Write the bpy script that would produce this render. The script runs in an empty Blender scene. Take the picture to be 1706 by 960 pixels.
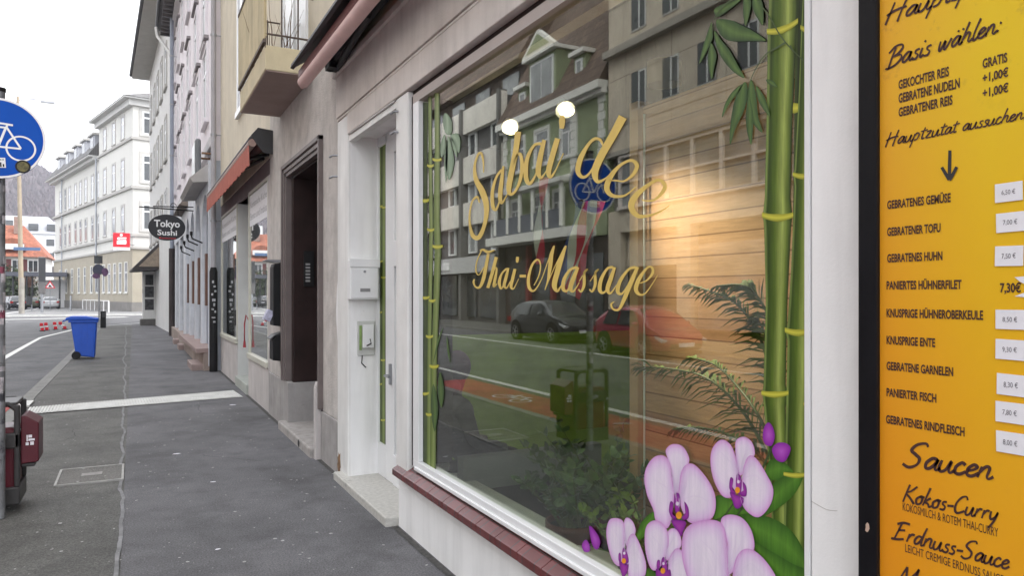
import bpy, math, random
from mathutils import Vector, Matrix
random.seed(7)
R = math.radians
S = bpy.context.scene
COL = S.collection
# ------------------------------------------------------------------ camera
FPX, CX, HY, CAM_D, CAM_H = 1220.0, 853.0, 491.0, 1.73, 1.70
TH = math.atan((CX - 222.0) / FPX); SN, CS = math.sin(TH), math.cos(TH)
cd = bpy.data.cameras.new('camera'); cam = bpy.data.objects.new('camera', cd); COL.objects.link(cam)
cam.location = (-CAM_D, 0, CAM_H); cam.rotation_euler = (R(90), 0, -TH)
cd.sensor_width = 36; cd.lens = FPX / 1706 * 36; cd.shift_y = 11 / 1706
cd.clip_start = 0.05; cd.clip_end = 3000
S.camera = cam
# ------------------------------------------------------------------ sky and sun (overcast)
SUN_EL, SUN_AZ = R(54), R(122)            # azimuth measured from +Y towards +X: soft light from behind the camera
w = bpy.data.worlds.new('World'); S.world = w; w.use_nodes = True
nt = w.node_tree; nt.nodes.clear()
sky = nt.nodes.new('ShaderNodeTexSky'); sky.sky_type = 'NISHITA'; sky.sun_disc = False
sky.sun_elevation = SUN_EL; sky.sun_rotation = SUN_AZ; sky.dust_density = 4; sky.air_density = 1.5
hs = nt.nodes.new('ShaderNodeHueSaturation'); hs.inputs['Saturation'].default_value = 0.10
mx = nt.nodes.new('ShaderNodeMix'); mx.data_type = 'RGBA'; mx.inputs['Factor'].default_value = 0.75
mx.inputs['B'].default_value = (11.6, 11.8, 12.3, 1)     # closed cloud layer
bg = nt.nodes.new('ShaderNodeBackground'); bg.inputs['Strength'].default_value = 0.11
out = nt.nodes.new('ShaderNodeOutputWorld')
nt.links.new(sky.outputs[0], hs.inputs['Color']); nt.links.new(hs.outputs[0], mx.inputs['A'])
nt.links.new(mx.outputs['Result'], bg.inputs[0]); nt.links.new(bg.outputs[0], out.inputs[0])
sl = bpy.data.lights.new('sun', 'SUN'); sl.energy = 1.5; sl.angle = R(40); sl.color = (1, .97, .93)
so = bpy.data.objects.new('sun', sl); COL.objects.link(so)
sd = Vector((math.sin(SUN_AZ) * math.cos(SUN_EL), math.cos(SUN_AZ) * math.cos(SUN_EL), math.sin(SUN_EL)))
so.rotation_euler = sd.to_track_quat('Z', 'Y').to_euler(); so.location = (-6, -4, 20)
vs = S.view_settings; vs.view_transform = 'Standard'; vs.look = 'None'; vs.gamma = 1; vs.use_curve_mapping = False
vs.exposure = 1.35
S.cycles.max_bounces = 10; S.cycles.transparent_max_bounces = 16; S.cycles.glossy_bounces = 5
S.cycles.sample_clamp_indirect = 6
try: S.cycles.use_denoising = True
except Exception: pass

# ------------------------------------------------------------------ plane geometry helpers (surveyed from the photograph)
def tanphi(u): return math.tan(TH + math.atan((u - CX) / FPX))
def on(u, v, x=0.0):                      # point of a plane parallel to the facades
    y = (x + CAM_D) / tanphi(u); d = y * CS + (x + CAM_D) * SN
    return Vector((x, y, CAM_H + (HY - v) * d / FPX))
def gnd(u, v, z=0.0):
    d = (CAM_H - z) * FPX / (v - HY); t = tanphi(u); y = d / (CS + t * SN)
    return Vector((t * y - CAM_D, y, z))
def aty(u, v, y):
    t = tanphi(u); d = y * (CS + t * SN)
    return Vector((t * y - CAM_D, y, CAM_H + (HY - v) * d / FPX))

# ------------------------------------------------------------------ object helpers
def tag(o, label=None, cat=None, group=None, kind=None):
    if label: o['label'] = label
    if cat: o['category'] = cat
    if group: o['group'] = group
    if kind: o['kind'] = kind
    return o
def thing(name, label, cat, loc=(0, 0, 0), rz=0.0, group=None):
    o = bpy.data.objects.new(name, None); COL.objects.link(o)
    o.location = loc; o.rotation_euler = (0, 0, rz); o.empty_display_size = .1
    return tag(o, label, cat, group)
def copy_tree(o, parent=None):
    c = o.copy(); COL.objects.link(c); c.parent = parent
    for ch in list(o.children): copy_tree(ch, c)
    return c

class MB:
    def __init__(s): s.v = []; s.f = []; s.sm = []; s.a = {}
    def add(s, vs_, fs, smooth=False):
        n = len(s.v); s.v += [tuple(p) for p in vs_]
        s.f += [tuple(i + n for i in f) for f in fs]; s.sm += [smooth] * len(fs); return n
    def box(s, x0, x1, y0, y1, z0, z1, rot=None, piv=None):
        if x0 > x1: x0, x1 = x1, x0
        if y0 > y1: y0, y1 = y1, y0
        if z0 > z1: z0, z1 = z1, z0
        P = [Vector((x, y, z)) for z in (z0, z1) for y in (y0, y1) for x in (x0, x1)]
        if rot is not None:
            c = Vector(piv) if piv is not None else Vector(((x0 + x1) / 2, (y0 + y1) / 2, (z0 + z1) / 2))
            P = [c + rot @ (p - c) for p in P]
        s.add(P, [(0, 2, 3, 1), (4, 5, 7, 6), (0, 1, 5, 4), (2, 6, 7, 3), (0, 4, 6, 2), (1, 3, 7, 5)]); return s
    def tube(s, pts, r, n=10, caps=True, smooth=True):
        pts = [Vector(p) for p in pts]; rs = r if isinstance(r, (list, tuple)) else [r] * len(pts)
        rings = []; up0 = Vector((0, 0, 1))
        for i, p in enumerate(pts):
            t = (pts[min(i + 1, len(pts) - 1)] - pts[max(i - 1, 0)]).normalized()
            a = t.cross(up0)
            if a.length < 1e-3: a = t.cross(Vector((1, 0, 0)))
            a.normalize(); b = t.cross(a)
            rings.append([p + (a * math.cos(k * 2 * math.pi / n) + b * math.sin(k * 2 * math.pi / n)) * rs[i] for k in range(n)])
        V = [q for r_ in rings for q in r_]; F = []
        for i in range(len(rings) - 1):
            for k in range(n): F.append((i * n + k, i * n + (k + 1) % n, (i + 1) * n + (k + 1) % n, (i + 1) * n + k))
        s.add(V, F, smooth)
        if caps:
            s.add(rings[0], [tuple(range(n - 1, -1, -1))]); s.add(rings[-1], [tuple(range(n))])
        return s
    def prism(s, poly, d0, d1, axis='x'):            # poly of 2-D points, extruded along an axis
        def P(a, b, d): return {'x': (d, a, b), 'y': (a, d, b), 'z': (a, b, d)}[axis]
        n = len(poly)
        V = [P(a, b, d0) for a, b in poly] + [P(a, b, d1) for a, b in poly]
        s.add(V, [tuple(range(n)), tuple(range(2 * n - 1, n - 1, -1))] + [(i, i + n, (i + 1) % n + n, (i + 1) % n) for i in range(n)]); return s
    def poly(s, pts): s.add(pts, [tuple(range(len(pts)))]); return s
    def ball(s, c, rx, ry, rz, n=14, m=9):
        V = []; F = []
        for j in range(m + 1):
            t = math.pi * j / m
            for k in range(n):
                p = 2 * math.pi * k / n
                V.append((c[0] + rx * math.sin(t) * math.cos(p), c[1] + ry * math.sin(t) * math.sin(p), c[2] + rz * math.cos(t)))
        for j in range(m):
            for k in range(n): F.append((j * n + k, j * n + (k + 1) % n, (j + 1) * n + (k + 1) % n, (j + 1) * n + k))
        s.add(V, F, True); return s
    def disc(s, c, r0, r1, axis='y', n=40, a0=0, a1=2 * math.pi, th=0.0):   # ring / disc
        ca, sa = math.cos, math.sin
        def P(r, a): 
            if axis == 'y': return (c[0] + r * ca(a), c[1], c[2] + r * sa(a))
            if axis == 'x': return (c[0], c[1] + r * ca(a), c[2] + r * sa(a))
            return (c[0] + r * ca(a), c[1] + r * sa(a), c[2])
        V = []; F = []
        for k in range(n + 1):
            a = a0 + (a1 - a0) * k / n; V += [P(r0, a), P(r1, a)]
        for k in range(n): F.append((2 * k, 2 * k + 1, 2 * k + 3, 2 * k + 2))
        s.add(V, F); return s
    def build(s, name, mat, parent=None, attrs=None, fix=True, bevel=0.0, seg=2):
        me = bpy.data.meshes.new(name); me.from_pydata(s.v, [], s.f)
        me.polygons.foreach_set('use_smooth', s.sm)
        if attrs:
            for k, vals in attrs.items():
                at = me.attributes.new(k, 'FLOAT', 'POINT'); at.data.foreach_set('value', vals)
        if mat: me.materials.append(mat)
        me.validate(); me.update()
        if fix:
            import bmesh
            bm = bmesh.new(); bm.from_mesh(me); bmesh.ops.recalc_face_normals(bm, faces=bm.faces); bm.to_mesh(me); bm.free()
        o = bpy.data.objects.new(name, me); COL.objects.link(o)
        if parent is not None: o.parent = parent
        if bevel:
            b = o.modifiers.new('bevel', 'BEVEL'); b.width = bevel; b.segments = seg; b.limit_method = 'ANGLE'; b.angle_limit = R(35)
        return o

def text_mesh(txt, bold=0.0):
    cu = bpy.data.curves.new('text', 'FONT'); cu.body = txt; cu.offset = bold; cu.resolution_u = 3
    o = bpy.data.objects.new('text', cu); COL.objects.link(o)
    bpy.context.view_layer.update()
    dg = bpy.context.evaluated_depsgraph_get(); me = o.evaluated_get(dg).to_mesh()
    V = [v.co.copy() for v in me.vertices]; F = [tuple(p.vertices) for p in me.polygons]
    o.evaluated_get(dg).to_mesh_clear(); bpy.data.objects.remove(o); bpy.data.curves.remove(cu)
    x0 = min(v.x for v in V); x1 = max(v.x for v in V); y0 = min(v.y for v in V); y1 = max(v.y for v in V)
    return V, F, (x0, x1, y0, y1)
def text_to(mb, txt, O, X, Z, width, height=None, bold=0.0, base=None):
    """lettering from point O along X, up Z; scaled to the given width, cap height"""
    V, F, (x0, x1, y0, y1) = text_mesh(txt, bold)
    cap = 0.73
    sx = width / (x1 - x0); sy = (height / cap) if height else sx
    O, X, Z = Vector(O), Vector(X), Vector(Z)
    mb.add([O + X * ((p.x - x0) * sx) + Z * (p.y * sy) for p in V], F)

# ------------------------------------------------------------------ materials
def mk(name):
    m = bpy.data.materials.new(name); m.use_nodes = True; n = m.node_tree
    return m, n, n.nodes['Principled BSDF']
def ramp(n, stops, interp='LINEAR'):
    r = n.nodes.new('ShaderNodeValToRGB'); r.color_ramp.interpolation = interp
    e = r.color_ramp.elements
    while len(e) < len(stops): e.new(0.5)
    for i, (p, c) in enumerate(stops): e[i].position = p; e[i].color = (*c, 1)
    return r
def noise(n, scale, detail=4, rough=.55, vec=None, stretch=None):
    t = n.nodes.new('ShaderNodeTexNoise'); t.inputs['Scale'].default_value = scale
    t.inputs['Detail'].default_value = detail; t.inputs['Roughness'].default_value = rough
    tc = n.nodes.new('ShaderNodeTexCoord')
    if stretch:
        mp = n.nodes.new('ShaderNodeMapping'); mp.inputs['Scale'].default_value = stretch
        n.links.new(tc.outputs['Object'], mp.inputs['Vector']); n.links.new(mp.outputs[0], t.inputs['Vector'])
    else: n.links.new(tc.outputs['Object'], t.inputs['Vector'])
    return t
def mat(name, c, rough=.75, var=.12, scale=2.5, bump=.15, bscale=60, metal=0.0, spec=.4, stain=None, streak=0.0, coat=0.0):
    m, n, b = mk(name)
    t = noise(n, scale, 6, .6)
    r = ramp(n, [(.3, [x * (1 - var) for x in c]), (.7, [min(1, x * (1 + var)) for x in c])])
    n.links.new(t.outputs['Fac'], r.inputs['Fac']); last = r.outputs['Color']
    if streak:                                 # rain streaks and grime running down the surface
        t2 = noise(n, 5, 5, .6, stretch=(1, 1, .12)); r2 = ramp(n, [(.45, (1, 1, 1)), (.75, [1 - streak] * 3)])
        n.links.new(t2.outputs['Fac'], r2.inputs['Fac'])
        x = n.nodes.new('ShaderNodeMix'); x.data_type = 'RGBA'; x.blend_type = 'MULTIPLY'; x.inputs['Factor'].default_value = 1
        n.links.new(last, x.inputs['A']); n.links.new(r2.outputs['Color'], x.inputs['B']); last = x.outputs['Result']
    if stain:
        t3 = noise(n, stain[1], 8, .7); r3 = ramp(n, [(stain[2], (0, 0, 0)), (stain[2] + .07, (1, 1, 1))])
        n.links.new(t3.outputs['Fac'], r3.inputs['Fac'])
        x = n.nodes.new('ShaderNodeMix'); x.data_type = 'RGBA'
        n.links.new(r3.outputs['Color'], x.inputs['Factor']); n.links.new(last, x.inputs['A']); x.inputs['B'].default_value = (*stain[0], 1); last = x.outputs['Result']
    n.links.new(last, b.inputs['Base Color'])
    b.inputs['Roughness'].default_value = rough; b.inputs['Metallic'].default_value = metal
    b.inputs['Specular IOR Level'].default_value = spec
    if coat: b.inputs['Coat Weight'].default_value = coat
    if bump:
        tb = noise(n, bscale, 5, .65); bp = n.nodes.new('ShaderNodeBump'); bp.inputs['Strength'].default_value = bump; bp.inputs['Distance'].default_value = .01
        n.links.new(tb.outputs['Fac'], bp.inputs['Height']); n.links.new(bp.outputs[0], b.inputs['Normal'])
    return m
def asphalt(name, c, speck, sp_amt=.62, scale=.5):
    m, n, b = mk(name)
    t = noise(n, scale, 7, .65); r = ramp(n, [(.32, [x * .72 for x in c]), (.68, [x * 1.25 for x in c])]); n.links.new(t.outputs['Fac'], r.inputs['Fac'])
    t2 = noise(n, 62, 3, .6); r2 = ramp(n, [(sp_amt, (0, 0, 0)), (sp_amt + .10, (1, 1, 1))]); n.links.new(t2.outputs['Fac'], r2.inputs['Fac'])
    x = n.nodes.new('ShaderNodeMix'); x.data_type = 'RGBA'; n.links.new(r2.outputs['Color'], x.inputs['Factor'])
    n.links.new(r.outputs['Color'], x.inputs['A']); x.inputs['B'].default_value = (*speck, 1)
    t5 = noise(n, 1.7, 8, .7); r5 = ramp(n, [(.38, (.62, .62, .62)), (.52, (1, 1, 1))]); n.links.new(t5.outputs['Fac'], r5.inputs['Fac'])
    x5 = n.nodes.new('ShaderNodeMix'); x5.data_type = 'RGBA'; x5.blend_type = 'MULTIPLY'; x5.inputs['Factor'].default_value = .7
    n.links.new(x.outputs['Result'], x5.inputs['A']); n.links.new(r5.outputs['Color'], x5.inputs['B']); x = x5
    t4 = noise(n, 85, 4, .8); r4 = ramp(n, [(.36, (.42, .42, .42)), (.64, (1.45, 1.45, 1.45))]); n.links.new(t4.outputs['Fac'], r4.inputs['Fac'])
    x2 = n.nodes.new('ShaderNodeMix'); x2.data_type = 'RGBA'; x2.blend_type = 'MULTIPLY'; x2.inputs['Factor'].default_value = .9
    n.links.new(x.outputs['Result'], x2.inputs['A']); n.links.new(r4.outputs['Color'], x2.inputs['B'])
    n.links.new(x2.outputs['Result'], b.inputs['Base Color']); b.inputs['Roughness'].default_value = .8; b.inputs['Specular IOR Level'].default_value = .35
    bp = n.nodes.new('ShaderNodeBump'); bp.inputs['Strength'].default_value = .45; bp.inputs['Distance'].default_value = .006
    n.links.new(t4.outputs['Fac'], bp.inputs['Height']); n.links.new(bp.outputs[0], b.inputs['Normal'])
    return m
def glass(name, tint=(.9, .92, .9), k=4.0, rough=0.0):
    m, n, b = mk(name); n.nodes.remove(b)
    tr = n.nodes.new('ShaderNodeBsdfTransparent'); tr.inputs[0].default_value = (*tint, 1)
    gl = n.nodes.new('ShaderNodeBsdfGlossy'); gl.inputs['Roughness'].default_value = rough; gl.inputs['Color'].default_value = (.97, .97, .97, 1)
    ge = n.nodes.new('ShaderNodeNewGeometry'); dt = n.nodes.new('ShaderNodeVectorMath'); dt.operation = 'DOT_PRODUCT'
    n.links.new(ge.outputs['Normal'], dt.inputs[0]); n.links.new(ge.outputs['Incoming'], dt.inputs[1])
    def mt(op, a_, b_=None):
        q_ = n.nodes.new('ShaderNodeMath'); q_.operation = op
        for i_, v_ in enumerate((a_, b_)):
            if v_ is None: continue
            if isinstance(v_, (int, float)): q_.inputs[i_].default_value = v_
            else: n.links.new(v_, q_.inputs[i_])
        return q_.outputs[0]
    cs_ = mt('ABSOLUTE', dt.outputs['Value']); f_ = mt('ADD', mt('MULTIPLY', mt('POWER', mt('SUBTRACT', 1.0, cs_), 5.0), .96), .04)     # Schlick, both faces of the pane alike
    class _Q: pass
    q = _Q(); q.outputs = [mt('DIVIDE', mt('MULTIPLY', f_, k / 2), mt('ADD', mt('MULTIPLY', f_, k / 2 - 1), 1.0))]
    x = n.nodes.new('ShaderNodeMixShader'); n.links.new(q.outputs[0], x.inputs[0]); n.links.new(tr.outputs[0], x.inputs[1]); n.links.new(gl.outputs[0], x.inputs[2])
    n.links.new(x.outputs[0], n.nodes['Material Output'].inputs[0]); return m
def attr_ramp(name, attr, stops, rough=.5, var=0.0, spec=.3):
    m, n, b = mk(name)
    a = n.nodes.new('ShaderNodeAttribute'); a.attribute_name = attr
    r = ramp(n, stops); n.links.new(a.outputs['Fac'], r.inputs['Fac']); last = r.outputs['Color']
    if var:
        t = noise(n, 6, 7, .7, stretch=(1, 9, .8)); r2 = ramp(n, [(.32, [1 - var] * 3), (.68, (1.1, 1.1, 1.05))]); n.links.new(t.outputs['Fac'], r2.inputs['Fac'])
        x = n.nodes.new('ShaderNodeMix'); x.data_type = 'RGBA'; x.blend_type = 'MULTIPLY'; x.inputs['Factor'].default_value = 1
        n.links.new(last, x.inputs['A']); n.links.new(r2.outputs['Color'], x.inputs['B']); last = x.outputs['Result']
    n.links.new(last, b.inputs['Base Color']); b.inputs['Roughness'].default_value = rough; b.inputs['Specular IOR Level'].default_value = spec
    return m
def planks(name, cols, wdt, axis='z', rough=.55, seam=.006):
    """horizontal boards: each its own tone, with grain and knots"""
    m, n, b = mk(name)
    tc = n.nodes.new('ShaderNodeTexCoord'); sp = n.nodes.new('ShaderNodeSeparateXYZ'); n.links.new(tc.outputs['Object'], sp.inputs[0])
    dv = n.nodes.new('ShaderNodeMath'); dv.operation = 'DIVIDE'; dv.inputs[1].default_value = wdt; n.links.new(sp.outputs['Z'], dv.inputs[0])
    fl = n.nodes.new('ShaderNodeMath'); fl.operation = 'FLOOR'; n.links.new(dv.outputs[0], fl.inputs[0])
    wn = n.nodes.new('ShaderNodeTexWhiteNoise'); wn.noise_dimensions = '1D'; n.links.new(fl.outputs[0], wn.inputs['W'])
    r = ramp(n, [(i / (len(cols) - 1), c) for i, c in enumerate(cols)]); n.links.new(wn.outputs['Value'], r.inputs['Fac'])
    g = noise(n, 3, 8, .7, stretch=(1, 1.5, 18)); rg = ramp(n, [(.3, (.72, .68, .62)), (.7, (1.1, 1.08, 1.05))]); n.links.new(g.outputs['Fac'], rg.inputs['Fac'])
    x = n.nodes.new('ShaderNodeMix'); x.data_type = 'RGBA'; x.blend_type = 'MULTIPLY'; x.inputs['Factor'].default_value = 1
    n.links.new(r.outputs['Color'], x.inputs['A']); n.links.new(rg.outputs['Color'], x.inputs['B'])
    vo = n.nodes.new('ShaderNodeTexVoronoi'); vo.inputs['Scale'].default_value = 4.2; mp = n.nodes.new('ShaderNodeMapping'); mp.inputs['Scale'].default_value = (1, .8, 1.3)
    n.links.new(tc.outputs['Object'], mp.inputs[0]); n.links.new(mp.outputs[0], vo.inputs['Vector'])
    rk = ramp(n, [(.05, (.3, .2, .12)), (.09, (1, 1, 1))]); n.links.new(vo.outputs['Distance'], rk.inputs['Fac'])
    x2 = n.nodes.new('ShaderNodeMix'); x2.data_type = 'RGBA'; x2.blend_type = 'MULTIPLY'; x2.inputs['Factor'].default_value = .9
    n.links.new(x.outputs['Result'], x2.inputs['A']); n.links.new(rk.outputs['Color'], x2.inputs['B'])
    fr = n.nodes.new('ShaderNodeMath'); fr.operation = 'FRACT'; n.links.new(dv.outputs[0], fr.inputs[0])
    rs = ramp(n, [(0, (.48, .39, .31)), (seam / wdt, (.48, .39, .31)), (seam / wdt + .02, (1, 1, 1))]); n.links.new(fr.outputs[0], rs.inputs['Fac'])
    x3 = n.nodes.new('ShaderNodeMix'); x3.data_type = 'RGBA'; x3.blend_type = 'MULTIPLY'; x3.inputs['Factor'].default_value = 1
    n.links.new(x2.outputs['Result'], x3.inputs['A']); n.links.new(rs.outputs['Color'], x3.inputs['B'])
    n.links.new(x3.outputs['Result'], b.inputs['Base Color']); b.inputs['Roughness'].default_value = rough
    return m
def tiles(name, c, mortar, sx, sz, off=.5, rough=.8, axis='obj', var=.25, mort=.02):
    m, n, b = mk(name)
    tc = n.nodes.new('ShaderNodeTexCoord'); br = n.nodes.new('ShaderNodeTexBrick'); br.offset = off
    mp = n.nodes.new('ShaderNodeMapping')
    if axis == 'yz': mp.inputs['Rotation'].default_value = (R(90), 0, R(90))
    if axis == 'xz': mp.inputs['Rotation'].default_value = (R(90), 0, 0)
    n.links.new(tc.outputs['Object'], mp.inputs[0]); n.links.new(mp.outputs[0], br.inputs['Vector'])
    br.inputs['Scale'].default_value = 1; br.inputs['Brick Width'].default_value = sx; br.inputs['Row Height'].default_value = sz; br.inputs['Mortar Size'].default_value = mort
    br.inputs['Color1'].default_value = (*[x * (1 - var) for x in c], 1); br.inputs['Color2'].default_value = (*[x * (1 + var) for x in c], 1); br.inputs['Mortar'].default_value = (*mortar, 1)
    t = noise(n, 3, 6, .6); r = ramp(n, [(.3, (.75, .75, .75)), (.7, (1.15, 1.15, 1.15))]); n.links.new(t.outputs['Fac'], r.inputs['Fac'])
    x = n.nodes.new('ShaderNodeMix'); x.data_type = 'RGBA'; x.blend_type = 'MULTIPLY'; x.inputs['Factor'].default_value = 1
    n.links.new(br.outputs['Color'], x.inputs['A']); n.links.new(r.outputs['Color'], x.inputs['B'])
    n.links.new(x.outputs['Result'], b.inputs['Base Color']); b.inputs['Roughness'].default_value = rough
    return m
def emit(name, c, s):
    m, n, b = mk(name); b.inputs['Base Color'].default_value = (*c, 1); b.inputs['Emission Color'].default_value = (*c, 1); b.inputs['Emission Strength'].default_value = s; return m

WHITE = mat('white paint', (.72, .72, .705), .5, .07, 3, .15, streak=.20, stain=((.46, .43, .39), 5, .70))
WHITEWALL = mat('white masonry paint', (.80, .80, .80), .7, .05, 2, .10, 90, streak=.18, stain=((.50, .47, .43), 4, .70))
PVC = mat('white window frame', (.74, .75, .76), .3, .03, 3, 0)
FASCIA = mat('pinkish fascia render', (.66, .62, .59), .85, .12, 2.2, .5, 80, streak=.2)
TAUPE = mat('taupe plaster', (.50, .47, .445), .92, .18, 4.5, 1.0, 45, streak=.16, stain=((.33, .30, .29), 11, .63))
TAUPE_L = mat('pale taupe paint', (.49, .46, .45), .85, .12, 2.5, .4, 70, streak=.12, stain=((.37, .345, .335), 5, .66))
PLINTH = mat('grey plinth paint', (.34, .325, .318), .85, .16, 3.5, .5, 60, streak=.25, stain=((.24, .22, .21), 3, .64))
CREAM = mat('cream plaster', (.62, .565, .455), .9, .1, 1.5, .5, 60, streak=.12)
LILAC = mat('lilac plaster', (.78, .735, .77), .9, .05, .8, .2, 50, streak=.06)
OFFW = mat('off white plaster', (.70, .70, .69), .9, .05, .6, .2, 50, streak=.08)
STONEW = mat('sand white stone', (.60, .585, .545), .9, .06, .6, .2, 40)
SAND = mat('sandstone base', (.36, .325, .26), .9, .08, .8, .3, 20)
TRIM = mat('grey stone trim', (.46, .45, .43), .85, .07, 2, .2)
DARKBROWN = mat('dark brown wood', (.026, .015, .014), .6, .3, 4, .15, 30, spec=.15)
BROWN = mat('brown door wood', (.045, .025, .022), .5, .25, 5, .15, 30, spec=.2)
BLACK = mat('black metal', (.012, .012, .013), .5, .2, 5, .05, spec=.2)
DGREY = mat('dark grey metal', (.045, .046, .05), .5, .15, 5, .05)
GREYM = mat('grey metal', (.30, .31, .33), .4, .1, 5, .05, metal=.5)
GALV = mat('galvanised steel', (.35, .36, .38), .45, .15, 9, .05, metal=.6)
ZINC = mat('zinc sheet', (.36, .38, .41), .5, .12, 2, .05, metal=.3)
DARKGLASS = mat('dark window pane', (.05, .055, .06), .06, .4, .7, 0, spec=.8)
PALEGLASS = mat('curtained window pane', (.26, .27, .28), .12, .35, .9, 0, spec=.8)
SLATE = tiles('slate roof', (.14, .135, .135), (.07, .07, .07), .3, .22)
ROOFRED = tiles('red roof tiles', (.30, .11, .065), (.25, .08, .05), .35, .3)
ROOFBR = tiles('brown roof tiles', (.15, .105, .085), (.07, .05, .04), .35, .3)
GOLD = mat('gold vinyl', (.62, .45, .11), .5, .08, 8, 0)
INK = mat('dark brown print', (.055, .022, .02), .6, .1, 8, 0)
PAPER = mat('white paper', (.72, .72, .76), .6, .03, 9, 0)
HAZE = .00042
def wparent(o, root):                       # child built in world coordinates under an Empty that only has a location
    o.parent = root; o.matrix_parent_inverse = Matrix.Translation(-Vector(root.location)); return o
def part(mb, name, m, root, bevel=0, **k): return wparent(mb.build(name, m, None, bevel=bevel, **k), root)
def sub(mb, name, m, par, bevel=0, **k): return mb.build(name, m, par, bevel=bevel, **k)   # parent mesh sits at the world origin frame
def struct(name, mb, m, bevel=0): return tag(mb.build(name, m, bevel=bevel), kind='structure')

# ================================================================== air
hz = bpy.data.materials.new('thin haze'); hz.use_nodes = True; hn = hz.node_tree; hn.nodes.remove(hn.nodes['Principled BSDF'])
pv = hn.nodes.new('ShaderNodeVolumePrincipled'); pv.inputs['Color'].default_value = (.80, .84, .95, 1); pv.inputs['Density'].default_value = HAZE; pv.inputs['Anisotropy'].default_value = 0
hn.links.new(pv.outputs[0], hn.nodes['Material Output'].inputs['Volume'])
if HAZE: tag(MB().box(-1600, 1600, -300, 1600, -1.3, 170).build('haze', hz), kind='stuff')
# ================================================================== ground
A_RD = asphalt('road asphalt', (.115, .115, .12), (.20, .20, .20), .66)
A_SWR = asphalt('pavement asphalt blue', (.128, .126, .133), (.36, .36, .36), .665, .8)
A_SWL = asphalt('pavement asphalt brown', (.115, .113, .106), (.32, .32, .30), .66, .9)
A_FAR = asphalt('far paving', (.22, .22, .22), (.3, .3, .3), .66)
KERB = mat('kerb stone', (.20, .198, .19), .85, .2, 3, .4, 40)
REDL = asphalt('red cycle asphalt', (.36, .07, .062), (.40, .15, .13), .70)
LINE = mat('road line paint', (.62, .62, .60), .7, .12, 4, .3, 60, stain=((.25, .25, .25), 9, .66))
struct('ground', MB().box(-1500, 1500, -200, 1500, -.30, -.14), mat('ground earth', (.16, .16, .14), .95, .2, .05, 0))
struct('road', MB().box(-13.4, -3.46, -40, 48, -.30, -.10), A_RD)
struct('crossing_road', MB().box(-60, 30, 48, 71, -.30, -.10), A_RD)
struct('far_road', MB().box(-40, -11.8, 71, 170, -.30, -.10), A_RD)
mb = MB(); mb.box(-11.7, 30, 71.2, 150, -.30, 0.01); struct('far_pavement', mb, A_FAR)
mb = MB(); mb.box(-11.95, -11.72, 71.3, 150, -.30, .02); mb.box(-11.95, 30, 71.0, 71.2, -.30, .02); struct('far_kerb', mb, LINE)
struct('pavement', MB().box(-1.80, .5, -20, 46.0, -.30, 0), A_SWR)
struct('pavement_edge_strip', MB().box(-3.16, -1.80, -20, 46.0, -.30, -.004), A_SWL)
mb = MB(); y = -20
while y < 46: mb.box(-3.33, -3.164, y, y + .992, -.30, .004); y += 1.0
struct('kerb', mb, KERB, bevel=.012)
mb = MB(); y = -20
while y < 46: mb.box(-3.456, -3.335, y, y + .494, -.30, -.094); y += .5
struct('gutter', mb, KERB, bevel=.006)
struct('opposite_pavement', MB().box(-17.4, -13.55, -40, 46, -.30, 0.02), A_SWL)
struct('opposite_kerb', MB().box(-13.55, -13.4, -40, 46, -.30, .025), KERB)
def strip(pts, hw, z, step=.5):             # flat ribbon on the ground with slightly ragged edges
    mb = MB(); P = []
    for i in range(len(pts) - 1):
        a, b = Vector(pts[i]), Vector(pts[i + 1]); n = max(1, int((b - a).length / step))
        for k in range(n): P.append(a.lerp(b, k / n))
    P.append(Vector(pts[-1])); V = []
    for i, p in enumerate(P):
        t = (P[min(i + 1, len(P) - 1)] - P[max(i - 1, 0)]).normalized(); q = Vector((-t.y, t.x))
        h1, h2 = hw * random.uniform(.8, 1.2), hw * random.uniform(.8, 1.2)
        V += [(p.x + q.x * h1, p.y + q.y * h1, z), (p.x - q.x * h2, p.y - q.y * h2, z)]
    mb.add(V, [(2 * i, 2 * i + 1, 2 * i + 3, 2 * i + 2) for i in range(len(P) - 1)]); return mb
def smooth_strip(pts, hw, z):
    mb = strip(pts, hw, z, 4.0); return mb
struct('cycle_lane', MB().box(-4.55, -3.46, -40, 14.2, -.2, -.094), REDL)
mb = MB()
for a, b in (((-4.72, -30), (-4.78, 14)), ((-4.78, 14), (-5.15, 36)), ((-5.15, 36), (-4.2, 46)), ((-10.55, -30), (-10.6, 46)), ((-4.2, 46), (-1.0, 52.5))):
    q = smooth_strip([a, b], .085, -.088); mb.add(q.v, q.f)
q = smooth_strip([(-16, 61), (-2.2, 66)], .5, -.088); mb.add(q.v, q.f)
q = smooth_strip([(-14, 57.4), (-9, 57.6)], .16, -.088); mb.add(q.v, q.f)
for k in range(5): q = smooth_strip([(-4.6 + k * 1.1, 47.8 + k * .2), (-4.0 + k * 1.1, 47.9 + k * .2)], .12, -.088); mb.add(q.v, q.f)
struct('road_markings', mb, LINE)
# painted bicycle on the red lane
mb = MB(); bz = -.088; bx, by = -3.98, 11.2
mb.disc((bx, by - .32, bz), .16, .20, 'z', 24); mb.disc((bx, by + .32, bz), .16, .20, 'z', 24)
for a, b in (((0, -.32), (.26, -.12)), ((.26, -.12), (.26, .22)), ((0, .32), (.26, .22)), ((.26, -.12), (0, .0)), ((0, 0), (.26, .22)), ((.26, .22), (.36, .26)), ((.30, -.18), (.30, -.06))):
    q = strip([(bx - a[0], by + a[1]), (bx - b[0], by + b[1])], .022, bz + .002, 9); mb.add(q.v, q.f)
for k in (8.25, 6.0): q = strip([(-4.35, k), (-4.1, k + .12)], .03, bz, 9); mb.add(q.v, q.f)
struct('cycle_marking', mb, LINE)
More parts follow.
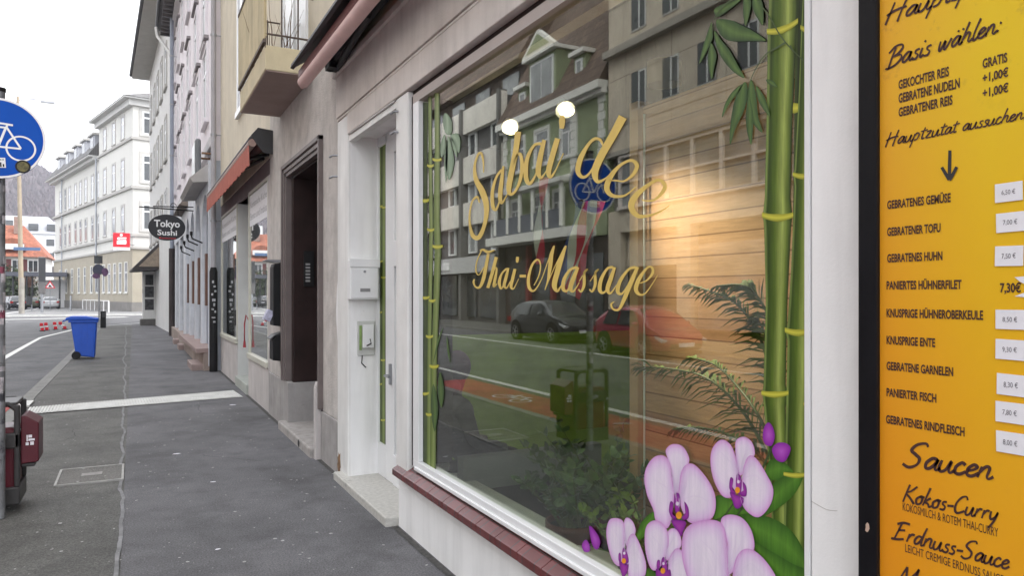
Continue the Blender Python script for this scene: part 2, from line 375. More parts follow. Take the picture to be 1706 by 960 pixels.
# wandering joint down the middle of the pavement
pts = []; y = 1.0; x = -1.79
while y < 44:
    pts.append((x, y)); y += random.uniform(.10, .28); x += random.uniform(-.022, .022); x += (-1.80 - .006 * y - x) * .18
struct('pavement_joint', strip(pts, .013, .004, .06), mat('joint mortar', (.20, .20, .205), .9, .3, 8, .3))
mb = MB()
for a_, b_ in ((1.0, 5.15), (6.76, 7.58), (9.66, 13.05), (14.65, 17.4)):
    q = strip([(-.035, a_), (-.035, b_)], .022, .0048, .07); mb.add(q.v, q.f)
struct('pavement_edge_grit', mb, mat('dark grit', (.06, .058, .055), .95, .5, 25, .4, 90))
# hairline cracks
mb = MB()
for (x0, y0, L, a) in ((-2.6, 9.8, 1.0, .3), (-.9, 11.3, .9, 1.9), (-2.9, 16, 2, 1.2), (-1.0, 18, 2.2, 1.4), (-.55, 7.8, .8, 2.3)):
    p = [(x0, y0)]
    for k in range(12): a += random.uniform(-.5, .5); p.append((p[-1][0] + math.cos(a) * L / 12, p[-1][1] + math.sin(a) * L / 12))
    q = strip(p, .003, .0045, 9); mb.add(q.v, q.f)
struct('pavement_cracks', mb, mat('crack', (.03, .03, .03), .95, .1, 3, 0))
# pale flecks trodden into the asphalt
mb = MB()
for k in range(850):
    x = random.uniform(-3.1, -.02); yy = 3.2 + 15 * random.random() ** 1.7; r_ = random.choice([.003, .004, .005, .006, .008, .011, .014]) * random.uniform(.7, 1.25)
    a = random.uniform(0, 6.3); n = random.randint(5, 8); el = random.uniform(.5, 1)
    mb.poly([(x + math.cos(t) * r_ * math.cos(a) * random.uniform(.7, 1.2) - math.sin(t) * r_ * el * math.sin(a), yy + math.cos(t) * r_ * math.sin(a) + math.sin(t) * r_ * el * math.cos(a) * random.uniform(.7, 1.2), .0062) for t in [i * 2 * math.pi / n for i in range(n)]])
tag(mb.build('litter', mat('trodden flecks', (.36, .36, .35), .9, .35, 40, 0), fix=True), 'pale gum spots and tiny flecks scattered over the asphalt pavement', 'litter', kind='stuff')
mb = MB()
for (u, v, s_) in ((387, 676, .05), (294, 758, .04), (355, 805, .022), (362, 918, .02), (62, 672, .0)):
    if not s_: continue
    g = gnd(u, v); mb.poly([(g.x + s_ * math.cos(t) * random.uniform(.6, 1.3), g.y + .7 * s_ * math.sin(t) * random.uniform(.6, 1.3), .009) for t in [i * .9 for i in range(7)]])
tag(mb.build('paper_scraps', PAPER), 'white paper scraps lying flat on the dark pavement', 'litter', kind='stuff')
# tactile strip across the pavement
mb = MB(); a0, a1, b0, b1 = Vector((-3.08, 12.32, 0)), Vector((-.12, 12.78, 0)), Vector((-3.10, 13.0, 0)), Vector((-.16, 13.66, 0))
N = 74
for i in range(N):
    f0, f1 = i / N, (i + .62) / N
    p = [a0.lerp(a1, f0), a0.lerp(a1, f1), b0.lerp(b1, f1), b0.lerp(b1, f0)]
    mb.add([(q.x, q.y, .009) for q in p] + [(q.x, q.y, .022) for q in p], [(4, 5, 6, 7), (0, 1, 5, 4), (1, 2, 6, 5), (2, 3, 7, 6), (3, 0, 4, 7)])
mb.add([(q.x, q.y, .009) for q in (a0, a1, b1, b0)], [(0, 1, 2, 3)])
mb.box(-3.30, -3.12, 13.15, 13.75, .004, .03)
struct('tactile_strip', mb, mat('white tactile paving', (.60, .60, .58), .8, .14, 6, .3, 40, stain=((.3, .3, .3), 6, .68)))
# service cover
t = thing('service_cover', 'rectangular concrete filled service cover set into the pavement', 'manhole cover', (-2.08, 7.93, 0))
part(MB().box(-2.34, -1.825, 7.61, 8.25, -.02, .006), 'infill', asphalt('cover concrete', (.15, .145, .135), (.26, .26, .25), .6), t)
mb = MB()
for b in ((-2.355, -2.335, 7.59, 8.27), (-1.828, -1.808, 7.59, 8.27), (-2.335, -1.828, 7.59, 7.61), (-2.335, -1.828, 8.25, 8.27)): mb.box(*b, -.02, .012)
part(mb, 'frame', mat('pale cover frame', (.34, .335, .32), .7, .2, 12, .2), t)
part(MB().box(-2.16, -1.99, 7.88, 8.0, 0, .011), 'plate', mat('cover plate', (.26, .25, .24), .7, .2, 20, .3), t)

# ================================================================== shop building (the near house)
B1 = thing('shop_building', 'plastered house with pinkish white shop front and taupe house entrance', 'building', (1.0, 6, 0))
GX = .035                                                   # plane of the shop glass
mb = MB(); mb.box(0, .4, 1.20, 5.16, -.2, .40); mb.box(0, .40, -1.0, 1.20, -.2, 3.12); mb.box(0, .06, 1.20, 1.475, .40, 3.10)
part(mb, 'base_wall', WHITEWALL, B1, bevel=.006)
TILE = tiles('dark red glazed tiles', (.135, .036, .036), (.07, .05, .05), .24, .12, 0, .22, 'obj', .2, .004)
mb = MB(); y = 1.48
while y < 5.05:
    mb.prism([(-.062, .392), (-.062, .436), (.05, .500), (.05, .392)], 0, .238, 'y'); n = len(mb.v)
    for i in range(n - 8, n): p = mb.v[i]; mb.v[i] = (p[0], p[1] + y, p[2])
    y += .243
part(mb, 'tile_sill', TILE, B1, bevel=.004)
mb = MB(); mb.box(-.022, .3, 4.90, 5.158, .44, 3.13); mb.box(-.024, .25, 6.5, 6.875, -.05, 3.32)
part(mb, 'pilaster', WHITE, B1, bevel=.012)
mb = MB(); mb.box(-.03, .4, -1.0, 6.872, 3.325, 3.345); mb.box(-.035, .4, -1.0, 6.89, 3.355, 3.74); mb.box(-.033, .4, -1.0, 6.49, 3.135, 3.321); mb.box(-.06, .3, -1, 6.95, 3.742, 3.80)
part(mb, 'fascia', FASCIA, B1, bevel=.006)
mb = MB(); mb.box(.02, .25, 1.46, 4.9, 3.095, 3.133); mb.box(.01, .3, 4.852, 4.898, .50, 3.09); part(mb, 'shutter_slot', DARKBROWN, B1)
mb = MB(); mb.box(-.012, .05, 5.16, 6.498, 3.075, 3.122); mb.tube([(-.02, 5.2, 3.128), (-.02, 6.45, 3.135)], .008, 6); part(mb, 'shutter_rail', WHITE, B1)
# the shop window
SW = part(MB().box(.0, .075, 1.48, 4.85, .502, .552).box(.0, .075, 4.74, 4.85, .552, 3.03).box(.0, .075, 1.48, 1.50, .552, 3.03).box(-.012, .02, 1.48, 4.80, .488, .512), 'shop_window', PVC, B1, bevel=.004)
GLS = glass('shop glass', (.84, .88, .80), 4.7, .012)
sub(MB().box(.002, .075, 1.48, 4.852, 3.03, 3.092), 'top_rail', mat('top rail painted shade', (.40, .355, .335), .6, .08, 3, .1), SW)  # beige brown paints in the shade that the fascia casts on the white frame
sub(MB().box(GX, GX + .006, 1.49, 4.75, .545, 3.035), 'pane', GLS, SW)

# --- gold lettering, traced stroke by stroke on the glass plane
def strokes(mb, data, zx, zy, sc, x0, wscale=1.0):
    """ribbons: smooth centre line through traced points with a width at each; laid on the plane x = x0"""
    for k, st in enumerate(data):
        P = []
        n = len(st)
        for i in range(n - 1):
            p0, p1, p2, p3 = st[max(i - 1, 0)], st[i], st[i + 1], st[min(i + 2, n - 1)]
            for j in range(8):
                t_ = j / 8
                P.append(tuple(.5 * ((2 * b) + (-a + c) * t_ + (2 * a - 5 * b + 4 * c - d) * t_ ** 2 + (-a + 3 * b - 3 * c + d) * t_ ** 3) for a, b, c, d in zip(p0, p1, p2, p3)))
        P.append(tuple(st[-1])); V = []
        for i, p in enumerate(P):
            a, b = P[max(i - 1, 0)], P[min(i + 1, len(P) - 1)]
            tx, ty = b[0] - a[0], b[1] - a[1]; L = math.hypot(tx, ty) or 1; nx, ny = -ty / L, tx / L; h = max(p[2], 1) * wscale / 2
            xx = x0 - .00025 * (k % 5)
            for s_ in (1, -1): V.append(on(zx + (p[0] + nx * h * s_) / sc, zy + (p[1] + ny * h * s_) / sc, xx))
        mb.add(V, [(2 * i, 2 * i + 1, 2 * i + 3, 2 * i + 2) for i in range(len(P) - 1)])
SABAI = [
 [(190,490,6),(188,410,12),(172,354,16),(148,372,14),(128,450,18),(138,540,32),(180,620,42),(210,720,38),(200,840,26),(160,938,30),(118,932,28),(96,860,16),(94,770,12),(112,690,12),(145,660,16),(162,700,8)],
 [(318,470,18),(280,520,16),(252,620,22),(254,720,26),(275,748,18),(300,690,10),(318,590,8)], [(328,445,14),(314,560,28),(305,660,30),(316,702,18),(345,660,8),(375,600,6)],
 [(430,205,42),(415,330,38),(388,470,38),(366,590,36),(375,640,22),(410,620,16),(445,540,22),(458,440,26),(445,362,20),(420,374,10),(398,430,6)],
 [(590,288,22),(540,302,18),(492,400,28),(485,520,32),(510,566,24),(550,510,12),(590,390,10)], [(612,262,26),(585,380,36),(570,480,36),(588,525,20),(620,490,8),(650,430,6)],
 [(705,252,36),(670,370,38),(642,480,36),(655,521,20),(690,475,10),(745,355,6)], [(738,92,26),(736,130,42),(734,184,28)],
 [(1020,300,12),(1000,262,18),(960,256,20),(915,300,22),(865,390,36),(846,480,34),(880,522,22),(930,490,14),(990,380,12)], [(1158,102,60),(1090,230,54),(1010,370,52),(965,480,48),(982,552,26),(1040,530,12),(1090,480,8)],
 [(1060,545,6),(1110,545,10),(1170,548,12),(1232,500,22),(1256,440,28),(1215,405,20),(1140,440,20),(1072,520,36),(1047,600,38),(1085,650,26),(1170,650,14),(1250,590,8)],
 [(1290,680,8),(1330,688,12),(1380,678,14),(1432,630,24),(1450,580,28),(1408,541,20),(1330,580,24),(1242,660,42),(1217,730,42),(1260,790,30),(1340,790,18),(1420,760,10),(1478,722,5)]]
mb = MB(); strokes(mb, SABAI, 760, 170, 4.173, GX - .0015)
sub(mb, 'gold_lettering', GOLD, SW, fix=False)
def sh(st, dx): return [(a + dx, b, c_) for a, b, c_ in st]
S1 = [(978,445,6),(1020,380,9),(1048,345,10),(1022,368,14),(1020,420,24),(1018,480,24),(995,532,16),(972,512,12)]
THAI = [
 [(148,190,12),(175,182,18),(215,200,22),(268,184,8)], [(218,215,22),(197,330,28),(176,430,30),(146,495,20),(112,492,14),(95,455,16),(102,428,10)], [(160,192,8),(122,280,9),(115,360,11),(140,392,8),(180,330,6)],
 [(285,243,26),(250,380,28),(214,502,26)], [(238,430,8),(272,340,12),(288,348,16),(272,440,24),(264,490,18),(292,465,7)],
 [(374,338,16),(332,380,16),(311,450,26),(325,507,16),(355,460,8)], [(386,334,18),(365,420,26),(351,480,24),(372,502,12),(402,445,6)],
 [(441,342,24),(420,430,26),(408,490,24),(430,506,10),(472,425,5)], [(463,240,20),(461,262,26),(459,290,16)],
 [(480,402,24),(532,402,24)],
 [(600,480,7),(640,400,10),(655,310,11),(630,264,15),(584,310,19),(554,420,25),(562,502,26),(603,523,14),(662,430,8),(720,270,8),(772,148,10)],
 [(768,150,14),(745,230,34),(735,320,34),(718,430,17),(692,517,6)], [(692,517,6),(740,400,7),(800,270,8),(868,148,10)], [(866,150,16),(826,260,42),(792,380,44),(770,480,42),(796,526,22),(835,470,7)],
 [(962,328,24),(902,350,20),(852,430,30),(845,510,30),(880,522,16),(930,430,8)], [(968,328,22),(930,420,36),(905,500,34),(930,530,16),(980,455,6)],
 S1, sh(S1, 92),
 [(1262,328,24),(1212,342,20),(1162,430,30),(1150,520,32),(1190,536,16),(1250,440,8)], [(1275,328,22),(1240,430,36),(1215,510,34),(1240,546,16),(1300,465,6)],
 [(1450,328,24),(1392,346,20),(1322,440,30),(1300,530,32),(1340,546,16),(1400,450,8)], [(1466,326,26),(1400,480,38),(1352,600,32),(1310,680,20),(1264,680,15),(1245,640,16),(1272,616,6)],
 [(1480,462,8),(1540,440,13),(1590,380,22),(1588,334,18),(1550,330,16),(1482,420,32),(1452,510,34),(1482,556,20),(1532,545,10),(1600,450,6),(1632,395,4)]]
mb = MB(); strokes(mb, THAI, 770, 380, 5.018, GX - .0015)
sub(mb, 'gold_lettering', GOLD, SW, fix=False)

# --- entrance recess with the glazed door
mb = MB(); mb.box(0, .30, 6.498, 6.6, -.05, 3.32); mb.box(.006, .30, 5.0, 5.154, .44, 3.12); mb.box(.0, .35, 5.16, 6.5, 3.123, 3.2)
part(mb, 'recess_wall', WHITEWALL, B1)
DRX = .25
D1 = part(MB().box(DRX, DRX + .06, 6.23, 6.262, .07, 3.12).box(DRX, DRX + .06, 5.16, 6.5, 3.04, 3.123).box(DRX, DRX + .06, 6.03, 6.228, .07, 3.04).box(DRX - .01, DRX + .05, 5.16, 6.03, .07, .33).box(DRX - .01, DRX + .05, 5.16, 6.03, 1.94, 2.16).box(DRX - .01, DRX + .05, 5.16, 6.03, 2.92, 3.04).box(DRX, DRX + .06, 6.262, 6.5, .07, .36).box(DRX, DRX + .06, 5.16, 5.27, .07, 3.04).box(DRX, DRX + .06, 6.484, 6.5, .36, 3.04), 'shop_door', PVC, B1, bevel=.004)
sub(MB().box(DRX + .025, DRX + .03, 5.27, 6.03, .33, 1.94).box(DRX + .025, DRX + .03, 5.27, 6.03, 2.16, 2.92), 'pane', glass('door glass', (.55, .57, .58), 1.1), D1)
sub(MB().box(DRX + .02, DRX + .026, 6.262, 6.49, .36, 3.04), 'side_pane', GLS, D1)
mb = MB(); mb.tube([(DRX - .02, 6.10, 1.0), (DRX - .06, 6.10, 1.0), (DRX - .06, 5.98, 1.0)], .011, 8); mb.box(DRX - .018, DRX, 6.08, 6.12, .92, 1.10); sub(mb, 'handle', GREYM, D1, bevel=.003)
part(MB().box(-.095, .35, 5.165, 6.74, -.2, .068), 'doorstep', mat('terrazzo step', (.46, .45, .42), .6, .16, 30, .2, 200, stain=((.30, .29, .27), 5, .62)), B1, bevel=.01)
# hinge pins on the pilaster edge
for z in (3.03, 2.88): part(MB().tube([(-.02, 5.10, z), (-.05, 5.10, z), (-.05, 5.19, z)], .009, 6), 'shutter_hook', GREYM, B1)
for z in (3.02, 2.82): part(MB().tube([(-.0, 6.92, z), (-.05, 6.94, z), (-.07, 6.99, z - .01)], .010, 6), 'shutter_hook', GREYM, B1)

# --- taupe wall with the house entrance
mb = MB(); mb.box(0, .5, 6.885, 7.60, .50, 4.3); mb.box(0, .5, 9.68, 10.86, .60, 4.3); mb.box(0, .5, 7.60, 9.68, 3.33, 4.3)
part(mb, 'taupe_wall', TAUPE, B1, bevel=.008)
for b_ in ((-.016, .5, 6.89, 7.60, -.2, .498), (-.016, .5, 9.40, 10.87, -.2, .598)): part(MB().box(*b_), 'plinth', PLINTH, B1, bevel=.008)
mb = MB(); mb.box(-.07, -.01, 7.60, 7.69, -.05, .74); mb.prism([(-.07, .74), (-.01, .74), (-.02, .79), (-.05, .80)], 7.60, 7.69, 'y'); part(mb, 'guard_stone', TAUPE_L, B1, bevel=.008)
# moulded surround and deep reveal
mb = MB()
for i, (o_, x_) in enumerate(((0, -.05), (.055, -.03), (.10, -.012))):
    mb.box(x_, .10, 7.56 + o_, 7.56 + o_ + .05, .50 if i else .52, 3.34 - o_); mb.box(x_, .10, 9.72 - o_ - .05, 9.72 - o_, .60, 3.34 - o_); mb.box(x_, .10, 7.56 + o_, 9.72 - o_, 3.34 - o_ - .05, 3.34 - o_)
part(mb, 'entrance_surround', mat('brown grey painted timber', (.145, .12, .115), .5, .15, 5, .1), B1, bevel=.006)
D2 = part(MB().box(.36, .42, 7.66, 9.5, .10, 3.2), 'house_door', BROWN, B1)
mb = MB()
for y0 in (7.72, 8.62):
    for z0, z1 in ((.25, .85), (.95, 1.75), (1.9, 2.5), (2.6, 3.1)): mb.box(.335, .362, y0, y0 + .78, z0, z1)
sub(mb, 'panel', DARKBROWN, D2, bevel=.012)
mb = MB(); mb.tube([(.33, 8.55, 1.0), (.28, 8.55, 1.0), (.28, 8.55, 1.35), (.33, 8.55, 1.35)], .012, 8)
for z in (.9, 1.2, 1.5, 1.8, 2.1): mb.ball((.33, 8.46, z), .02, .02, .02, 8, 6)
sub(mb, 'handle', GREYM, D2)
part(MB().box(.05, .42, 9.40, 9.52, .60, 3.26).box(.05, .42, 7.62, 7.70, .50, 3.26).box(.05, .42, 7.66, 9.5, 3.16, 3.26), 'reveal_lining', DARKBROWN, B1, bevel=.006)
mb = MB(); mb.box(.175, .30, 9.372, 9.40, 1.80, 2.25); IC = part(mb, 'intercom', BLACK, B1, bevel=.006)
mb = MB()
for k in range(6): mb.box(.195, .25, 9.366, 9.374, 1.86 + k * .042, 1.884 + k * .042)
sub(mb, 'name_plate', mat('name plates', (.30, .30, .30), .4, .1, 20, 0), IC)
mb = MB(); mb.box(-.10, .40, 7.70, 9.62, -.2, .10)
part(mb, 'house_step', mat('worn stone step', (.33, .31, .295), .8, .2, 9, .4, 60), B1, bevel=.02)
mb = MB(); mb.disc((-.103, 8.3, .05), 0, .042, 'x', 18); part(mb, 'drain_hole', BLACK, B1)
mb = MB(); mb.poly([(-.002, 6.95 + .07 * math.cos(t) * random.uniform(.6, 1.2) * .8, 1.55 + .32 * math.sin(t) * random.uniform(.75, 1.15)) for t in [i * .42 for i in range(15)]]); part(mb, 'bare_patch', WHITEWALL, B1)
mb = MB(); mb.poly([(-.026, 6.80 + .07 * math.cos(t) * random.uniform(.5, 1.3), .13 + .12 * math.sin(t) * random.uniform(.5, 1.2)) for t in [i * .42 for i in range(15)]]); part(mb, 'damp_stain', mat('rusty damp', (.22, .13, .07), .9, .4, 14, .2), B1)

# --- cream upper storeys
mb = MB(); mb.box(0, .5, -1.0, 10.86, 4.3, 14.5); mb.box(.002, .5, -1.0, 6.885, 3.74, 4.3); mb.box(0, .5, 10.86, 17.5, 3.66, 14.5)
part(mb, 'upper_wall', CREAM, B1)
HOODM = mat('weathered grey hood', (.28, .26, .265), .8, .2, 3, .1)
def rwin(root, y0, y1, z0, z1, x=0, fr=TRIM, pane=DARKGLASS, inner=PVC, w_=.12, pr=.05, hood=True, bars=True):
    """window of a right-hand facade (outward = -x): moulded surround, sash and pane"""
    wn = MB(); wn.box(x - pr, x + .02, y0 - w_, y0, z0, z1); wn.box(x - pr, x + .02, y1, y1 + w_, z0, z1); wn.box(x - pr, x + .02, y0 - w_, y1 + w_, z1, z1 + w_); wn.box(x - pr * 2, x + .02, y0 - w_ * 1.2, y1 + w_ * 1.2, z0 - .10, z0)
    o = part(wn, 'window', fr, root)
    if hood: sub(MB().box(x - .11, x + .02, y0 - w_, y1 + w_, z1 + w_ + .06, z1 + w_ + .14), 'hood', HOODM, o)
    s_ = MB(); f_ = .06
    s_.box(x - .02, x + .0, y0, y0 + f_, z0, z1); s_.box(x - .02, x, y1 - f_, y1, z0, z1); s_.box(x - .02, x, y0 + f_, y1 - f_, z1 - f_, z1); s_.box(x - .02, x, y0 + f_, y1 - f_, z0, z0 + f_)
    if bars: s_.box(x - .025, x, (y0 + y1) / 2 - .04, (y0 + y1) / 2 + .04, z0 + f_, z1 - f_); s_.box(x - .027, x, y0 + f_, y1 - f_, z0 + (z1 - z0) * .68, z0 + (z1 - z0) * .68 + .06)
    sub(s_, 'sash', inner, o)
    sub(MB().box(x - .008, x - .003, y0 + f_ * .5, y1 - f_ * .5, z0 + f_ * .5, z1 - f_ * .5), 'pane', pane, o)
    return o
rwin(B1, 13.1, 14.3, 5.05, 7.4, 0, PVC, PALEGLASS, hood=False, pr=.03, w_=.09)
rwin(B1, 13.1, 14.3, 8.4, 10.6, 0, PVC, PALEGLASS, hood=False, pr=.03, w_=.09)
rwin(B1, 11.2, 12.3, 8.4, 10.6, 0, PVC, PALEGLASS, hood=False, pr=.03, w_=.09)
rwin(B1, 8.35, 9.75, 4.42, 7.0, 0, PVC, mat('french window curtain', (.68, .68, .68), .3, .08, 2, 0), hood=False, pr=.03, w_=.07)
# balcony
BAL = part(MB().box(-.50, -.002, 8.02, 10.06, 4.07, 4.33), 'balcony', mat('ochre balcony slab', (.56, .49, .33), .85, .12, 3, .3, streak=.15), B1, bevel=.01)
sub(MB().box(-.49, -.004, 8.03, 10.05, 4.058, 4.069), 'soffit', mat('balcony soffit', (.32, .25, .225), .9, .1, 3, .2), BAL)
mb = MB(); y = 8.02
while y < 10.06: mb.box(-.515, -.497, y, y + .062, 4.40, 5.30); y += .075
mb.box(-.495, -.485, 8.02, 10.06, 4.42, 5.28)
sub(mb, 'slat_panel', mat('tan balcony boards', (.50, .42, .255), .7, .15, 3, .2, streak=.3), BAL)
mb = MB(); IR = mat('rusty iron', (.11, .085, .07), .7, .3, 9, .2)
mb.box(-.525, -.49, 8.0, 10.08, 4.35, 4.385); mb.box(-.525, -.49, 8.0, 10.08, 5.30, 5.335)
for z in (4.45, 4.9, 5.3): mb.tube([(-.5, 8.03, z), (0, 8.03, z)], .011, 6); mb.tube([(-.5, 10.05, z), (0, 10.05, z)], .011, 6)
for x in (-.495, -.33, -.16): mb.tube([(x, 8.03, 4.3), (x, 8.03, 5.32)], .009, 6); mb.tube([(x, 10.05, 4.3), (x, 10.05, 5.32)], .009, 6)
sub(mb, 'railing', IR, BAL)
mb = MB()
for k in range(16):
    p = [Vector((random.uniform(-.4, -.05), random.uniform(8.1, 9.6), 4.33))]
    d = Vector((random.uniform(-.3, .3), random.uniform(-.5, .5), 1))
    for j in range(6): d += Vector((random.uniform(-.3, .3), random.uniform(-.5, .5), .1)); p.append(p[-1] + d.normalized() * .13)
    mb.tube(p, [.006, .005, .005, .004, .003, .002, .001], 4, False)
part(mb, 'climber_twigs', mat('bare twigs', (.16, .10, .06), .9, .3, 9, 0), B1)

# --- second shop front under the red awning
part(MB().box(0, .4, 10.9, 13.0, -.2, .62).box(0, .3, 10.87, 11.02, .62, 3.42).box(.0, 1.0, 13.0, 13.06, -.2, .619), 'front_wall', TAUPE_L, B1, bevel=.006)
part(MB().box(0, .4, 14.7, 17.45, -.2, .76).box(.0, 1.0, 14.64, 14.7, -.2, .759), 'front_wall', TAUPE_L, B1, bevel=.006)
part(MB().box(.01, .4, 10.9, 17.45, 3.42, 3.66), 'awning_fascia', mat('maroon grey fascia', (.20, .155, .16), .8, .12, 2, .2), B1)
def shopwin(y0, y1, z0, z1):
    o = part(MB().box(-.004, .04, y0, y0 + .04, z0, z1).box(-.004, .04, y1 - .04, y1, z0, z1).box(-.004, .04, y0 + .04, y1 - .04, z1 - .05, z1).box(-.03, .04, y0, y1, z0 - .045, z0 + .035), 'display_window', mat('pale yellow metal frame', (.52, .51, .44), .4, .06, 4, 0), B1, bevel=.004)
    sub(MB().box(.018, .024, y0 + .05, y1 - .05, z0 + .04, z1 - .06), 'pane', glass('display glass', (.85, .88, .86), 6.0), o)
    zb = 2.84
    sub(MB().box(.012, .0165, y0 + .06, y1 - .06, zb, z1 - .07), 'sticker', PAPER, o)
    w_ = y1 - y0 - .34; GLM = mat('grey lettering', (.28, .28, .30), .6, .1, 4, 0)
    t_ = MB(); text_to(t_, 'Koreanische Küche', (.0105, y1 - .16, zb + .30), (0, -1, 0), (0, 0, 1), w_, .11)
    sub(t_, 'lettering', GLM, o, fix=False); t_ = MB(); text_to(t_, 'Bento und Imbiss', (.0105, y1 - .16, zb + .10), (0, -1, 0), (0, 0, 1), w_, .12)
    sub(t_, 'lettering', GLM, o, fix=False); return o
shopwin(11.02, 13.04, .68, 3.42); shopwin(14.62, 17.40, .82, 3.42)
mb = MB(); mb.box(2.2, 2.3, 10.9, 17.4, 0, 3.4); mb.box(.4, 2.2, 10.88, 10.9, 0, 3.4); mb.box(.4, 2.2, 17.4, 17.42, 0, 3.4); mb.box(.06, 2.3, 10.9, 17.4, 3.42, 3.5); mb.box(.95, 1.0, 13.06, 13.2, 0, 3.4)
part(MB().box(.02, .95, 14.60, 14.638, .17, 3.41), 'reveal_wall', mat('pale reveal', (.58, .59, .58), .7, .1, 2, 0), B1)
for y0_, y1_ in ((11.06, 13.0), (14.7, 17.36)): part(MB().box(.34, .36, y0_, y1_, .6, 2.6), 'brightening_panel', mat('pale brightening panel', (.62, .62, .60), .8, .08, 2, 0) if y0_ < 12 else bpy.data.materials['pale brightening panel'], B1)  # pale panels added close behind the glass to brighten the window interiors
part(mb, 'inner_wall', mat('shop interior grey', (.45, .45, .44), .9, .15, 1, 0), B1)
part(MB().box(.95, 1.0, 13.2, 14.6, .18, 3.3), 'side_door', mat('grey door leaf', (.60, .61, .61), .6, .1, 3, 0), B1)
part(MB().box(.4, 2.2, 10.9, 17.4, .5, .60).box(-.03, 1.0, 13.07, 14.63, -.2, .17), 'threshold', mat('green grey slab', (.36, .38, .35), .7, .1, 4, .1), B1, bevel=.01)
mb = MB()
for k in range(9): mb.box(.25 + .03 * (k % 3), .5, 15.0 + k * .26, 15.0 + k * .26 + random.uniform(.08, .2), .62, .62 + random.uniform(.2, .9))
part(mb, 'window_display', mat('display boxes', (.42, .42, .40), .7, .5, 3, 0), B1)
mb = MB(); mb.tube([(.02, 13.1, 1.25), (-.03, 13.12, 1.35), (-.05, 13.15, 1.2), (-.05, 13.15, .9)], .012, 8); mb.tube([(-.05, 13.15, .92), (-.05, 13.15, .80)], [.014, .027], 10)
tag(part(mb, 'bell_pull', mat('red hose', (.32, .03, .04), .4, .1, 4, 0), B1))
# roof edge far above
mb = MB(); mb.box(-.55, 8, -1, 17.5, 14.5, 14.75); part(mb, 'eaves', DGREY, B1)
mb = MB(); mb.prism([(-.6, 14.75), (8, 19.5), (8, 14.75)], -1, 17.5, 'y'); part(mb, 'roof', ROOFRED, B1)
# --- inside of the shop
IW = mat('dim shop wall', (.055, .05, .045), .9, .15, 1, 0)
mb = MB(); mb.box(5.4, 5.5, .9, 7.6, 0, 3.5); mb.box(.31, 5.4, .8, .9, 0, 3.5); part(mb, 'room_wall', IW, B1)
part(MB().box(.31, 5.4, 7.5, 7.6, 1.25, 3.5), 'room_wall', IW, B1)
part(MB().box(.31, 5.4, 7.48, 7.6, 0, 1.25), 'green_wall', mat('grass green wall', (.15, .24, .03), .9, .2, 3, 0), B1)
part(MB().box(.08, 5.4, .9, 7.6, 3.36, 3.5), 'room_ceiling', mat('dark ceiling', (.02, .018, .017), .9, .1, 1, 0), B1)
part(MB().box(.32, 5.4, .9, 7.5, -.1, .07), 'green_carpet', mat('green carpet', (.18, .29, .045), .95, .2, 30, .3, 200), B1)
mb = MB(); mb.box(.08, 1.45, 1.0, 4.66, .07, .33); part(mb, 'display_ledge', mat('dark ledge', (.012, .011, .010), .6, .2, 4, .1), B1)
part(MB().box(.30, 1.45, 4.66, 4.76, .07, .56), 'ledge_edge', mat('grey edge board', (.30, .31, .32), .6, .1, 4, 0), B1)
PW = part(MB().box(.80, .83, 1.0, 3.30, .33, 2.75), 'plank_screen', planks('pine boards', [(.64, .36, .20), (.68, .42, .25), (.50, .245, .13), (.64, .38, .215), (.56, .29, .155)], .105), B1)
sub(MB().box(.765, .845, 3.30, 3.375, .33, 2.78), 'post', mat('pine post', (.55, .35, .20), .6, .12, 4, .1), PW)
sub(MB().tube([(.78, 3.26, .34), (.78, 3.26, 2.7)], .006, 6), 'cable', PVC, PW)
# ================================================================== lilac house
B2 = thing('lilac_house', 'tall lilac house with rows of hooded windows and grey arched shop front', 'building', (1.0, 26, 0))
XB = -.12
mb = MB(); mb.box(XB, 8, 17.55, 35.6, 4.7, 13.3); part(mb, 'wall', LILAC, B2)
def row(ys, zs, w_, h_, fr=mat('lilac grey surround', (.74, .71, .735), .85, .05, 2, 0), hood=True):
    for y, z in zip(ys, zs): rwin(B2, y - w_ / 2, y + w_ / 2, z - h_ - .25, z - .28, XB, fr, PALEGLASS, hood=hood, w_=.13, pr=.05)
row((19.9, 22.7, 25.9, 29.0, 31.8, 34.6), [9.9] * 6, 1.05, 1.75)
row((19.9, 22.7, 25.9, 29.0, 31.8, 34.6), [12.6] * 6, 1.05, 1.6)
row((19.6, 22.0, 25.0, 28.0, 31.0, 34.2), [7.95] * 6, 1.05, 1.75)
mb = MB(); mb.box(XB - .10, XB, 17.56, 35.6, 5.0, 5.22); mb.box(XB - .18, XB, 17.56, 35.6, 13.0, 13.3); part(mb, 'string_course', mat('pale lilac band', (.62, .60, .61), .85, .05, 2, 0), B2)
mb = MB(); mb.box(-.75, 8, 17.55, 35.7, 13.3, 13.42); y = 17.7
while y < 35.6: mb.box(-.68, XB, y, y + .16, 13.08, 13.30); y += .48
part(mb, 'eaves', mat('dark eaves timber', (.12, .115, .12), .7, .1, 4, 0), B2)
mb = MB(); mb.tube([(-.80, 17.6, 13.44), (-.80, 35.7, 13.44)], .085, 10); part(mb, 'gutter', DGREY, B2)
mb = MB(); mb.prism([(-.80, 13.5), (7, 18), (7, 13.4)], 17.55, 35.7, 'y'); part(mb, 'roof', ROOFRED, B2)
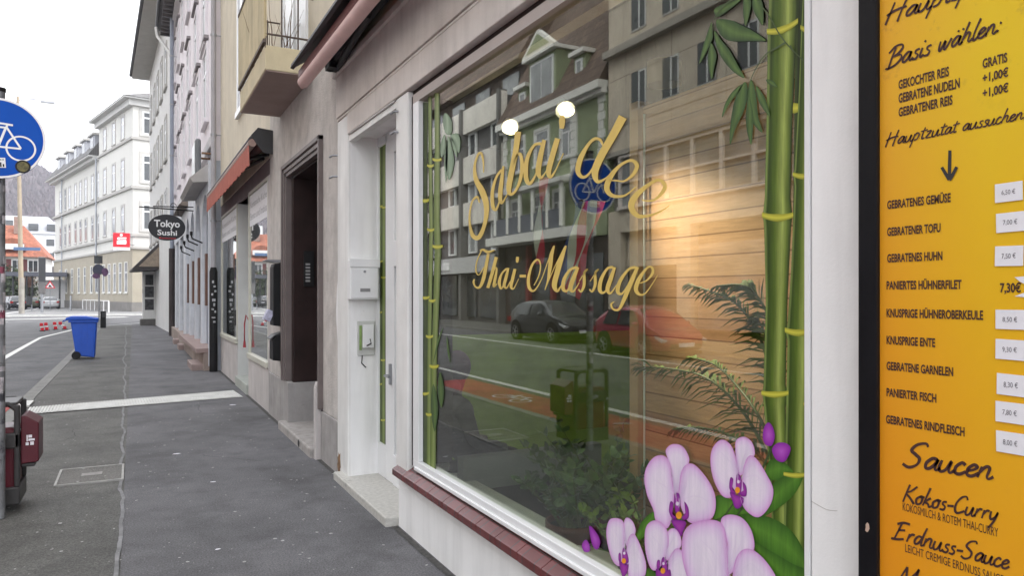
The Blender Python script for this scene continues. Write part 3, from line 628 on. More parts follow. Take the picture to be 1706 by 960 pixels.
# arched ground floor front in grey white timber and stone
GW = mat('blue white shop timber', (.60, .62, .66), .7, .09, 3, .2, streak=.25, stain=((.34, .32, .30), 5, .70))
def arch_panel(mb, x, y0, y1, z0, z1, zt, th=.1):
    """wall panel y0..y1, z0..zt with a round-headed opening"""
    yc = (y0 + y1) / 2; r_ = (y1 - y0) / 2 - .14; zc = z1 - r_
    arc = [(yc + r_ * math.cos(math.pi * k / 12), zc + r_ * math.sin(math.pi * k / 12)) for k in range(13)]
    mb.prism([(y1, z0), (yc + r_, z0)] + arc[:7] + [(yc, zt), (y1, zt)], x - th, x, 'x')
    mb.prism([(yc - r_, z0), (y0, z0), (y0, zt), (yc, zt)] + arc[6:], x - th, x, 'x')
mb = MB()
for y0 in (17.6, 19.7, 21.7, 23.7): arch_panel(mb, XB, y0, y0 + 2.0, .1, 4.05, 4.7, .12)
mb.box(XB - .12, XB, 25.72, 26.8, .1, 4.7); mb.box(XB - .12, XB, 26.8, 35.6, 3.7, 4.7)
for y0 in (29.0, 31.6, 34.0): mb.box(XB - .12, XB, y0, y0 + .7, .1, 3.7)
part(mb, 'arched_front', GW, B2, bevel=.01)
part(MB().box(XB + .01, XB + .3, 17.56, 35.6, 0, 4.7), 'front_backing', mat('grey blue backing', (.40, .43, .48), .6, .2, 1.2, 0), B2)
for y0 in (26.9, 29.8, 32.4): part(MB().box(XB - .03, XB, y0, y0 + 2.0, .8, 3.6), 'ground_window', PALEGLASS, B2)
MPM = mat('brown wood panel', (.13, .065, .045), .6, .2, 3, 0)
for y0 in (18.0, 20.1, 22.1, 24.2): part(MB().box(XB - .17, XB - .125, y0 - .28, y0 - .02, 1.45, 2.62), 'menu_panel', MPM, B2)
for (yy, zz) in ((19.2, 2.95), (20.6, 2.98), (21.9, 2.9), (23.4, 2.85)):
    mb = MB(); mb.tube([(XB - .12, yy, zz), (XB - .35, yy, zz + .1), (XB - .38, yy, zz + .22)], .02, 6); mb.box(XB - .40, XB - .34, yy - .03, yy + .04, zz + .18, zz + .27)
    part(mb, 'spot_lamp', BLACK, B2)
mb = MB(); mb.box(XB - .38, XB, 17.62, 24.4, .40, .50); part(mb, 'pink_ledge', mat('pink sandstone ledge', (.29, .215, .20), .8, .15, 4, .2), B2, bevel=.01)
mb = MB(); mb.box(XB - .22, XB, 17.62, 35.5, -.1, .395); part(mb, 'stone_base', mat('brown stone base', (.30, .24, .21), .85, .25, 1.5, .3), B2, bevel=.01)
STEPM = mat('pink step', (.28, .215, .20), .8, .12, 4, .2)
for b_ in ((-.58, -.10, 17.75, 19.2, -.05, .14), (-.5, -.1, 24.6, 25.4, -.05, .16), (-.5, -.1, 27.5, 28.4, -.05, .16)): part(MB().box(*b_), 'entrance_step', STEPM, B2, bevel=.015)
mb = MB(); mb.prism([(-.62, 4.30), (-.12, 4.75), (-.12, 4.25), (-.55, 4.2)], 17.7, 21.5, 'y'); part(mb, 'cornice', mat('grey moulded cornice', (.40, .385, .375), .8, .15, 2, .1), B2)
mb = MB(); mb.prism([(-.50, 4.45), (-.12, 4.85), (-.12, 4.4)], 24.5, 28.0, 'y'); part(mb, 'cornice', mat('brown cornice', (.20, .165, .14), .8, .15, 2, .1), B2)

# ================================================================== white house at the corner (turned slightly)
B3 = thing('white_corner_house', 'white house with wide grey boarded eaves at the far street corner', 'building', (-.28, 35.7, 0), R(90 + 2.2))
def lw(root, name, m, mb, bevel=0): return mb.build(name, m, root, bevel=bevel)
L3 = 14.6
lw(B3, 'wall', OFFW, MB().box(0, L3, -9, 0, 0, 15.0))
lw(B3, 'eaves', mat('grey boarded soffit', (.40, .385, .36), .8, .08, 2, .1), MB().box(-.6, L3 + .5, -9, .95, 15.0, 15.12))
mb = MB(); mb.tube([(-.6, 1.0, 15.2), (L3 + .5, 1.0, 15.2)], .10, 10); mb.box(-.6, L3 + .5, .88, .98, 15.122, 15.4); lw(B3, 'gutter', DGREY, mb)
lw(B3, 'roof', SLATE, MB().prism([(1.0, 15.4), (-9, 20), (-9, 15.13)], -.6, L3 + .5, 'x'))
def lwin(root, x0, x1, z0, z1, y=0, fr=TRIM, pane=DARKGLASS, w_=.13, pr=.05, sash=PVC, arch=False, small=False):
    """window of a building in its own frame (facade at y, outward +y)"""
    wn = MB()
    if arch:
        xc = (x0 + x1) / 2; r_ = (x1 - x0) / 2; zc = z1 - r_
        A = [(xc + r_ * math.cos(math.pi * k / 10), zc + r_ * math.sin(math.pi * k / 10)) for k in range(11)]
        wn.prism([(x1 + w_, z0), (x1, z0)] + A[:6] + [(xc, z1 + w_), (x1 + w_, z1 + w_)], y - .02, y + pr, 'y')
        wn.prism([(x0, z0), (x0 - w_, z0), (x0 - w_, z1 + w_), (xc, z1 + w_)] + A[5:], y - .02, y + pr, 'y')
    else:
        wn.box(x0 - w_, x0, y - .02, y + pr, z0, z1); wn.box(x1, x1 + w_, y - .02, y + pr, z0, z1); wn.box(x0 - w_, x1 + w_, y - .02, y + pr, z1, z1 + w_)
    wn.box(x0 - w_ * 1.2, x1 + w_ * 1.2, y - .02, y + pr * 2, z0 - .12, z0)
    o = wn.build('window', fr, root)
    s_ = MB(); f_ = .09; zt = z0 + (z1 - z0) * .66
    s_.box(x0, x0 + f_, y - .02, y + .028, z0, z1); s_.box(x1 - f_, x1, y - .02, y + .028, z0, z1); s_.box(x0 + f_, x1 - f_, y - .02, y + .028, zt, zt + f_); s_.box(x0 + f_, x1 - f_, y - .02, y + .028, z0, z0 + f_)
    if not small: s_.box((x0 + x1) / 2 - .05, (x0 + x1) / 2 + .05, y - .02, y + .027, z0 + f_, zt); s_.box(x0 + f_, x1 - f_, y - .02, y + .028, z1 - f_, z1)
    s_.build('sash', sash, o)
    if arch: MB().prism(A + [(x0, z0), (x1, z0)], y + .002, y + .012, 'y').build('pane', pane, o)
    else: MB().box(x0, x1, y + .002, y + .012, z0, z1).build('pane', pane, o)
    return o
for z in (4.6, 8.0, 11.4):
    for x in (1.6, 4.2, 6.8, 9.4, 12.2): lwin(B3, x, x + 1.05, z, z + 1.9, 0, mat('white surround', (.6, .6, .6), .8, .05, 2, 0) if x == 1.6 and z == 4.6 else TRIM, PALEGLASS)
# gabled porch canopy and its poster pillar
mb = MB(); mb.prism([(-.05, 4.45), (1.25, 3.02), (1.25, 2.92), (-.05, 3.0)], 6.6, 10.2, 'x'); lw(B3, 'porch_roof', mat('dark porch roof', (.055, .05, .05), .7, .2, 4, .2), mb)
lw(B3, 'porch_gable', mat('old brick gable', (.28, .23, .18), .9, .25, 6, .4), MB().prism([(.0, 4.2), (.95, 3.15), (0, 3.15)], 6.55, 6.59, 'x'))
PIL = lw(B3, 'porch_pillar', OFFW, MB().box(9.4, 10.1, -.02, .62, .35, 2.96), .01)
MB().box(9.3, 10.2, -.02, .74, -.05, .348).build('stone_foot', mat('dark stone foot', (.13, .125, .12), .9, .2, 3, .3), PIL, bevel=.02)
mb = MB(); mb.box(9.385, 9.398, .08, .52, 1.55, 2.15); mb.box(9.385, 9.398, .08, .52, .85, 1.45); mb.box(9.385, 9.398, .1, .5, 2.22, 2.8); mb.build('poster', mat('dark torn posters', (.06, .06, .065), .6, .8, 7, 0), PIL)
MB().box(8.9, 9.3, .64, .66, 1.75, 2.0).build('paper_corner', TRIM, PIL)

# ================================================================== sandstone bank house across the junction
B4 = thing('bank_building', 'large cream corner building with arched windows and sandstone ground floor', 'building', (-1.75, 81.0, 0), math.atan2(.969, -.246))
KH, KL = 13.8, 39.5
lw(B4, 'upper_wall', mat('white plaster upper', (.62, .61, .575), .9, .03, .4, 0), MB().box(0, KH, -14, 0, 6.2, 20.6).box(KH, KL, -14, -.12, 6.2, 17.2))
lw(B4, 'ground_wall', SAND, MB().box(0, KL, -14, .06, .95, 6.2))
lw(B4, 'plinth', mat('dark stone plinth', (.20, .19, .18), .9, .15, 1, .2), MB().box(-.08, KL, -14, .14, -.3, .95))
CORN = mat('grey cornice stone', (.40, .39, .37), .85, .07, 2, .1)
for b_ in ((-.16, KL, .18, 6.2, 6.42), (-.16, KL, .18, 7.45, 7.70), (-.18, KL, .20, 12.15, 12.42), (-.16, KH, .18, 17.0, 17.25)): lw(B4, 'cornice', CORN, MB().box(b_[0], b_[1], -14, b_[2], b_[3], b_[4]))
mb = MB(); mb.box(-.3, KH + .2, -14, .45, 20.3, 20.9); mb.box(-.7, KH + .5, -14, .95, 20.9, 21.05); mb.box(KH + .5, KL + .6, -14, .5, 16.9, 17.25); mb.box(KH + .5, KL + .9, -14, .95, 17.25, 17.4)
lw(B4, 'eaves', mat('pale eaves', (.55, .545, .53), .85, .05, 1, 0), mb)
mb = MB(); V = [(-.8, 1.0, 21.06), (KH + .6, 1.0, 21.06), (KH + .6, -14, 21.06), (-.8, -14, 21.06), (4.5, -5.5, 23.6), (KH - 4, -5.5, 23.6)]
mb.add(V, [(0, 1, 5, 4), (1, 2, 5), (2, 3, 4, 5), (3, 0, 4), (0, 3, 2, 1)])
mb.prism([(1.0, 17.41), (-1.3, 20.6), (-7, 22.0), (-14, 17.41)], KH + .55, KL + .9, 'x')
lw(B4, 'roof', SLATE, mb)
for k in (15.2, 19.4, 23.8, 28.8, 34.0):
    d_ = lw(B4, 'dormer', mat('grey blue dormer', (.42, .43, .47), .7, .05, 1, 0) if k < 16 else bpy.data.materials['grey blue dormer'], MB().box(k, k + 2.3, -3.5, .15, 17.9, 19.9))
    MB().box(k - .25, k + 2.55, -3.5, .4, 19.9, 20.15).build('dormer_roof', TRIM, d_)
    MB().box(k + .5, k + 1.8, .152, .19, 18.3, 19.7).build('pane', DARKGLASS, d_)
low = [14.4, 17.4, 20.8, 23.6, 26.4, 29.9, 32.6, 35.7]; high = [3.7, 7.3, 11.1]
for k in high:
    lwin(B4, k - .55, k + .55, 17.6, 19.8, 0, TRIM, PALEGLASS, w_=.22, small=True); lwin(B4, k - .55, k + .55, 12.75, 15.4, 0, TRIM, PALEGLASS, w_=.22, small=True)
for k in low: lwin(B4, k - .55, k + .55, 12.8, 15.5, -.12, TRIM, PALEGLASS, w_=.22, small=True)
for k in high + low: lwin(B4, k - .55, k + .55, 8.1, 10.7, 0 if k in high else -.12, TRIM, PALEGLASS, w_=.2, small=True, arch=True)
for k in [2.2, 4.4, 6.6, 8.9, 11.3, 14, 17, 20.4, 23.6, 27.5, 31, 35]: lwin(B4, k - .5, k + .5, 1.9, 4.9, .06, mat('pale frame', (.66, .65, .6), .7, .05, 2, 0) if k == 2.2 else bpy.data.materials['pale frame'], PALEGLASS, w_=.10, small=True)
# short face towards the viewer (local x = 0, outward -x): turned windows
F4 = R(90)
def endwin(y0, y1, z0, z1):
    wn = MB(); w_ = .3
    wn.box(-.06, .0, y0 - w_, y0, z0, z1); wn.box(-.06, 0, y1, y1 + w_, z0, z1); wn.box(-.06, 0, y0 - w_, y1 + w_, z1, z1 + w_); wn.box(-.10, 0, y0 - w_, y1 + w_, z0 - .2, z0)
    o = wn.build('window', TRIM, B4); s_ = MB(); f_ = .15
    for a, b in ((y0, y0 + f_), (y1 - f_, y1), ((y0 + y1) / 2 - .07, (y0 + y1) / 2 + .07)): s_.box(-.05, -.012, a, b, z0, z1)
    for a in (z0, z1 - f_, z0 + (z1 - z0) * .68): s_.box(-.052, -.012, y0, y1, a, a + f_)
    s_.build('sash', PVC, o); MB().box(-.02, -.004, y0, y1, z0, z1).build('pane', DARKGLASS, o)
for y0 in (-2.35, -6.2, -9.8):
    for z0, z1 in ((17.6, 19.9), (12.9, 15.6), (8.1, 10.7)): endwin(y0, y0 + 1.5, z0, z1)
for x_, y_ in ((14.0, .25), (33.8, .1)): lw(B4, 'downpipe', ZINC, MB().tube([(x_, y_, 2), (x_, y_, 17)], .09, 8))
# red bank sign standing out from the facade
bs = thing('bank_sign', 'red square bank sign with a white dotted letter S on the cream corner building', 'sign', (-2.1, 79.6, 7.1))
c0 = aty(202.5, 400, 79.6); 
SIGNRED = mat('sign red', (.60, .02, .035), .4, .04, 2, 0); SIGNW = mat('sign white', (.78, .78, .78), .4, .02, 2, 0)
hw_ = .72 * 1.0; cx_, cz_ = c0.x, c0.z
part(MB().box(cx_ - .72, cx_ + .72, 79.55, 79.8, cz_ - .68, cz_ + .68), 'panel', SIGNRED, bs, bevel=.03)
mb = MB(); q = 79.53
mb.disc((cx_ - .02, q, cz_ + .47), 0, .13, 'y', 20)
S_ = [(.42, .26), (-.28, .26), (-.36, .20), (-.36, .04), (-.28, -.02), (.20, -.02), (.20, -.08), (-.40, -.08), (-.40, -.42), (.32, -.42), (.42, -.34), (.42, -.08), (.36, .06), (-.16, .06), (-.16, .12), (.42, .12)]
mb.poly([(cx_ + a, q, cz_ + b) for a, b in S_]); part(mb, 'emblem', SIGNW, bs)
mb = MB(); mb.box(cx_ - .70, cx_ + .72, 79.56, 79.78, cz_ - .98, cz_ - .70); part(mb, 'name_strip', SIGNW, bs)
mb = MB(); text_to(mb, 'Sparkasse', (cx_ - .5, 79.55, cz_ - .91), (1, 0, 0), (0, 0, 1), 1.0, .14, .01); part(mb, 'lettering', mat('grey print', (.35, .35, .37), .5, .05, 2, 0), bs, fix=False)
mb = MB(); mb.tube([(cx_ + .72, 79.7, cz_ - .4), (cx_ + 1.1, 80.6, cz_ - .4)], .05, 6); mb.tube([(cx_ + .72, 79.7, cz_ + .4), (cx_ + 1.1, 80.6, cz_ + .4)], .05, 6); part(mb, 'bracket', GREYM, bs)

# ================================================================== things hung on the street front
def awning(name, label, y0, y1, zc, reach, drop, cloth, valance, bar_r, cover=.0):
    t = thing(name, label, 'awning', (0, (y0 + y1) / 2, zc))
    return t
# --- red awning over the second shop
a1 = thing('shop_awning', 'folded red awning with a scalloped valance over the grey shop front', 'awning', (0, 13.5, 3.7))
ya, yb = 10.62, 17.1
part(MB().prism([(-.0, 3.98), (-.20, 4.0), (-.32, 3.86), (-.33, 3.83), (-.22, 3.90), (0, 3.90)], ya, yb, 'y'), 'cover', mat('grey awning hood', (.10, .095, .10), .5, .15, 3, .1), a1, bevel=.004)
part(MB().prism([(0, 3.99), (-.20, 4.01), (-.29, 3.90), (-.20, 3.76), (-.13, 3.67), (0, 3.66)], ya - .03, ya - .004, 'y'), 'end_plate', DGREY, a1, bevel=.004)
part(MB().tube([(-.27, ya, 3.80), (-.27, yb, 3.80)], .055, 12), 'front_bar', mat('pinkish bar', (.36, .25, .22), .5, .1, 3, 0), a1)
part(MB().tube([(-.13, ya + .02, 3.82), (-.13, yb, 3.82)], .07, 12), 'cloth_roll', mat('rolled cloth', (.12, .05, .05), .9, .2, 3, 0), a1)
mb = MB(); V = []; n = 180
for i in range(n + 1):
    y = ya + (yb - ya) * i / n; V += [(-.315 + .006 * math.sin(i * 1.1), y, 3.77), (-.315 + .012 * math.sin(i * 1.1 + .5), y, 3.50 - .022 * abs(math.sin(i * math.pi / 4)))]
mb.add(V, [(2 * i, 2 * i + 1, 2 * i + 3, 2 * i + 2) for i in range(n)])
part(mb, 'valance', mat('salmon red awning cloth', (.38, .125, .095), .85, .1, 5, .2, 200), a1)
mb = MB(); mb.tube([(-.02, ya + .25, 3.70), (-.25, ya + .9, 3.72)], .025, 6); mb.tube([(-.05, ya + .5, 3.68), (-.23, ya + 2.2, 3.70)], .025, 6); part(mb, 'folding_arm', BLACK, a1)
# --- pink awning of the massage shop, directly above the camera
a2 = thing('shop_awning', 'dark hooded awning with a pale pink roll over the big shop window', 'awning', (0, 4, 3.8))
ya, yb = -.8, 7.02
part(MB().prism([(.0, 4.16), (-.02, 4.17), (-.42, 3.855), (-.43, 3.815), (-.40, 3.805), (-.38, 3.83), (0, 4.10)], ya, yb, 'y'), 'cover', mat('dark awning hood', (.030, .026, .028), .6, .2, 3, .1), a2, bevel=.003)
part(MB().tube([(-.315, ya, 3.69), (-.315, yb - .03, 3.69)], .054, 16).tube([(-.315, yb - .03, 3.69), (-.315, yb + .03, 3.66)], [.054, .02], 12), 'cloth_roll', mat('pink awning cloth', (.64, .45, .43), .8, .12, 2.5, .2, 60), a2)
part(MB().box(-.355, -.325, ya, yb, 3.735, 3.80), 'front_bar', mat('maroon bar', (.16, .05, .05), .5, .15, 3, 0), a2)
mb = MB(); mb.tube([(-.12, ya, 3.86), (-.12, yb - .2, 3.86)], .045, 10); mb.tube([(-.2, 4.0, 3.78), (-.10, 6.6, 3.82)], .03, 8); mb.tube([(-.06, 6.7, 3.78), (-.22, 5.2, 3.74)], .032, 8); mb.box(-.16, 0, 6.62, 6.78, 3.76, 3.92); mb.ball((-.12, 6.75, 3.80), .05, .06, .05, 10, 6)
mb.tube([(-.06, 3.9, 3.78), (-.24, 2.4, 3.74)], .032, 8); mb.box(-.16, 0, 3.82, 3.98, 3.76, 3.92)
part(mb, 'folding_arm', BLACK, a2)
# --- letter boxes
l1 = thing('letter_box', 'tall black letter box with folded paper sticking out beside the house door', 'letter box', (-.05, 9.9, 1.7))
part(MB().prism([(-.002, 1.28), (-.125, 1.30), (-.125, 2.05), (-.11, 2.10), (-.002, 2.12)], 9.80, 10.07, 'y'), 'box', BLACK, l1, bevel=.006)
part(MB().prism([(-.002, 2.125), (-.10, 2.115), (-.22, 2.14), (-.22, 2.15), (-.002, 2.15)], 9.79, 10.08, 'y'), 'lid', GREYM, l1)
mb = MB(); mb.tube([(-.19, 10.05, 1.50), (-.19, 10.05, 1.30)], [.006, .03], 6)
part(MB().box(-.21, -.125, 9.86, 10.0, 1.36, 1.50, Matrix.Rotation(R(25), 3, 'Y')), 'folded_paper', mat('folded leaflets', (.45, .45, .58), .6, .4, 20, 0), l1)
l2 = thing('letter_box', 'small black letter box below the tall one on the taupe wall', 'letter box', (-.05, 9.9, 1.0))
part(MB().prism([(-.002, .83), (-.13, .85), (-.13, 1.10), (-.10, 1.16), (-.002, 1.19)], 9.80, 10.07, 'y'), 'box', BLACK, l2, bevel=.006)
part(MB().prism([(-.002, 1.195), (-.105, 1.165), (-.165, 1.12), (-.168, 1.13), (-.11, 1.178), (-.002, 1.21)], 9.79, 10.08, 'y'), 'lid', DGREY, l2)
# --- white letter box in the recess and the open junction box
m1 = thing('letter_box', 'white metal letter box on the side wall of the shop entrance', 'letter box', (.1, 6.45, 1.83))
WM = mat('white enamel', (.70, .71, .71), .35, .04, 3, 0)
part(MB().box(-.03, .235, 6.40, 6.497, 1.655, 2.01), 'box', WM, m1, bevel=.008)
part(MB().box(-.036, .241, 6.388, 6.40, 1.945, 2.02), 'lid', WM, m1, bevel=.004)
part(MB().box(-.02, .225, 6.392, 6.4, 1.67, 1.93), 'door', WM, m1, bevel=.003)
part(MB().box(.06, .15, 6.388, 6.393, 1.725, 1.755), 'name_slot', mat('grey slot', (.22, .22, .22), .5, .1, 9, 0), m1)
part(MB().tube([(.10, 6.393, 1.905), (.10, 6.385, 1.905)], .012, 10), 'lock', GREYM, m1)
m2 = thing('junction_box', 'open transparent junction box with loose cover below the white letter box', 'junction box', (.12, 6.48, 1.3))
part(MB().box(.06, .22, 6.478, 6.497, 1.15, 1.46), 'back_plate', mat('grey plate', (.50, .51, .49), .4, .06, 9, 0), m2, bevel=.004)
part(MB().box(.10, .20, 6.44, 6.478, 1.22, 1.43), 'cover', WM, m2, bevel=.006)
mb = MB(); mb.box(.075, .095, 6.465, 6.478, 1.20, 1.42); part(mb, 'terminal', mat('green terminal', (.20, .30, .10), .5, .2, 20, 0), m2)
mb = MB(); mb.tube([(.13, 6.435, 1.24), (.17, 6.43, 1.26), (.16, 6.43, 1.30)], .006, 6); mb.tube([(.10, 6.47, 1.15), (.10, 6.49, 1.08), (.14, 6.494, 1.04)], .005, 6); part(mb, 'loose_wire', BLACK, m2)
# --- downpipes
def downpipe(name, label, x, y, segs, z1, m_hi, r=.05, hi=None):
    t = thing(name, label, 'downpipe', (x, y, 0)); part(MB().tube([(x, y, segs), (x, y, z1)], r, 14), 'pipe', m_hi, t)
    for z in [k for k in (3.3, 5.2, 7.4, 9.5, 11.5) if k < z1 - .3]: part(MB().tube([(x, y, z), (x, y, z + .05)], r * 1.18, 14).tube([(x, y, z + .025), (x + .25, y, z + .025)], .012, 6), 'clamp', GALV, t)
    return t
p1 = downpipe('downpipe', 'grey downpipe with a thick sticker covered black foot beside the red awning', -.16, 17.35, 2.25, 13.6, mat('grey lilac pipe', (.36, .35, .37), .5, .1, 2, 0), .055)
part(MB().tube([(-.16, 17.35, 0), (-.16, 17.35, 2.2), (-.16, 17.35, 2.30)], [.085, .085, .06], 16), 'foot_pipe', BLACK, p1)
mb = MB()
def stickers(mb, x, y, r, items):
    for (a, z, w_, h_) in items:
        for k in range(4):
            t0, t1 = a + w_ / r * (k / 4 - .5), a + w_ / r * ((k + 1) / 4 - .5)
            mb.add([(x + r * math.sin(t), y - r * math.cos(t), zz) for t, zz in ((t0, z), (t1, z), (t1, z + h_), (t0, z + h_))], [(0, 1, 2, 3)])
stickers(mb, -.16, 17.35, .087, [(-.2, 1.95, .04, .06), (.2, 1.86, .05, .04), (.4, 1.75, .05, .05), (-.4, 1.68, .04, .05), (0, 1.55, .07, .06), (.1, 1.44, .04, .07), (-.3, 1.36, .05, .04), (.35, 1.3, .04, .05), (-.1, 1.18, .08, .03), (.1, 1.08, .05, .04)])
part(mb, 'sticker', mat('torn pale stickers', (.38, .38, .40), .6, .6, 25, 0), p1)
p2 = downpipe('downpipe', 'tall bluish downpipe with a black lower half at the far end of the lilac house', -.32, 33.2, 3.6, 13.3, mat('blue grey pipe', (.27, .30, .36), .5, .1, 2, 0), .075)
part(MB().tube([(-.32, 33.2, 0), (-.32, 33.2, 3.6)], .115, 14), 'foot_pipe', mat('black brown pipe', (.045, .035, .035), .6, .3, 2, 0), p2)
mb = MB(); mb.tube([(-.85, 35.3, 13.3), (-.8, 35.2, 12.9), (-.4, 33.6, 11.8), (-.32, 33.2, 11.4)], .07, 10); part(mb, 'swan_neck', mat('pale pipe', (.5, .49, .47), .5, .1, 2, 0), p2)
# --- oval hanging sign
ts = thing('hanging_sign', 'black oval hanging sign with white two line lettering on an iron bracket', 'sign', (-.76, 21.4, 3.48))
mb = MB(); N = 48
mb.prism([(-.765 + .445 * math.cos(2 * math.pi * k / N), 3.475 + .345 * math.sin(2 * math.pi * k / N)) for k in range(N)], 21.37, 21.43, 'y'); part(mb, 'panel', mat('sign black', (.014, .014, .018), .4, .1, 3, 0), ts)
mb = MB(); text_to(mb, 'Tokyo', (-1.075, 21.36, 3.49), (1, 0, 0), (0, 0, 1), .62, .185, .025); text_to(mb, 'Sushi', (-.995, 21.36, 3.27), (1, 0, 0), (0, 0, 1), .47, .145, .022); part(mb, 'lettering', SIGNW, ts, fix=False)
mb = MB(); text_to(mb, 'Restaurant', (-.95, 21.36, 3.175), (1, 0, 0), (0, 0, 1), .40, .042, .01); part(mb, 'small_lettering', SIGNRED, ts, fix=False)
mb = MB(); mb.tube([(-.12, 21.4, 3.95), (-1.42, 21.4, 3.99)], .018, 6); mb.tube([(-.12, 21.4, 4.05), (-1.1, 21.4, 4.02)], .014, 6)
for x in (-1.05, -.5): mb.tube([(x, 21.4, 3.97), (x, 21.4, 3.78)], .010, 6)
mb.tube([(-.62 + .08 * math.cos(t * .5) * (1 - t * .05), 21.4, 4.06 + .08 * math.sin(t * .5) * (1 - t * .05)) for t in range(13)], .010, 5)
part(mb, 'bracket', BLACK, ts)
for ch in ts.children: ch.location.x -= .172
# --- light box over the arched front
lb = thing('light_box', 'grey light box sign with rounded corners on two arms beside the awning', 'sign', (-.4, 18.2, 4.7))
part(MB().box(-.50, -.38, 17.75, 18.75, 4.25, 5.2), 'case', mat('grey case', (.16, .17, .18), .5, .1, 2, 0), lb, bevel=.05, seg=3)
part(MB().box(-.512, -.502, 17.83, 18.67, 4.33, 5.12), 'face', mat('pale sign face', (.68, .71, .71), .3, .08, 2, 0), lb, bevel=.004)
mb = MB(); mb.tube([(-.36, 17.9, 4.9), (-.1, 17.9, 4.9)], .025, 8); mb.tube([(-.36, 17.9, 4.35), (-.1, 17.9, 4.35)], .025, 8); mb.tube([(-.36, 18.6, 4.9), (-.1, 18.6, 4.9)], .025, 8); part(mb, 'arm', mat('rusty arm', (.26, .15, .08), .7, .2, 5, 0), lb)
# ================================================================== across the street (also seen mirrored in the shop glass)
XO = -17.0
def opp(name, label, y_hi): return thing(name, label, 'building', (XO, y_hi, 0), R(-90))
# --- modern concrete block
YH = 58.0
B5 = opp('concrete_block', 'modern concrete block with pale parapet bands and dark window strips', YH); LB = YH - 37.4
CONC = mat('pale concrete', (.70, .67, .62), .9, .08, 1.2, .3, 30, streak=.2); DPAN = mat('dark panel', (.10, .095, .095), .6, .2, 1, 0)
lw(B5, 'wall', DPAN, MB().box(0, LB, -10, -.25, 0, 13.2))
mb = MB()
for z0, z1 in ((11.9, 13.4), (8.75, 10.4), (6.05, 7.5)): mb.box(0, LB - .02, -.24, .12, z0, z1)
lw(B5, 'parapet_band', CONC, mb)
PILM = mat('grey pillar', (.16, .155, .15), .8, .1, 2, 0)
for x in (1.5, 8.2, 14.8, LB - .35): lw(B5, 'pillar', PILM, MB().box(x, x + .3, -.24, .3, 0, 13.5))
for z0, z1 in ((10.42, 11.88), (7.52, 8.73), (4.3, 6.03)):
    x = 2.2
    while x < LB - 1.6:
        o = MB().box(x, x + .1, -.24, -.1, z0, z1).box(x + 1.0, x + 1.1, -.24, -.1, z0, z1).box(x + .1, x + 1.0, -.24, -.1, z0, z0 + .1).box(x + .1, x + 1.0, -.24, -.1, z1 - .1, z1).build('window', PVC, B5)
        MB().box(x + .1, x + 1.0, -.235, -.2, z0 + .1, z1 - .1).build('pane', PALEGLASS if random.random() < .5 else DARKGLASS, o); x += 3.3 if int(x * 10) % 3 else 2.2
lw(B5, 'attic', mat('brown attic boards', (.13, .10, .085), .8, .2, 1, 0), MB().box(0, LB, -10, -1.6, 13.2, 15.4))
lw(B5, 'roof', ROOFBR, MB().prism([(-.9, 15.4), (-7, 26), (-10, 15.4)], 0, LB, 'x'))
mb = MB()
for k in range(5): mb.box(1.5 + k * 4, 3.6 + k * 4, -1.58, -1.5, 13.6, 15.0)
lw(B5, 'attic_window', PALEGLASS, mb)
SF = lw(B5, 'shop_fascia', mat('pale sign band', (.50, .50, .50), .5, .05, 2, 0), MB().box(1, LB - .5, -.24, .35, 3.05, 4.05))
mb = MB()
for k in (3.0, 10.0): mb.box(k, k + 3.4, .352, .40, 3.3, 3.8)
mb.build('sign_panel', SIGNW, SF)
mb = MB()
for k in range(6): mb.box(1.6 + k * 3.1, 4.1 + k * 3.1, -.24, -.15, .3, 2.95)
lw(B5, 'shop_window', DARKGLASS, mb)
# --- green plastered old house
YG = 37.38
B6 = opp('green_house', 'sage green old house with white trim, balcony front and gabled roof dormers', YG); LG = YG - 27.1
GREEN = mat('sage green plaster', (.30, .345, .22), .9, .08, 1, .2, 40, streak=.1); WT = mat('white stone trim', (.74, .74, .71), .8, .06, 3, .1)
lw(B6, 'wall', GREEN, MB().box(0, LG, -10, 0, 4.4, 11.0))
lw(B6, 'ground_wall', mat('dark shop front', (.075, .06, .055), .6, .3, 1.5, 0), MB().box(0, LG, -10, -.1, 0, 4.4))
mb = MB(); mb.box(-.1, LG, -.2, .5, 10.95, 11.3); mb.box(0, LG, -.2, .3, 10.75, 10.95); mb.box(0, LG, 0, .15, 7.3, 7.55)
lw(B6, 'cornice', WT, mb)
mb = MB()
for x in (0.02, LG - 3.0, LG - .62):
    z = 7.6; k = 0
    while z < 10.6: mb.box(x - (.06 if k % 2 and x > 1 else 0), x + (.5 if k % 2 else .38), 0, .06, z, z + .36); z += .40; k += 1
lw(B6, 'quoin', WT, mb)
for x in (1.2, 3.8, 6.4): lwin(B6, x, x + 1.3, 8.45, 10.2, 0, WT, PALEGLASS, w_=.16, pr=.08)
mb = MB()
for x in (.4, 1.9, 3.3, 4.7, 6.2, 7.5): mb.tube([(x, .7, 5.0), (x, .7, 7.2)], .12, 10)
mb.box(.2, 7.8, .3, .95, 7.1, 7.32); mb.box(-.1, 9.4, 0, 1.1, 4.4, 4.85); lw(B6, 'loggia_frame', WT, mb)
mb = MB()
for a, b in ((.5, 1.8), (2.0, 3.2), (3.4, 4.6), (4.8, 6.1), (6.3, 7.4)): mb.box(a, b, .68, .74, 4.9, 5.85)
lw(B6, 'balcony_panel', mat('grey blue balcony panel', (.13, .14, .17), .6, .1, 3, 0), mb)
for x in (1.0, 3.6, 5.6): lwin(B6, x, x + 1.0, 5.0, 6.9, 0, WT, PALEGLASS, w_=.1)
lw(B6, 'roof', ROOFBR, MB().prism([(.45, 11.31), (-1.6, 15.0), (-7.5, 25), (-10, 11.31)], -.1, LG, 'x'))
mb = MB(); 
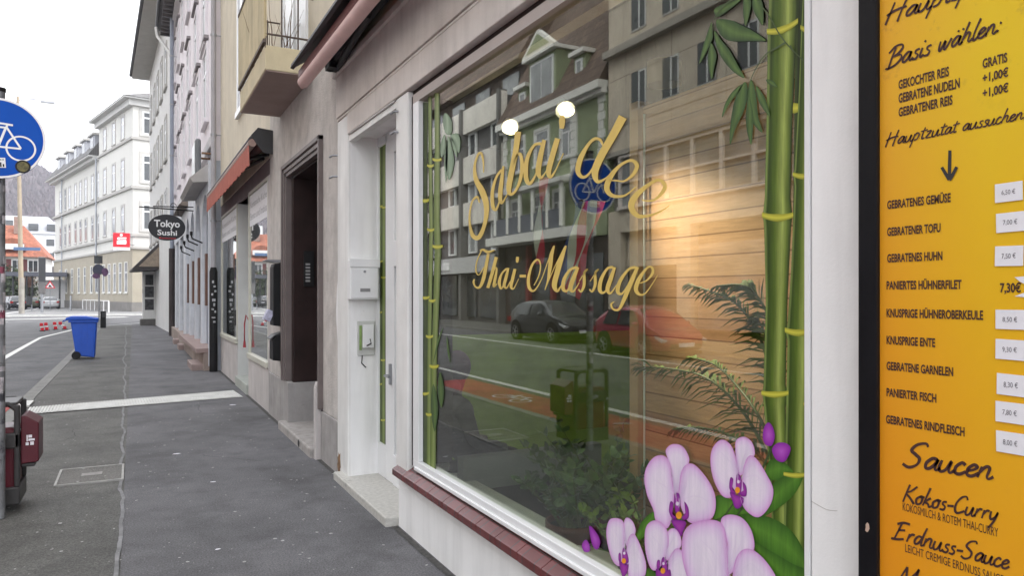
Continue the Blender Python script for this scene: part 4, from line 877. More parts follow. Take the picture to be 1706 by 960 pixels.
for k in (5.6, 6.8): mb.add([(k, -2.35 + .9 * .0, 15.75), (k + .8, -2.35, 15.75), (k + .8, -3.1, 16.4), (k, -3.1, 16.4)], [(0, 1, 2, 3)])
lw(B6, 'skylight', SIGNW, mb)
def dormer(x0, x1, z0, z1, yf, gable):
    d_ = MB().box(x0, x1, yf - 3, yf, z0, z1).build('dormer', GREEN, B6)
    m_ = MB()
    if gable: m_.prism([(x0 - .25, z1), (x1 + .25, z1), (x1 + .25, z1 + .2), ((x0 + x1) / 2, z1 + 1.35), (x0 - .25, z1 + .2)], yf + .0, yf + .3, 'y'); m_.box(x0 - .2, x1 + .2, yf - 3, yf, z1 + .02, z1 + .2)
    else: m_.box(x0 - .15, x1 + .15, yf - 3, yf + .25, z1, z1 + .2)
    if gable: MB().prism([(x0 + .15, z1 + .3), (x1 - .15, z1 + .3), ((x0 + x1) / 2, z1 + 1.12)], yf + .3, yf + .31, 'y').build('gable_field', GREEN, d_)
    m_.build('dormer_trim', WT, d_)
    MB().box(x0 + .2, x1 - .2, yf, yf + .06, z0 + .3, z1 - .2).build('window_frame', PVC, d_)
    p_ = MB(); n_ = 2 if gable else 1; w_ = (x1 - x0 - .6) / n_
    for k in range(n_): p_.box(x0 + .3 + k * w_ + .04, x0 + .3 + (k + 1) * w_ - .04, yf + .06, yf + .075, z0 + .42, z1 - .32)
    p_.build('pane', PALEGLASS, d_)
dormer(3.2, 6.0, 11.4, 14.0, .1, True); dormer(1.4, 2.5, 11.5, 13.0, -.2, False); dormer(7.2, 8.2, 11.5, 13.2, -.2, False)
mb = MB()
for k in range(4): mb.box(.8 + k * 2.4, 2.7 + k * 2.4, -.1, -.04, .6, 3.6)
lw(B6, 'shop_window', DARKGLASS, mb)
mb = MB(); mb.box(3.0, 3.25, -.05, .2, 0, 4.3); mb.box(5.6, 5.8, -.05, .2, 0, 4.3); lw(B6, 'shop_post', mat('red post', (.25, .05, .05), .6, .1, 3, 0), mb)
# --- grey beige stone house
YS = 27.0
B7 = opp('stone_clad_house', 'grey beige stone clad house with a long strip of first floor windows', YS); LS = YS + 8
STONEC = mat('grey beige stone slabs', (.66, .585, .49), .85, .12, .8, .3, 20, streak=.22)
lw(B7, 'wall', STONEC, MB().box(0, LS, -10, 0, 7.95, 12.1).box(0, LS, -10, 0, 4.4, 5.35).box(0, LS, -10, -.02, 12.4, 17.5))
mb = MB()
for k in range(12): mb.box(k * 3.0 + 1.3, k * 3.0 + 1.312, .0, .004, 7.96, 12.08)
for z in (9.0, 11.1, 14.3): mb.box(0, LS, 0, .004, z, z + .016)
lw(B7, 'slab_joint', DARKBROWN, mb)
lw(B7, 'cornice', mat('grey cornice', (.40, .375, .34), .85, .1, 2, .1), MB().box(0, LS, -.3, .35, 12.1, 12.4).box(0, LS, -.3, .12, 7.75, 7.95))
lw(B7, 'roof', ROOFBR, MB().prism([(.5, 17.5), (-6, 27), (-10, 17.5)], 0, LS, 'x'))
for k in range(8):
    x = 1.7 + k * 2.05
    for z0, z1 in ((9.55, 11.1), (12.9, 14.3)):
        o = MB().box(x, x + 1.0, -.14, .012, z0 - .08, z0).box(x, x + .06, -.14, .01, z0, z1).build('window', TRIM, B7)
        MB().box(x, x + 1.0, .003, .012, z0, z1).build('pane', DARKGLASS, o)
        MB().box(x + .5, x + .58, .012, .03, z0, z1).box(x + .93, x + 1.0, .012, .03, z0, z1).box(x + .58, x + .93, .012, .03, z1 - .08, z1).build('sash', PVC, o)
lw(B7, 'strip_backing', mat('dim room', (.18, .17, .16), .8, .2, .8, 0), MB().box(0, LS, -10, -.3, 5.35, 7.75))
WSF = MB(); x = .8
while x < 24: WSF.box(x, x + .16, -.1, .06, 5.36, 7.7); x += 1.55
WSF.box(.8, 24, -.1, .05, 6.5, 6.58); WSF.box(.8, 24, -.1, .12, 5.36, 5.5); WSF.box(.8, 24, -.1, .05, 7.6, 7.74)
o = lw(B7, 'window_strip', mat('pinkish white frames', (.72, .66, .63), .6, .06, 2, 0), WSF)
MB().box(.8, 24, -.08, -.06, 5.4, 7.7).build('pane', PALEGLASS, o)
lw(B7, 'ground_recess', mat('dark passage', (.035, .035, .037), .8, .2, 1, 0), MB().box(0, LS, -10, -.4, 0, 4.4))
mb = MB(); mb.box(0, .9, -.4, 0, 0, 4.4); mb.box(4.6, 5.4, -.4, 0, 0, 4.4); mb.box(11, 11.8, -.4, 0, 0, 4.4); mb.box(1.0, 4.5, -.38, -.3, 2.9, 4.4); lw(B7, 'ground_pier', STONEC, mb)
mb = MB(); mb.box(5.6, 10.8, -.38, -.2, .4, 3.6); lw(B7, 'shop_window', PALEGLASS, mb)

# ================================================================== cars
def car(name, label, loc, rz, col, L=4.4, W=1.8, H=1.5, suv=True, group=None, simple=False):
    t = thing(name, label, 'car', loc, rz, group)
    g = .20 if suv else .16; hb = .98 if suv else .88            # ground clearance, belt height
    paint = mat('paint ' + label[:18], col, .25, .05, 2, 0, spec=.6, coat=.8)
    # side outline stations: x, bottom, belt, roof, half width
    st = [(-L / 2, g + .25, hb - .10, hb - .04, .36 * W), (-L / 2 + .10, g + .08, hb, hb + .05, .45 * W), (-L / 2 + .35, g, hb + .04, H - .28, .485 * W), (-L / 2 + .75, g, hb + .02, H - .05, .5 * W), (-.35, g, hb, H, .5 * W), (.35, g, hb - .02, H - .04, .5 * W), (.75, g, hb - .03, H - .20, .5 * W), (1.15, g, hb - .05, hb + .06, .5 * W), (L / 2 - .55, g, hb - .10, hb - .02, .49 * W), (L / 2 - .18, g + .04, hb - .22, hb - .14, .45 * W), (L / 2, g + .18, hb - .40, hb - .34, .36 * W)]
    mb = MB(); V = []; n = 0
    for x, zb, zl, zr, hw in st:
        cab = max(0, min(1, (zr - zl) / .5)); top = hw * (1 - .24 * cab)
        half = [(0, zb), (hw * .86, zb), (hw * .98, zb + .14), (hw, (zb + zl) / 2 + .05), (hw * .97, zl), (top + .02, zl + (zr - zl) * .75), (top * .86, zr - .01), (0, zr + .02)]
        ring = half + [(-a, b) for a, b in half[-2:0:-1]]; n = len(ring); V += [(x, a, b) for a, b in ring]
    F = []
    for i in range(len(st) - 1):
        for k in range(n): F.append((i * n + k, i * n + (k + 1) % n, (i + 1) * n + (k + 1) % n, (i + 1) * n + k))
    F += [tuple(range(n)), tuple(range((len(st) - 1) * n, len(st) * n))]
    mb.add(V, F, True); b_ = mb.build('body', paint, t)
    m = b_.modifiers.new('sub', 'SUBSURF'); m.levels = 1; m.render_levels = 2
    gl = bpy.data.materials.get('car glass') or mat('car glass', (.03, .035, .04), .05, .1, 1, 0, spec=.9)
    for s_ in (1, -1):                                              # side windows
        for a, b in ((-L / 2 + .72, -.42), (-.32, .62)):
            z0 = hb + .04; zt = H - .16
            y0, y1 = .492 * W * s_, .405 * W * s_
            a2, b2 = a + (.12 if a < -1 else .0), (b - .34 if b > 0 else b)
            MB().prism([(a, z0), (b + (.12 if b > 0 else 0), z0), (b2, zt), (a2, zt)], 0, 1, 'y')
            q = MB(); q.add([(a, y0, z0), (b + (.14 if b > 0 else 0), y0, z0), (b2, y1, zt), (a2, y1, zt), (a, y0 * .97, z0), (b + (.14 if b > 0 else 0), y0 * .97, z0), (b2, y1 * .97, zt), (a2, y1 * .97, zt)], [(0, 1, 2, 3), (4, 5, 6, 7), (0, 1, 5, 4), (1, 2, 6, 5), (2, 3, 7, 6), (3, 0, 4, 7)]); q.build('side_window', gl, t)
    q = MB(); q.add([(1.13, -.42 * W, hb + .05), (1.13, .42 * W, hb + .05), (.50, .34 * W, H - .10), (.50, -.34 * W, H - .10), (1.10, -.42 * W, hb + .0), (1.10, .42 * W, hb), (.46, .34 * W, H - .12), (.46, -.34 * W, H - .12)], [(0, 1, 2, 3), (4, 5, 6, 7), (0, 1, 5, 4), (1, 2, 6, 5), (2, 3, 7, 6), (3, 0, 4, 7)]); q.build('windscreen', gl, t)
    q = MB(); q.add([(-L / 2 + .10, -.38 * W, hb + .10), (-L / 2 + .10, .38 * W, hb + .10), (-L / 2 + .48, .33 * W, H - .15), (-L / 2 + .48, -.33 * W, H - .15), (-L / 2 + .2, -.38 * W, hb + .10), (-L / 2 + .2, .38 * W, hb + .10), (-L / 2 + .55, .33 * W, H - .15), (-L / 2 + .55, -.33 * W, H - .15)], [(0, 1, 2, 3), (4, 5, 6, 7), (0, 1, 5, 4), (1, 2, 6, 5), (2, 3, 7, 6), (3, 0, 4, 7)]); q.build('rear_window', gl, t)
    rw = .34 if suv else .30
    for x in (-L / 2 + .82, L / 2 - .88):
        for s_ in (1, -1):
            MB().tube([(x, s_ * .46 * W, rw + .05), (x, s_ * .505 * W, rw + .05)], rw + .07, 22).build('wheel_arch', BLACK, t)
            wl = MB().tube([(x, s_ * .40 * W, rw), (x, s_ * .515 * W, rw)], rw, 24).build('tyre', BLACK, t)
            r_ = MB(); r_.disc((x, s_ * .517 * W, rw), .0, .07, 'y', 16); r_.disc((x, s_ * .517 * W, rw), rw * .62, rw * .70, 'y', 24)
            for k in range(5): a = k * 2 * math.pi / 5; r_.tube([(x, s_ * .514 * W, rw), (x + rw * .66 * math.cos(a), s_ * .514 * W, rw + rw * .66 * math.sin(a))], .022, 5, False)
            r_.build('rim', bpy.data.materials.get('alloy') or mat('alloy', (.45, .45, .46), .35, .05, 3, 0, metal=.7), wl)
    LT = bpy.data.materials.get('lamp lens') or mat('lamp lens', (.62, .64, .66), .15, .05, 3, 0, spec=.8); RT = bpy.data.materials.get('tail lens') or mat('tail lens', (.30, .02, .02), .2, .1, 3, 0)
    for s_ in (1, -1):
        MB().prism([(L / 2 - .50, hb - .18), (L / 2 - .06, hb - .33), (L / 2 - .10, hb - .40), (L / 2 - .44, hb - .27)], s_ * .30 * W, s_ * .465 * W, 'y').build('headlight', LT, t)
        MB().box(-L / 2 - .01, -L / 2 + .24, s_ * .33 * W, s_ * .475 * W, hb - .26, hb - .06).build('tail_light', RT, t)
        MB().ball((.72, s_ * .56 * W, hb + .08), .09, .10, .075, 10, 6).build('wing_mirror', paint, t)
    MB().box(L / 2 - .10, L / 2 + .005, -.30 * W, .30 * W, hb - .58, hb - .44).build('grille', BLACK, t)
    MB().box(L / 2 - .05, L / 2 + .018, -.26, .26, g + .20, g + .31).build('number_plate', PAPER, t)
    MB().box(-L / 2 - .012, -L / 2 + .1, -.26, .26, hb - .38, hb - .27).build('number_plate', PAPER, t)
    MB().box(-L / 2 + .3, L / 2 - .3, -.47 * W, .47 * W, g - .04, g + .06).build('sill_trim', BLACK, t)
    return t
ZR = -.10
car('parked_car', 'dark grey sport utility car parked across the street, mirrored in the shop glass', (-12.75, 24.6, ZR), R(-90), (.030, .033, .038), 4.5, 1.84, 1.62)
car('parked_car', 'bright red hatchback parked across the street, mirrored in the shop glass', (-11.75, 17.5, ZR), R(-88), (.34, .008, .045), 3.7, 1.66, 1.5, suv=False)
CARG = 'cars parked beyond the junction'
g_ = aty(83, 508, 103); car('parked_car', 'silver car standing by the cream bank building beyond the junction', (g_.x, 103, 0), R(97), (.50, .51, .52), 4.5, 1.8, 1.48, group=CARG)
g_ = aty(22, 508, 103); car('parked_car', 'dark car standing in front of the hedge beyond the junction', (g_.x, 103, 0), R(112), (.03, .03, .035), 4.4, 1.8, 1.6, group=CARG)
g_ = aty(62, 508, 105); car('parked_car', 'olive grey car half hidden behind the traffic light post', (g_.x, 105.5, 0), R(75), (.12, .13, .09), 4.4, 1.8, 1.5, group=CARG)

# ================================================================== beyond the junction
M_ = lambda y: abs(y * CS) / FPX
hl = thing('red_roof_house', 'white house with red tiled hip roof, eyebrow dormer and dark red shutters', 'building', (-19, 130, 0))
hx0, hx1 = -27.0, -13.6
part(MB().box(hx0, hx1, 130, 142, 0, 7.6), 'wall', mat('house white', (.62, .61, .58), .9, .05, .5, 0), hl)
mb = MB(); mb.add([(hx0 - .5, 129.3, 7.3), (hx1 + .6, 129.3, 7.3), (hx1 + .6, 142.5, 7.3), (hx0 - .5, 142.5, 7.3), (hx0 + 3, 136, 12.4), (hx1 - 3.2, 136, 12.4)], [(0, 1, 5, 4), (1, 2, 5), (2, 3, 4, 5), (3, 0, 4), (0, 3, 2, 1)]); RFH = part(mb, 'roof', ROOFRED, hl)
mb = MB(); mb.prism([(-1.7, 8.3), (1.7, 8.3), (1.5, 9.3), (.8, 9.9), (0, 10.1), (-.8, 9.9), (-1.5, 9.3)], 129.8, 133, 'y')
mb.v = [(x - 17.6, y, z) for x, y, z in mb.v]; dm = part(mb, 'eyebrow_dormer', ROOFRED, hl)
MB().box(-19.1, -16.1, 129.72, 129.79, 8.4, 9.2).build('dormer_window', SIGNW, dm)
for x in (-22.5, -20.0, -17.0, -15.0):
    o = part(MB().box(x - .7, x + .7, 129.93, 129.99, 5.0, 6.9), 'window', SIGNW, hl); MB().box(x - .55, x - .05, 129.9, 129.93, 5.15, 6.75).box(x + .05, x + .55, 129.9, 129.93, 5.15, 6.75).build('pane', DARKGLASS, o)
    part(MB().box(x - 1.35, x - .75, 129.9, 129.98, 4.95, 6.95), 'shutter', mat('dark red shutter', (.14, .03, .03), .6, .1, 2, 0) if x < -22 else bpy.data.materials['dark red shutter'], hl)
part(MB().box(-17.9, -16.9, 134, 135, 11, 13.6), 'chimney', mat('chimney', (.28, .2, .17), .9, .2, 2, 0), hl)
part(MB().box(-25, -16.2, 128.6, 129.9, 2.2, 4.0), 'glazed_porch', SIGNW, hl)
for nm, lb_, x0, x1, y0, z1, rows, mm in (('apartment_block', 'plain white apartment block with flat roof behind the red roofed house', -30.5, -20.5, 215, 21.0, 5, (.66, .67, .68)), ('apartment_block', 'white apartment block with grey mansard storey beside the bank building', -23.5, -8, 190, 15.0, 4, (.68, .69, .71))):
    bb = thing(nm, lb_, 'building', ((x0 + x1) / 2, y0, 0))
    part(MB().box(x0, x1, y0, y0 + 14, 0, z1), 'wall', mat('white block %d' % y0, mm, .9, .04, .3, 0), bb)
    if y0 == 190: part(MB().prism([(y0 - .3, z1), (y0 + 1.6, z1 + 3.0), (y0 + 14, z1 + 3.0), (y0 + 14, z1)], x0, x1, 'x'), 'mansard', mat('grey mansard', (.36, .37, .40), .7, .05, 1, 0), bb)
    for r_ in range(rows):
        x = x0 + 1.2
        while x < x1 - 2:
            z = z1 - 2.6 - r_ * 3.0
            part(MB().box(x, x + 1.5, y0 - .05, y0 + .1, z, z + 1.5), 'window', DARKGLASS, bb); x += 3.6
    if y0 == 190:
        for x in (-22, -18.6, -15.2, -12.4): part(MB().box(x, x + 1.8, y0 - .1, y0 + 2, z1 + .8, z1 + 2.2), 'dormer_window', DARKGLASS, bb)
# flat roofed shelter
shl = thing('bus_shelter', 'dark flat roofed shelter on thin posts in front of the red roofed house', 'shelter', (-14, 112, 0))
part(MB().box(-18.6, -9.2, 108, 112, 4.0, 4.5), 'canopy', mat('blue grey canopy edge', (.11, .115, .14), .6, .1, 1, 0), shl)
mb = MB()
for x in (-14.9, -14.2, -13.5, -12.9, -10.0): mb.tube([(x, 108.6, 0), (x, 108.6, 4.0)], .10, 8)
part(mb, 'post', DGREY, shl)
part(MB().box(-12.4, -9.2, 111.8, 112, 0, 3.6), 'back_wall', SIGNW, shl)
# hedge and bushes
def leaf_cloud(mb, c, rad, n, size, flat=1.0, seed=0, hollow=.55):
    rnd = random.Random(seed)
    for k in range(n):
        a = rnd.uniform(0, 2 * math.pi); ct = rnd.uniform(-1, 1); st_ = math.sqrt(1 - ct * ct); rr = rnd.uniform(hollow, 1.05) * (1 + .18 * math.sin(3 * a + seed) * st_)
        p = Vector((c[0] + rad[0] * rr * st_ * math.cos(a), c[1] + rad[1] * rr * st_ * math.sin(a), c[2] + rad[2] * rr * ct))
        d = Vector((rnd.gauss(0, 1), rnd.gauss(0, 1), rnd.gauss(0, 1))).normalized(); e = d.cross(Vector((rnd.gauss(0, 1), rnd.gauss(0, 1), rnd.gauss(0, 1)))).normalized(); s_ = size * rnd.uniform(.6, 1.3)
        mb.poly([p - d * s_, p + e * s_ * .5, p + d * s_, p - e * s_ * .5])
LEAF = mat('hedge leaves', (.055, .075, .035), .7, .4, 1.5, 0)
for i, (u, v, y, rx, rz_, lab) in enumerate(((14, 488, 126, 3.2, 1.5, 'dark green round bush in front of the glazed porch'), (30, 478, 127, 2.2, 2.2, 'tall dark shrub beside the glazed porch'), (3, 470, 128, 3.0, 2.6, 'broad dark evergreen shrub left of the glazed porch'))):
    p = aty(u, v, y); t = thing('bush', lab, 'bush', (p.x, y, 0), group='bushes by the red roofed house')
    m = MB(); leaf_cloud(m, (p.x, y, max(rz_ * .8, p.z)), (rx, 1.6, rz_), 1500, .28, seed=i); part(m, 'foliage', LEAF, t, fix=False)
    part(MB().tube([(p.x, y, 0), (p.x, y, rz_)], .12, 6), 'stem', DARKBROWN, t)
# small bare tree by the house
p = aty(49, 430, 124); t = thing('bare_tree', 'small bare reddish tree in front of the white house', 'tree', (p.x, 124, 0))
part(MB().tube([(p.x, 124, 0), (p.x, 124, 3.4)], [.14, .08], 7), 'trunk', DARKBROWN, t)
m = MB(); rnd = random.Random(5)
for k in range(60):
    a = rnd.uniform(0, 6.28); L = rnd.uniform(1.2, 3.2); q = [Vector((p.x, 124, 2.6 + rnd.uniform(0, .8)))]; d = Vector((math.cos(a) * .6, math.sin(a) * .5, 1)).normalized()
    for j in range(5): d = (d + Vector((rnd.gauss(0, .25), rnd.gauss(0, .25), rnd.gauss(0, .2)))).normalized(); q.append(q[-1] + d * L / 5)
    m.tube(q, [.045, .035, .03, .025, .02, .012], 4, False)
part(m, 'crown', mat('reddish twigs', (.17, .085, .06), .9, .2, 2, 0), t)
# wooded hill: a terrain sheet with a shaggy top
V = []; F = []; nx, ny = 120, 40; rnd = random.Random(3)
for j in range(ny + 1):
    for i in range(nx + 1):
        x = -420 + 700 * i / nx; y = 480 + 420 * j / ny
        u_ = (x + 118) / 95.0
        h = 118 * math.exp(-(u_ * u_) * .55) + 60 * math.exp(-((x + 330) / 120) ** 2) + 28 * math.exp(-((x - 120) / 160) ** 2)
        f = math.sin(min(1, j / ny * 1.35) * math.pi / 2)
        V.append((x, y, h * f + (rnd.uniform(-2.2, 2.2) if j else 0)))
for j in range(ny):
    for i in range(nx): a = j * (nx + 1) + i; F.append((a, a + 1, a + nx + 2, a + nx + 1))
mb = MB(); mb.add(V, F); hm = mat('bare winter woodland', (.075, .056, .058), .95, .25, .03, 0, .4, stain=((.04, .042, .035), .02, .60))
struct('hill', mb, hm)
m = MB(); 
for k in range(14000):
    x = rnd.uniform(-330, -20); j = rnd.random(); y = 480 + 420 * j
    u_ = (x + 118) / 95.0; h = 118 * math.exp(-(u_ * u_) * .55) + 60 * math.exp(-((x + 330) / 120) ** 2) + 28 * math.exp(-((x - 120) / 160) ** 2); z = h * math.sin(min(1, j * 1.35) * math.pi / 2)
    s_ = rnd.uniform(1.0, 2.2)
    m.add([(x - s_, y, z), (x + s_ * .3, y - s_, z), (x + s_, y, z), (x + rnd.uniform(-1, 1), y, z + s_ * 2.4)], [(0, 1, 3), (1, 2, 3), (2, 0, 3)])
tag(m.build('woodland', hm, fix=False), 'bare grey purple winter woodland covering the hill', 'woodland', kind='stuff')
# tall tan mast with a lamp arm
q = gnd(36, 523); t = thing('lamp_post', 'tall tan concrete lamp mast with a thin arm at the junction', 'lamp post', (q.x, q.y, 0))
part(MB().tube([(q.x, q.y, 0), (q.x - .28, q.y, 19.2)], [.21, .12], 12), 'mast', mat('tan concrete mast', (.36, .30, .225), .85, .12, 1, .1), t)
part(MB().tube([(q.x, q.y, .0), (q.x, q.y, 3.2)], .225, 12), 'mast_foot', mat('weathered concrete', (.30, .28, .25), .9, .2, 2, .2), t)
part(MB().tube([(q.x - .28, q.y, 18.9), (q.x + 1.0, q.y, 19.15), (q.x + 2.0, q.y, 19.0)], .05, 6).box(q.x + 1.4, q.x + 2.5, q.y - .15, q.y + .15, 18.9, 19.05), 'lamp_arm', GALV, t)
mb = MB(); mb.box(q.x - .55, q.x + 1.45, q.y - .45, q.y - .40, 5.6, 5.88); part(mb, 'street_name_plate', mat('plate blue', (.10, .16, .28), .4, .05, 2, 0), t)
# traffic light seen from behind
q = gnd(70, 521.5); t = thing('traffic_light', 'traffic light on a grey post seen from behind beside the tan mast', 'traffic light', (q.x, q.y, 0))
part(MB().tube([(q.x, q.y, 0), (q.x, q.y, 3.3)], .12, 10), 'post', GREYM, t)
part(MB().box(q.x - .28, q.x + .26, q.y - .15, q.y + .2, 1.75, 5.2), 'signal_head', mat('signal grey', (.13, .125, .125), .6, .1, 2, 0), t, bevel=.06)
part(MB().box(q.x - .26, q.x + .30, q.y - .17, q.y - .155, 2.9, 5.1), 'back_board', DGREY, t)
q = gnd(53, 519); t = thing('litter_bin', 'small grey litter bin on a thin post between mast and traffic light', 'litter bin', (q.x, q.y, 0))
part(MB().tube([(q.x, q.y, 0), (q.x, q.y, 1.5)], .05, 8), 'post', GREYM, t); part(MB().tube([(q.x - .2, q.y - .2, .7), (q.x - .2, q.y - .2, 1.55)], [.24, .30], 14), 'bin', DGREY, t)
p = aty(83.5, 474, 92); t = thing('warning_sign', 'red bordered triangular roadworks warning sign near the bank building', 'sign', (p.x, 92, 0))
part(MB().tube([(p.x, 92, 0), (p.x, 92, p.z)], .04, 8), 'post', GREYM, t)
mb = MB(); mb.prism([(p.x - .5, p.z - .42), (p.x + .5, p.z - .42), (p.x, p.z + .42)], 91.93, 91.96, 'y'); part(mb, 'border', SIGNRED, t)
mb = MB(); mb.prism([(p.x - .33, p.z - .33), (p.x + .33, p.z - .33), (p.x, p.z + .23)], 91.915, 91.925, 'y'); part(mb, 'face', SIGNW, t)
mb = MB(); mb.prism([(p.x - .15, p.z - .28), (p.x + .18, p.z - .28), (p.x + .1, p.z - .16), (p.x - .02, p.z - .02), (p.x - .1, p.z - .12)], 91.905, 91.912, 'y'); part(mb, 'symbol', BLACK, t)
p0 = gnd(19, 505); t = thing('bollard', 'single white post beside the dark car', 'bollard', (p0.x, p0.y, 0)); part(MB().tube([(p0.x, p0.y, 0), (p0.x, p0.y, 1.6), (p0.x, p0.y, 1.7)], [.12, .12, .05], 8), 'post', SIGNW, t)
RW = SIGNRED
for i, (u, v, lab) in enumerate(((70.5, 552, 'red and white flexible post, leftmost of the short row'), (78, 551, 'red and white flexible post close beside the leftmost one'), (92.5, 549.5, 'red and white flexible post, second from the right of the row'), (108, 549, 'red and white flexible post leaning at the right end of the row'))):
    p = gnd(u, v, -.1); t = thing('guide_post', lab, 'guide post', (p.x, p.y, -.1), group='red and white guide posts on the road'); ln = .10 if i == 3 else .02
    for k, mm in ((0, RW), (1, SIGNW), (2, RW)): part(MB().box(p.x - .075 - ln * k, p.x + .075 - ln * k, p.y - .03, p.y + .03, -.1 + (0, .17, .24)[k], -.1 + (.168, .238, .40)[k]), 'reflector' if k == 1 else 'blade', mm, t, bevel=.02)
    part(MB().tube([(p.x, p.y, -.1), (p.x, p.y, -.07)], .13, 10), 'foot', BLACK, t)
# sign cluster on a post behind the blue bin
p = gnd(165, 546); t = thing('sign_post', 'thin post with the dark backs of several traffic signs behind the blue bin', 'sign post', (p.x, p.y, 0)); x0, y0 = p.x, p.y
part(MB().tube([(x0, y0, 0), (x0, y0, 3.7)], .035, 8), 'post', GALV, t)
part(MB().box(x0 - .22, x0 + .16, y0 - .05, y0, 3.3, 3.7), 'rectangular_sign', mat('sign back', (.07, .075, .08), .6, .2, 2, 0), t)
part(MB().prism([(x0 - .03 + .26 * math.cos(k * .3), 2.98 + .28 * math.sin(k * .3)) for k in range(21)], y0 - .06, y0 - .04, 'y'), 'round_sign', mat('blue black sign', (.05, .055, .085), .5, .2, 2, 0), t)
part(MB().prism([(x0 + .27 + .15 * math.cos(k * .3), 2.86 + .22 * math.sin(k * .3)) for k in range(21)], y0 - .08, y0 - .065, 'y').prism([(x0 - .12 + .18 * math.cos(k * .3), 2.66 + .14 * math.sin(k * .3)) for k in range(21)], y0 - .09, y0 - .075, 'y'), 'bent_sign', mat('violet sign', (.12, .06, .13), .5, .5, 9, 0), t)
p = gnd(171, 547); t = thing('litter_bin', 'narrow black street bin standing right behind the blue wheeled bin', 'litter bin', (p.x, p.y, 0))
part(MB().box(p.x - .1, p.x + .15, p.y - .15, p.y + .15, .02, .86), 'box', BLACK, t, bevel=.02); part(MB().box(p.x - .02, p.x + .16, p.y - .17, p.y - .15, .55, .80), 'opening', DGREY, t)
# railing and posts before the bank
a_, b_ = gnd(138, 516), gnd(181, 521); t = thing('railing', 'low white tubular railing in front of the bank building', 'railing', (a_.x, a_.y, 0)); mb = MB()
mb.tube([(a_.x, a_.y, 1.1), (b_.x, b_.y, 1.1)], .045, 6); part(mb, 'top_rail', SIGNW, t)
for k in range(7): q = a_.lerp(b_, k / 6); part(MB().tube([(q.x, q.y, 0), (q.x, q.y, 1.06)], .04 if k not in (0, 6) else .07, 6), 'upright', SIGNW, t)
q = gnd(118, 518); t = thing('bollard', 'grey steel post before the cream bank facade', 'bollard', (q.x, q.y, 0)); part(MB().tube([(q.x, q.y, 0), (q.x, q.y, 1.5), (q.x, q.y, 1.6)], [.09, .09, .04], 8), 'post', GREYM, t)

# ================================================================== near street furniture
pb = aty(4.5, 300, 6.69); PX, PY = aty(8, 300, 6.69).x - .036, 6.72
sp = thing('cycle_sign_post', 'sticker covered steel post carrying the round blue bicycle sign', 'sign post', (PX, PY, 0))
part(MB().tube([(PX, PY, 0), (PX, PY, 3.255)], .036, 20), 'post', mat('sticker grime steel', (.20, .205, .215), .5, .35, 9, .2, metal=.3, stain=((.05, .05, .06), 7, .55)), sp)
part(MB().tube([(PX, PY, 3.24), (PX, PY, 3.27)], .041, 16), 'cap', BLACK, sp)
mb = MB(); rnd = random.Random(11); IT = []
z = .95
while z < 2.55: IT.append((rnd.uniform(-1.2, 1.6), z, rnd.uniform(.03, .07), rnd.uniform(.03, .09))); z += rnd.uniform(.05, .12)
stickers(mb, PX, PY, .0372, IT); part(mb, 'sticker', mat('post stickers', (.38, .36, .38), .5, .75, 16, 0), sp, fix=False)
mb = MB(); stickers(mb, PX, PY, .0376, [(.4, 1.52, .07, .06), (.3, 1.86, .06, .05)]); part(mb, 'red_sticker', mat('red blue sticker', (.20, .05, .08), .5, .7, 30, 0), sp, fix=False)
sc = aty(-2.5, 230, 6.66); sx, sz = sc.x, sc.z
SGN = part(MB().prism([(sx + .302 * math.cos(2 * math.pi * k / 64), sz + .302 * math.sin(2 * math.pi * k / 64)) for k in range(64)], 6.650, 6.664, 'y'), 'round_sign', mat('traffic blue', (.003, .075, .42), .45, .07, 2, 0, spec=.12), sp)
q = 6.6485; mb = MB(); mb.disc((sx, q, sz), .286, .302, 'y', 64); sub(mb, 'white_rim', SIGNW, SGN, fix=False)
mb = MB(); rw_ = .098; hub = (.142, -.068)
for s_ in (1, -1): mb.disc((sx + s_ * hub[0], q, sz + hub[1]), rw_ - .013, rw_, 'y', 40)
def bar(a, b, w_, k=0):
    d = Vector((b[0] - a[0], b[1] - a[1])).normalized(); n_ = Vector((-d.y, d.x)) * w_ / 2
    mb.add([(sx + c[0] + s_ * n_.x, q - .0002 * k, sz + c[1] + s_ * n_.y) for c, s_ in ((a, 1), (b, 1), (b, -1), (a, -1))], [(0, 1, 2, 3)])
bar((.048, .085), (-.002, -.068), .016, 1); bar((-.014, -.064), (.142, -.070), .014, 2); bar((.052, .085), (.142, -.068), .014, 3); bar((.052, .082), (-.078, .084), .014, 4); bar((-.008, -.064), (-.088, .075), .014, 5); bar((-.137, -.068), (-.078, .10), .014, 6); bar((.048, .075), (.058, .108), .014, 7); bar((.008, .112), (.092, .104), .015, 8); bar((-.074, .10), (-.070, .13), .013, 9); bar((-.07, .128), (-.02, .122), .013, 10)
sub(mb, 'bicycle_symbol', SIGNW, SGN, fix=False)
mb = MB(); cx0, cz0 = sx + .155, sz - .205; mb.disc((cx0, q - .003, cz0), 0, .050, 'y', 30); sub(mb, 'round_sticker', BLACK, SGN, fix=False)
mb = MB(); mb.disc((cx0, q - .0035, cz0), .0, .038, 'y', 30); sub(mb, 'sticker_face', mat('mottled sticker', (.11, .095, .03), .5, .7, 40, 0), SGN, fix=False)
mb = MB(); rt = Matrix.Rotation(R(-4), 3, 'Y'); mb.box(sx - .08, sx + .046, q - .003, q - .001, sz - .225, sz - .150, rt); sub(mb, 'paper_sticker', SIGNW, SGN)
mb = MB()
for k in range(7): mb.box(sx - .075 + k * .017, sx - .065 + k * .017, q - .0045, q - .0032, sz - .218, sz - .196 + .006 * (k % 3), rt, (sx, q, sz - .19))
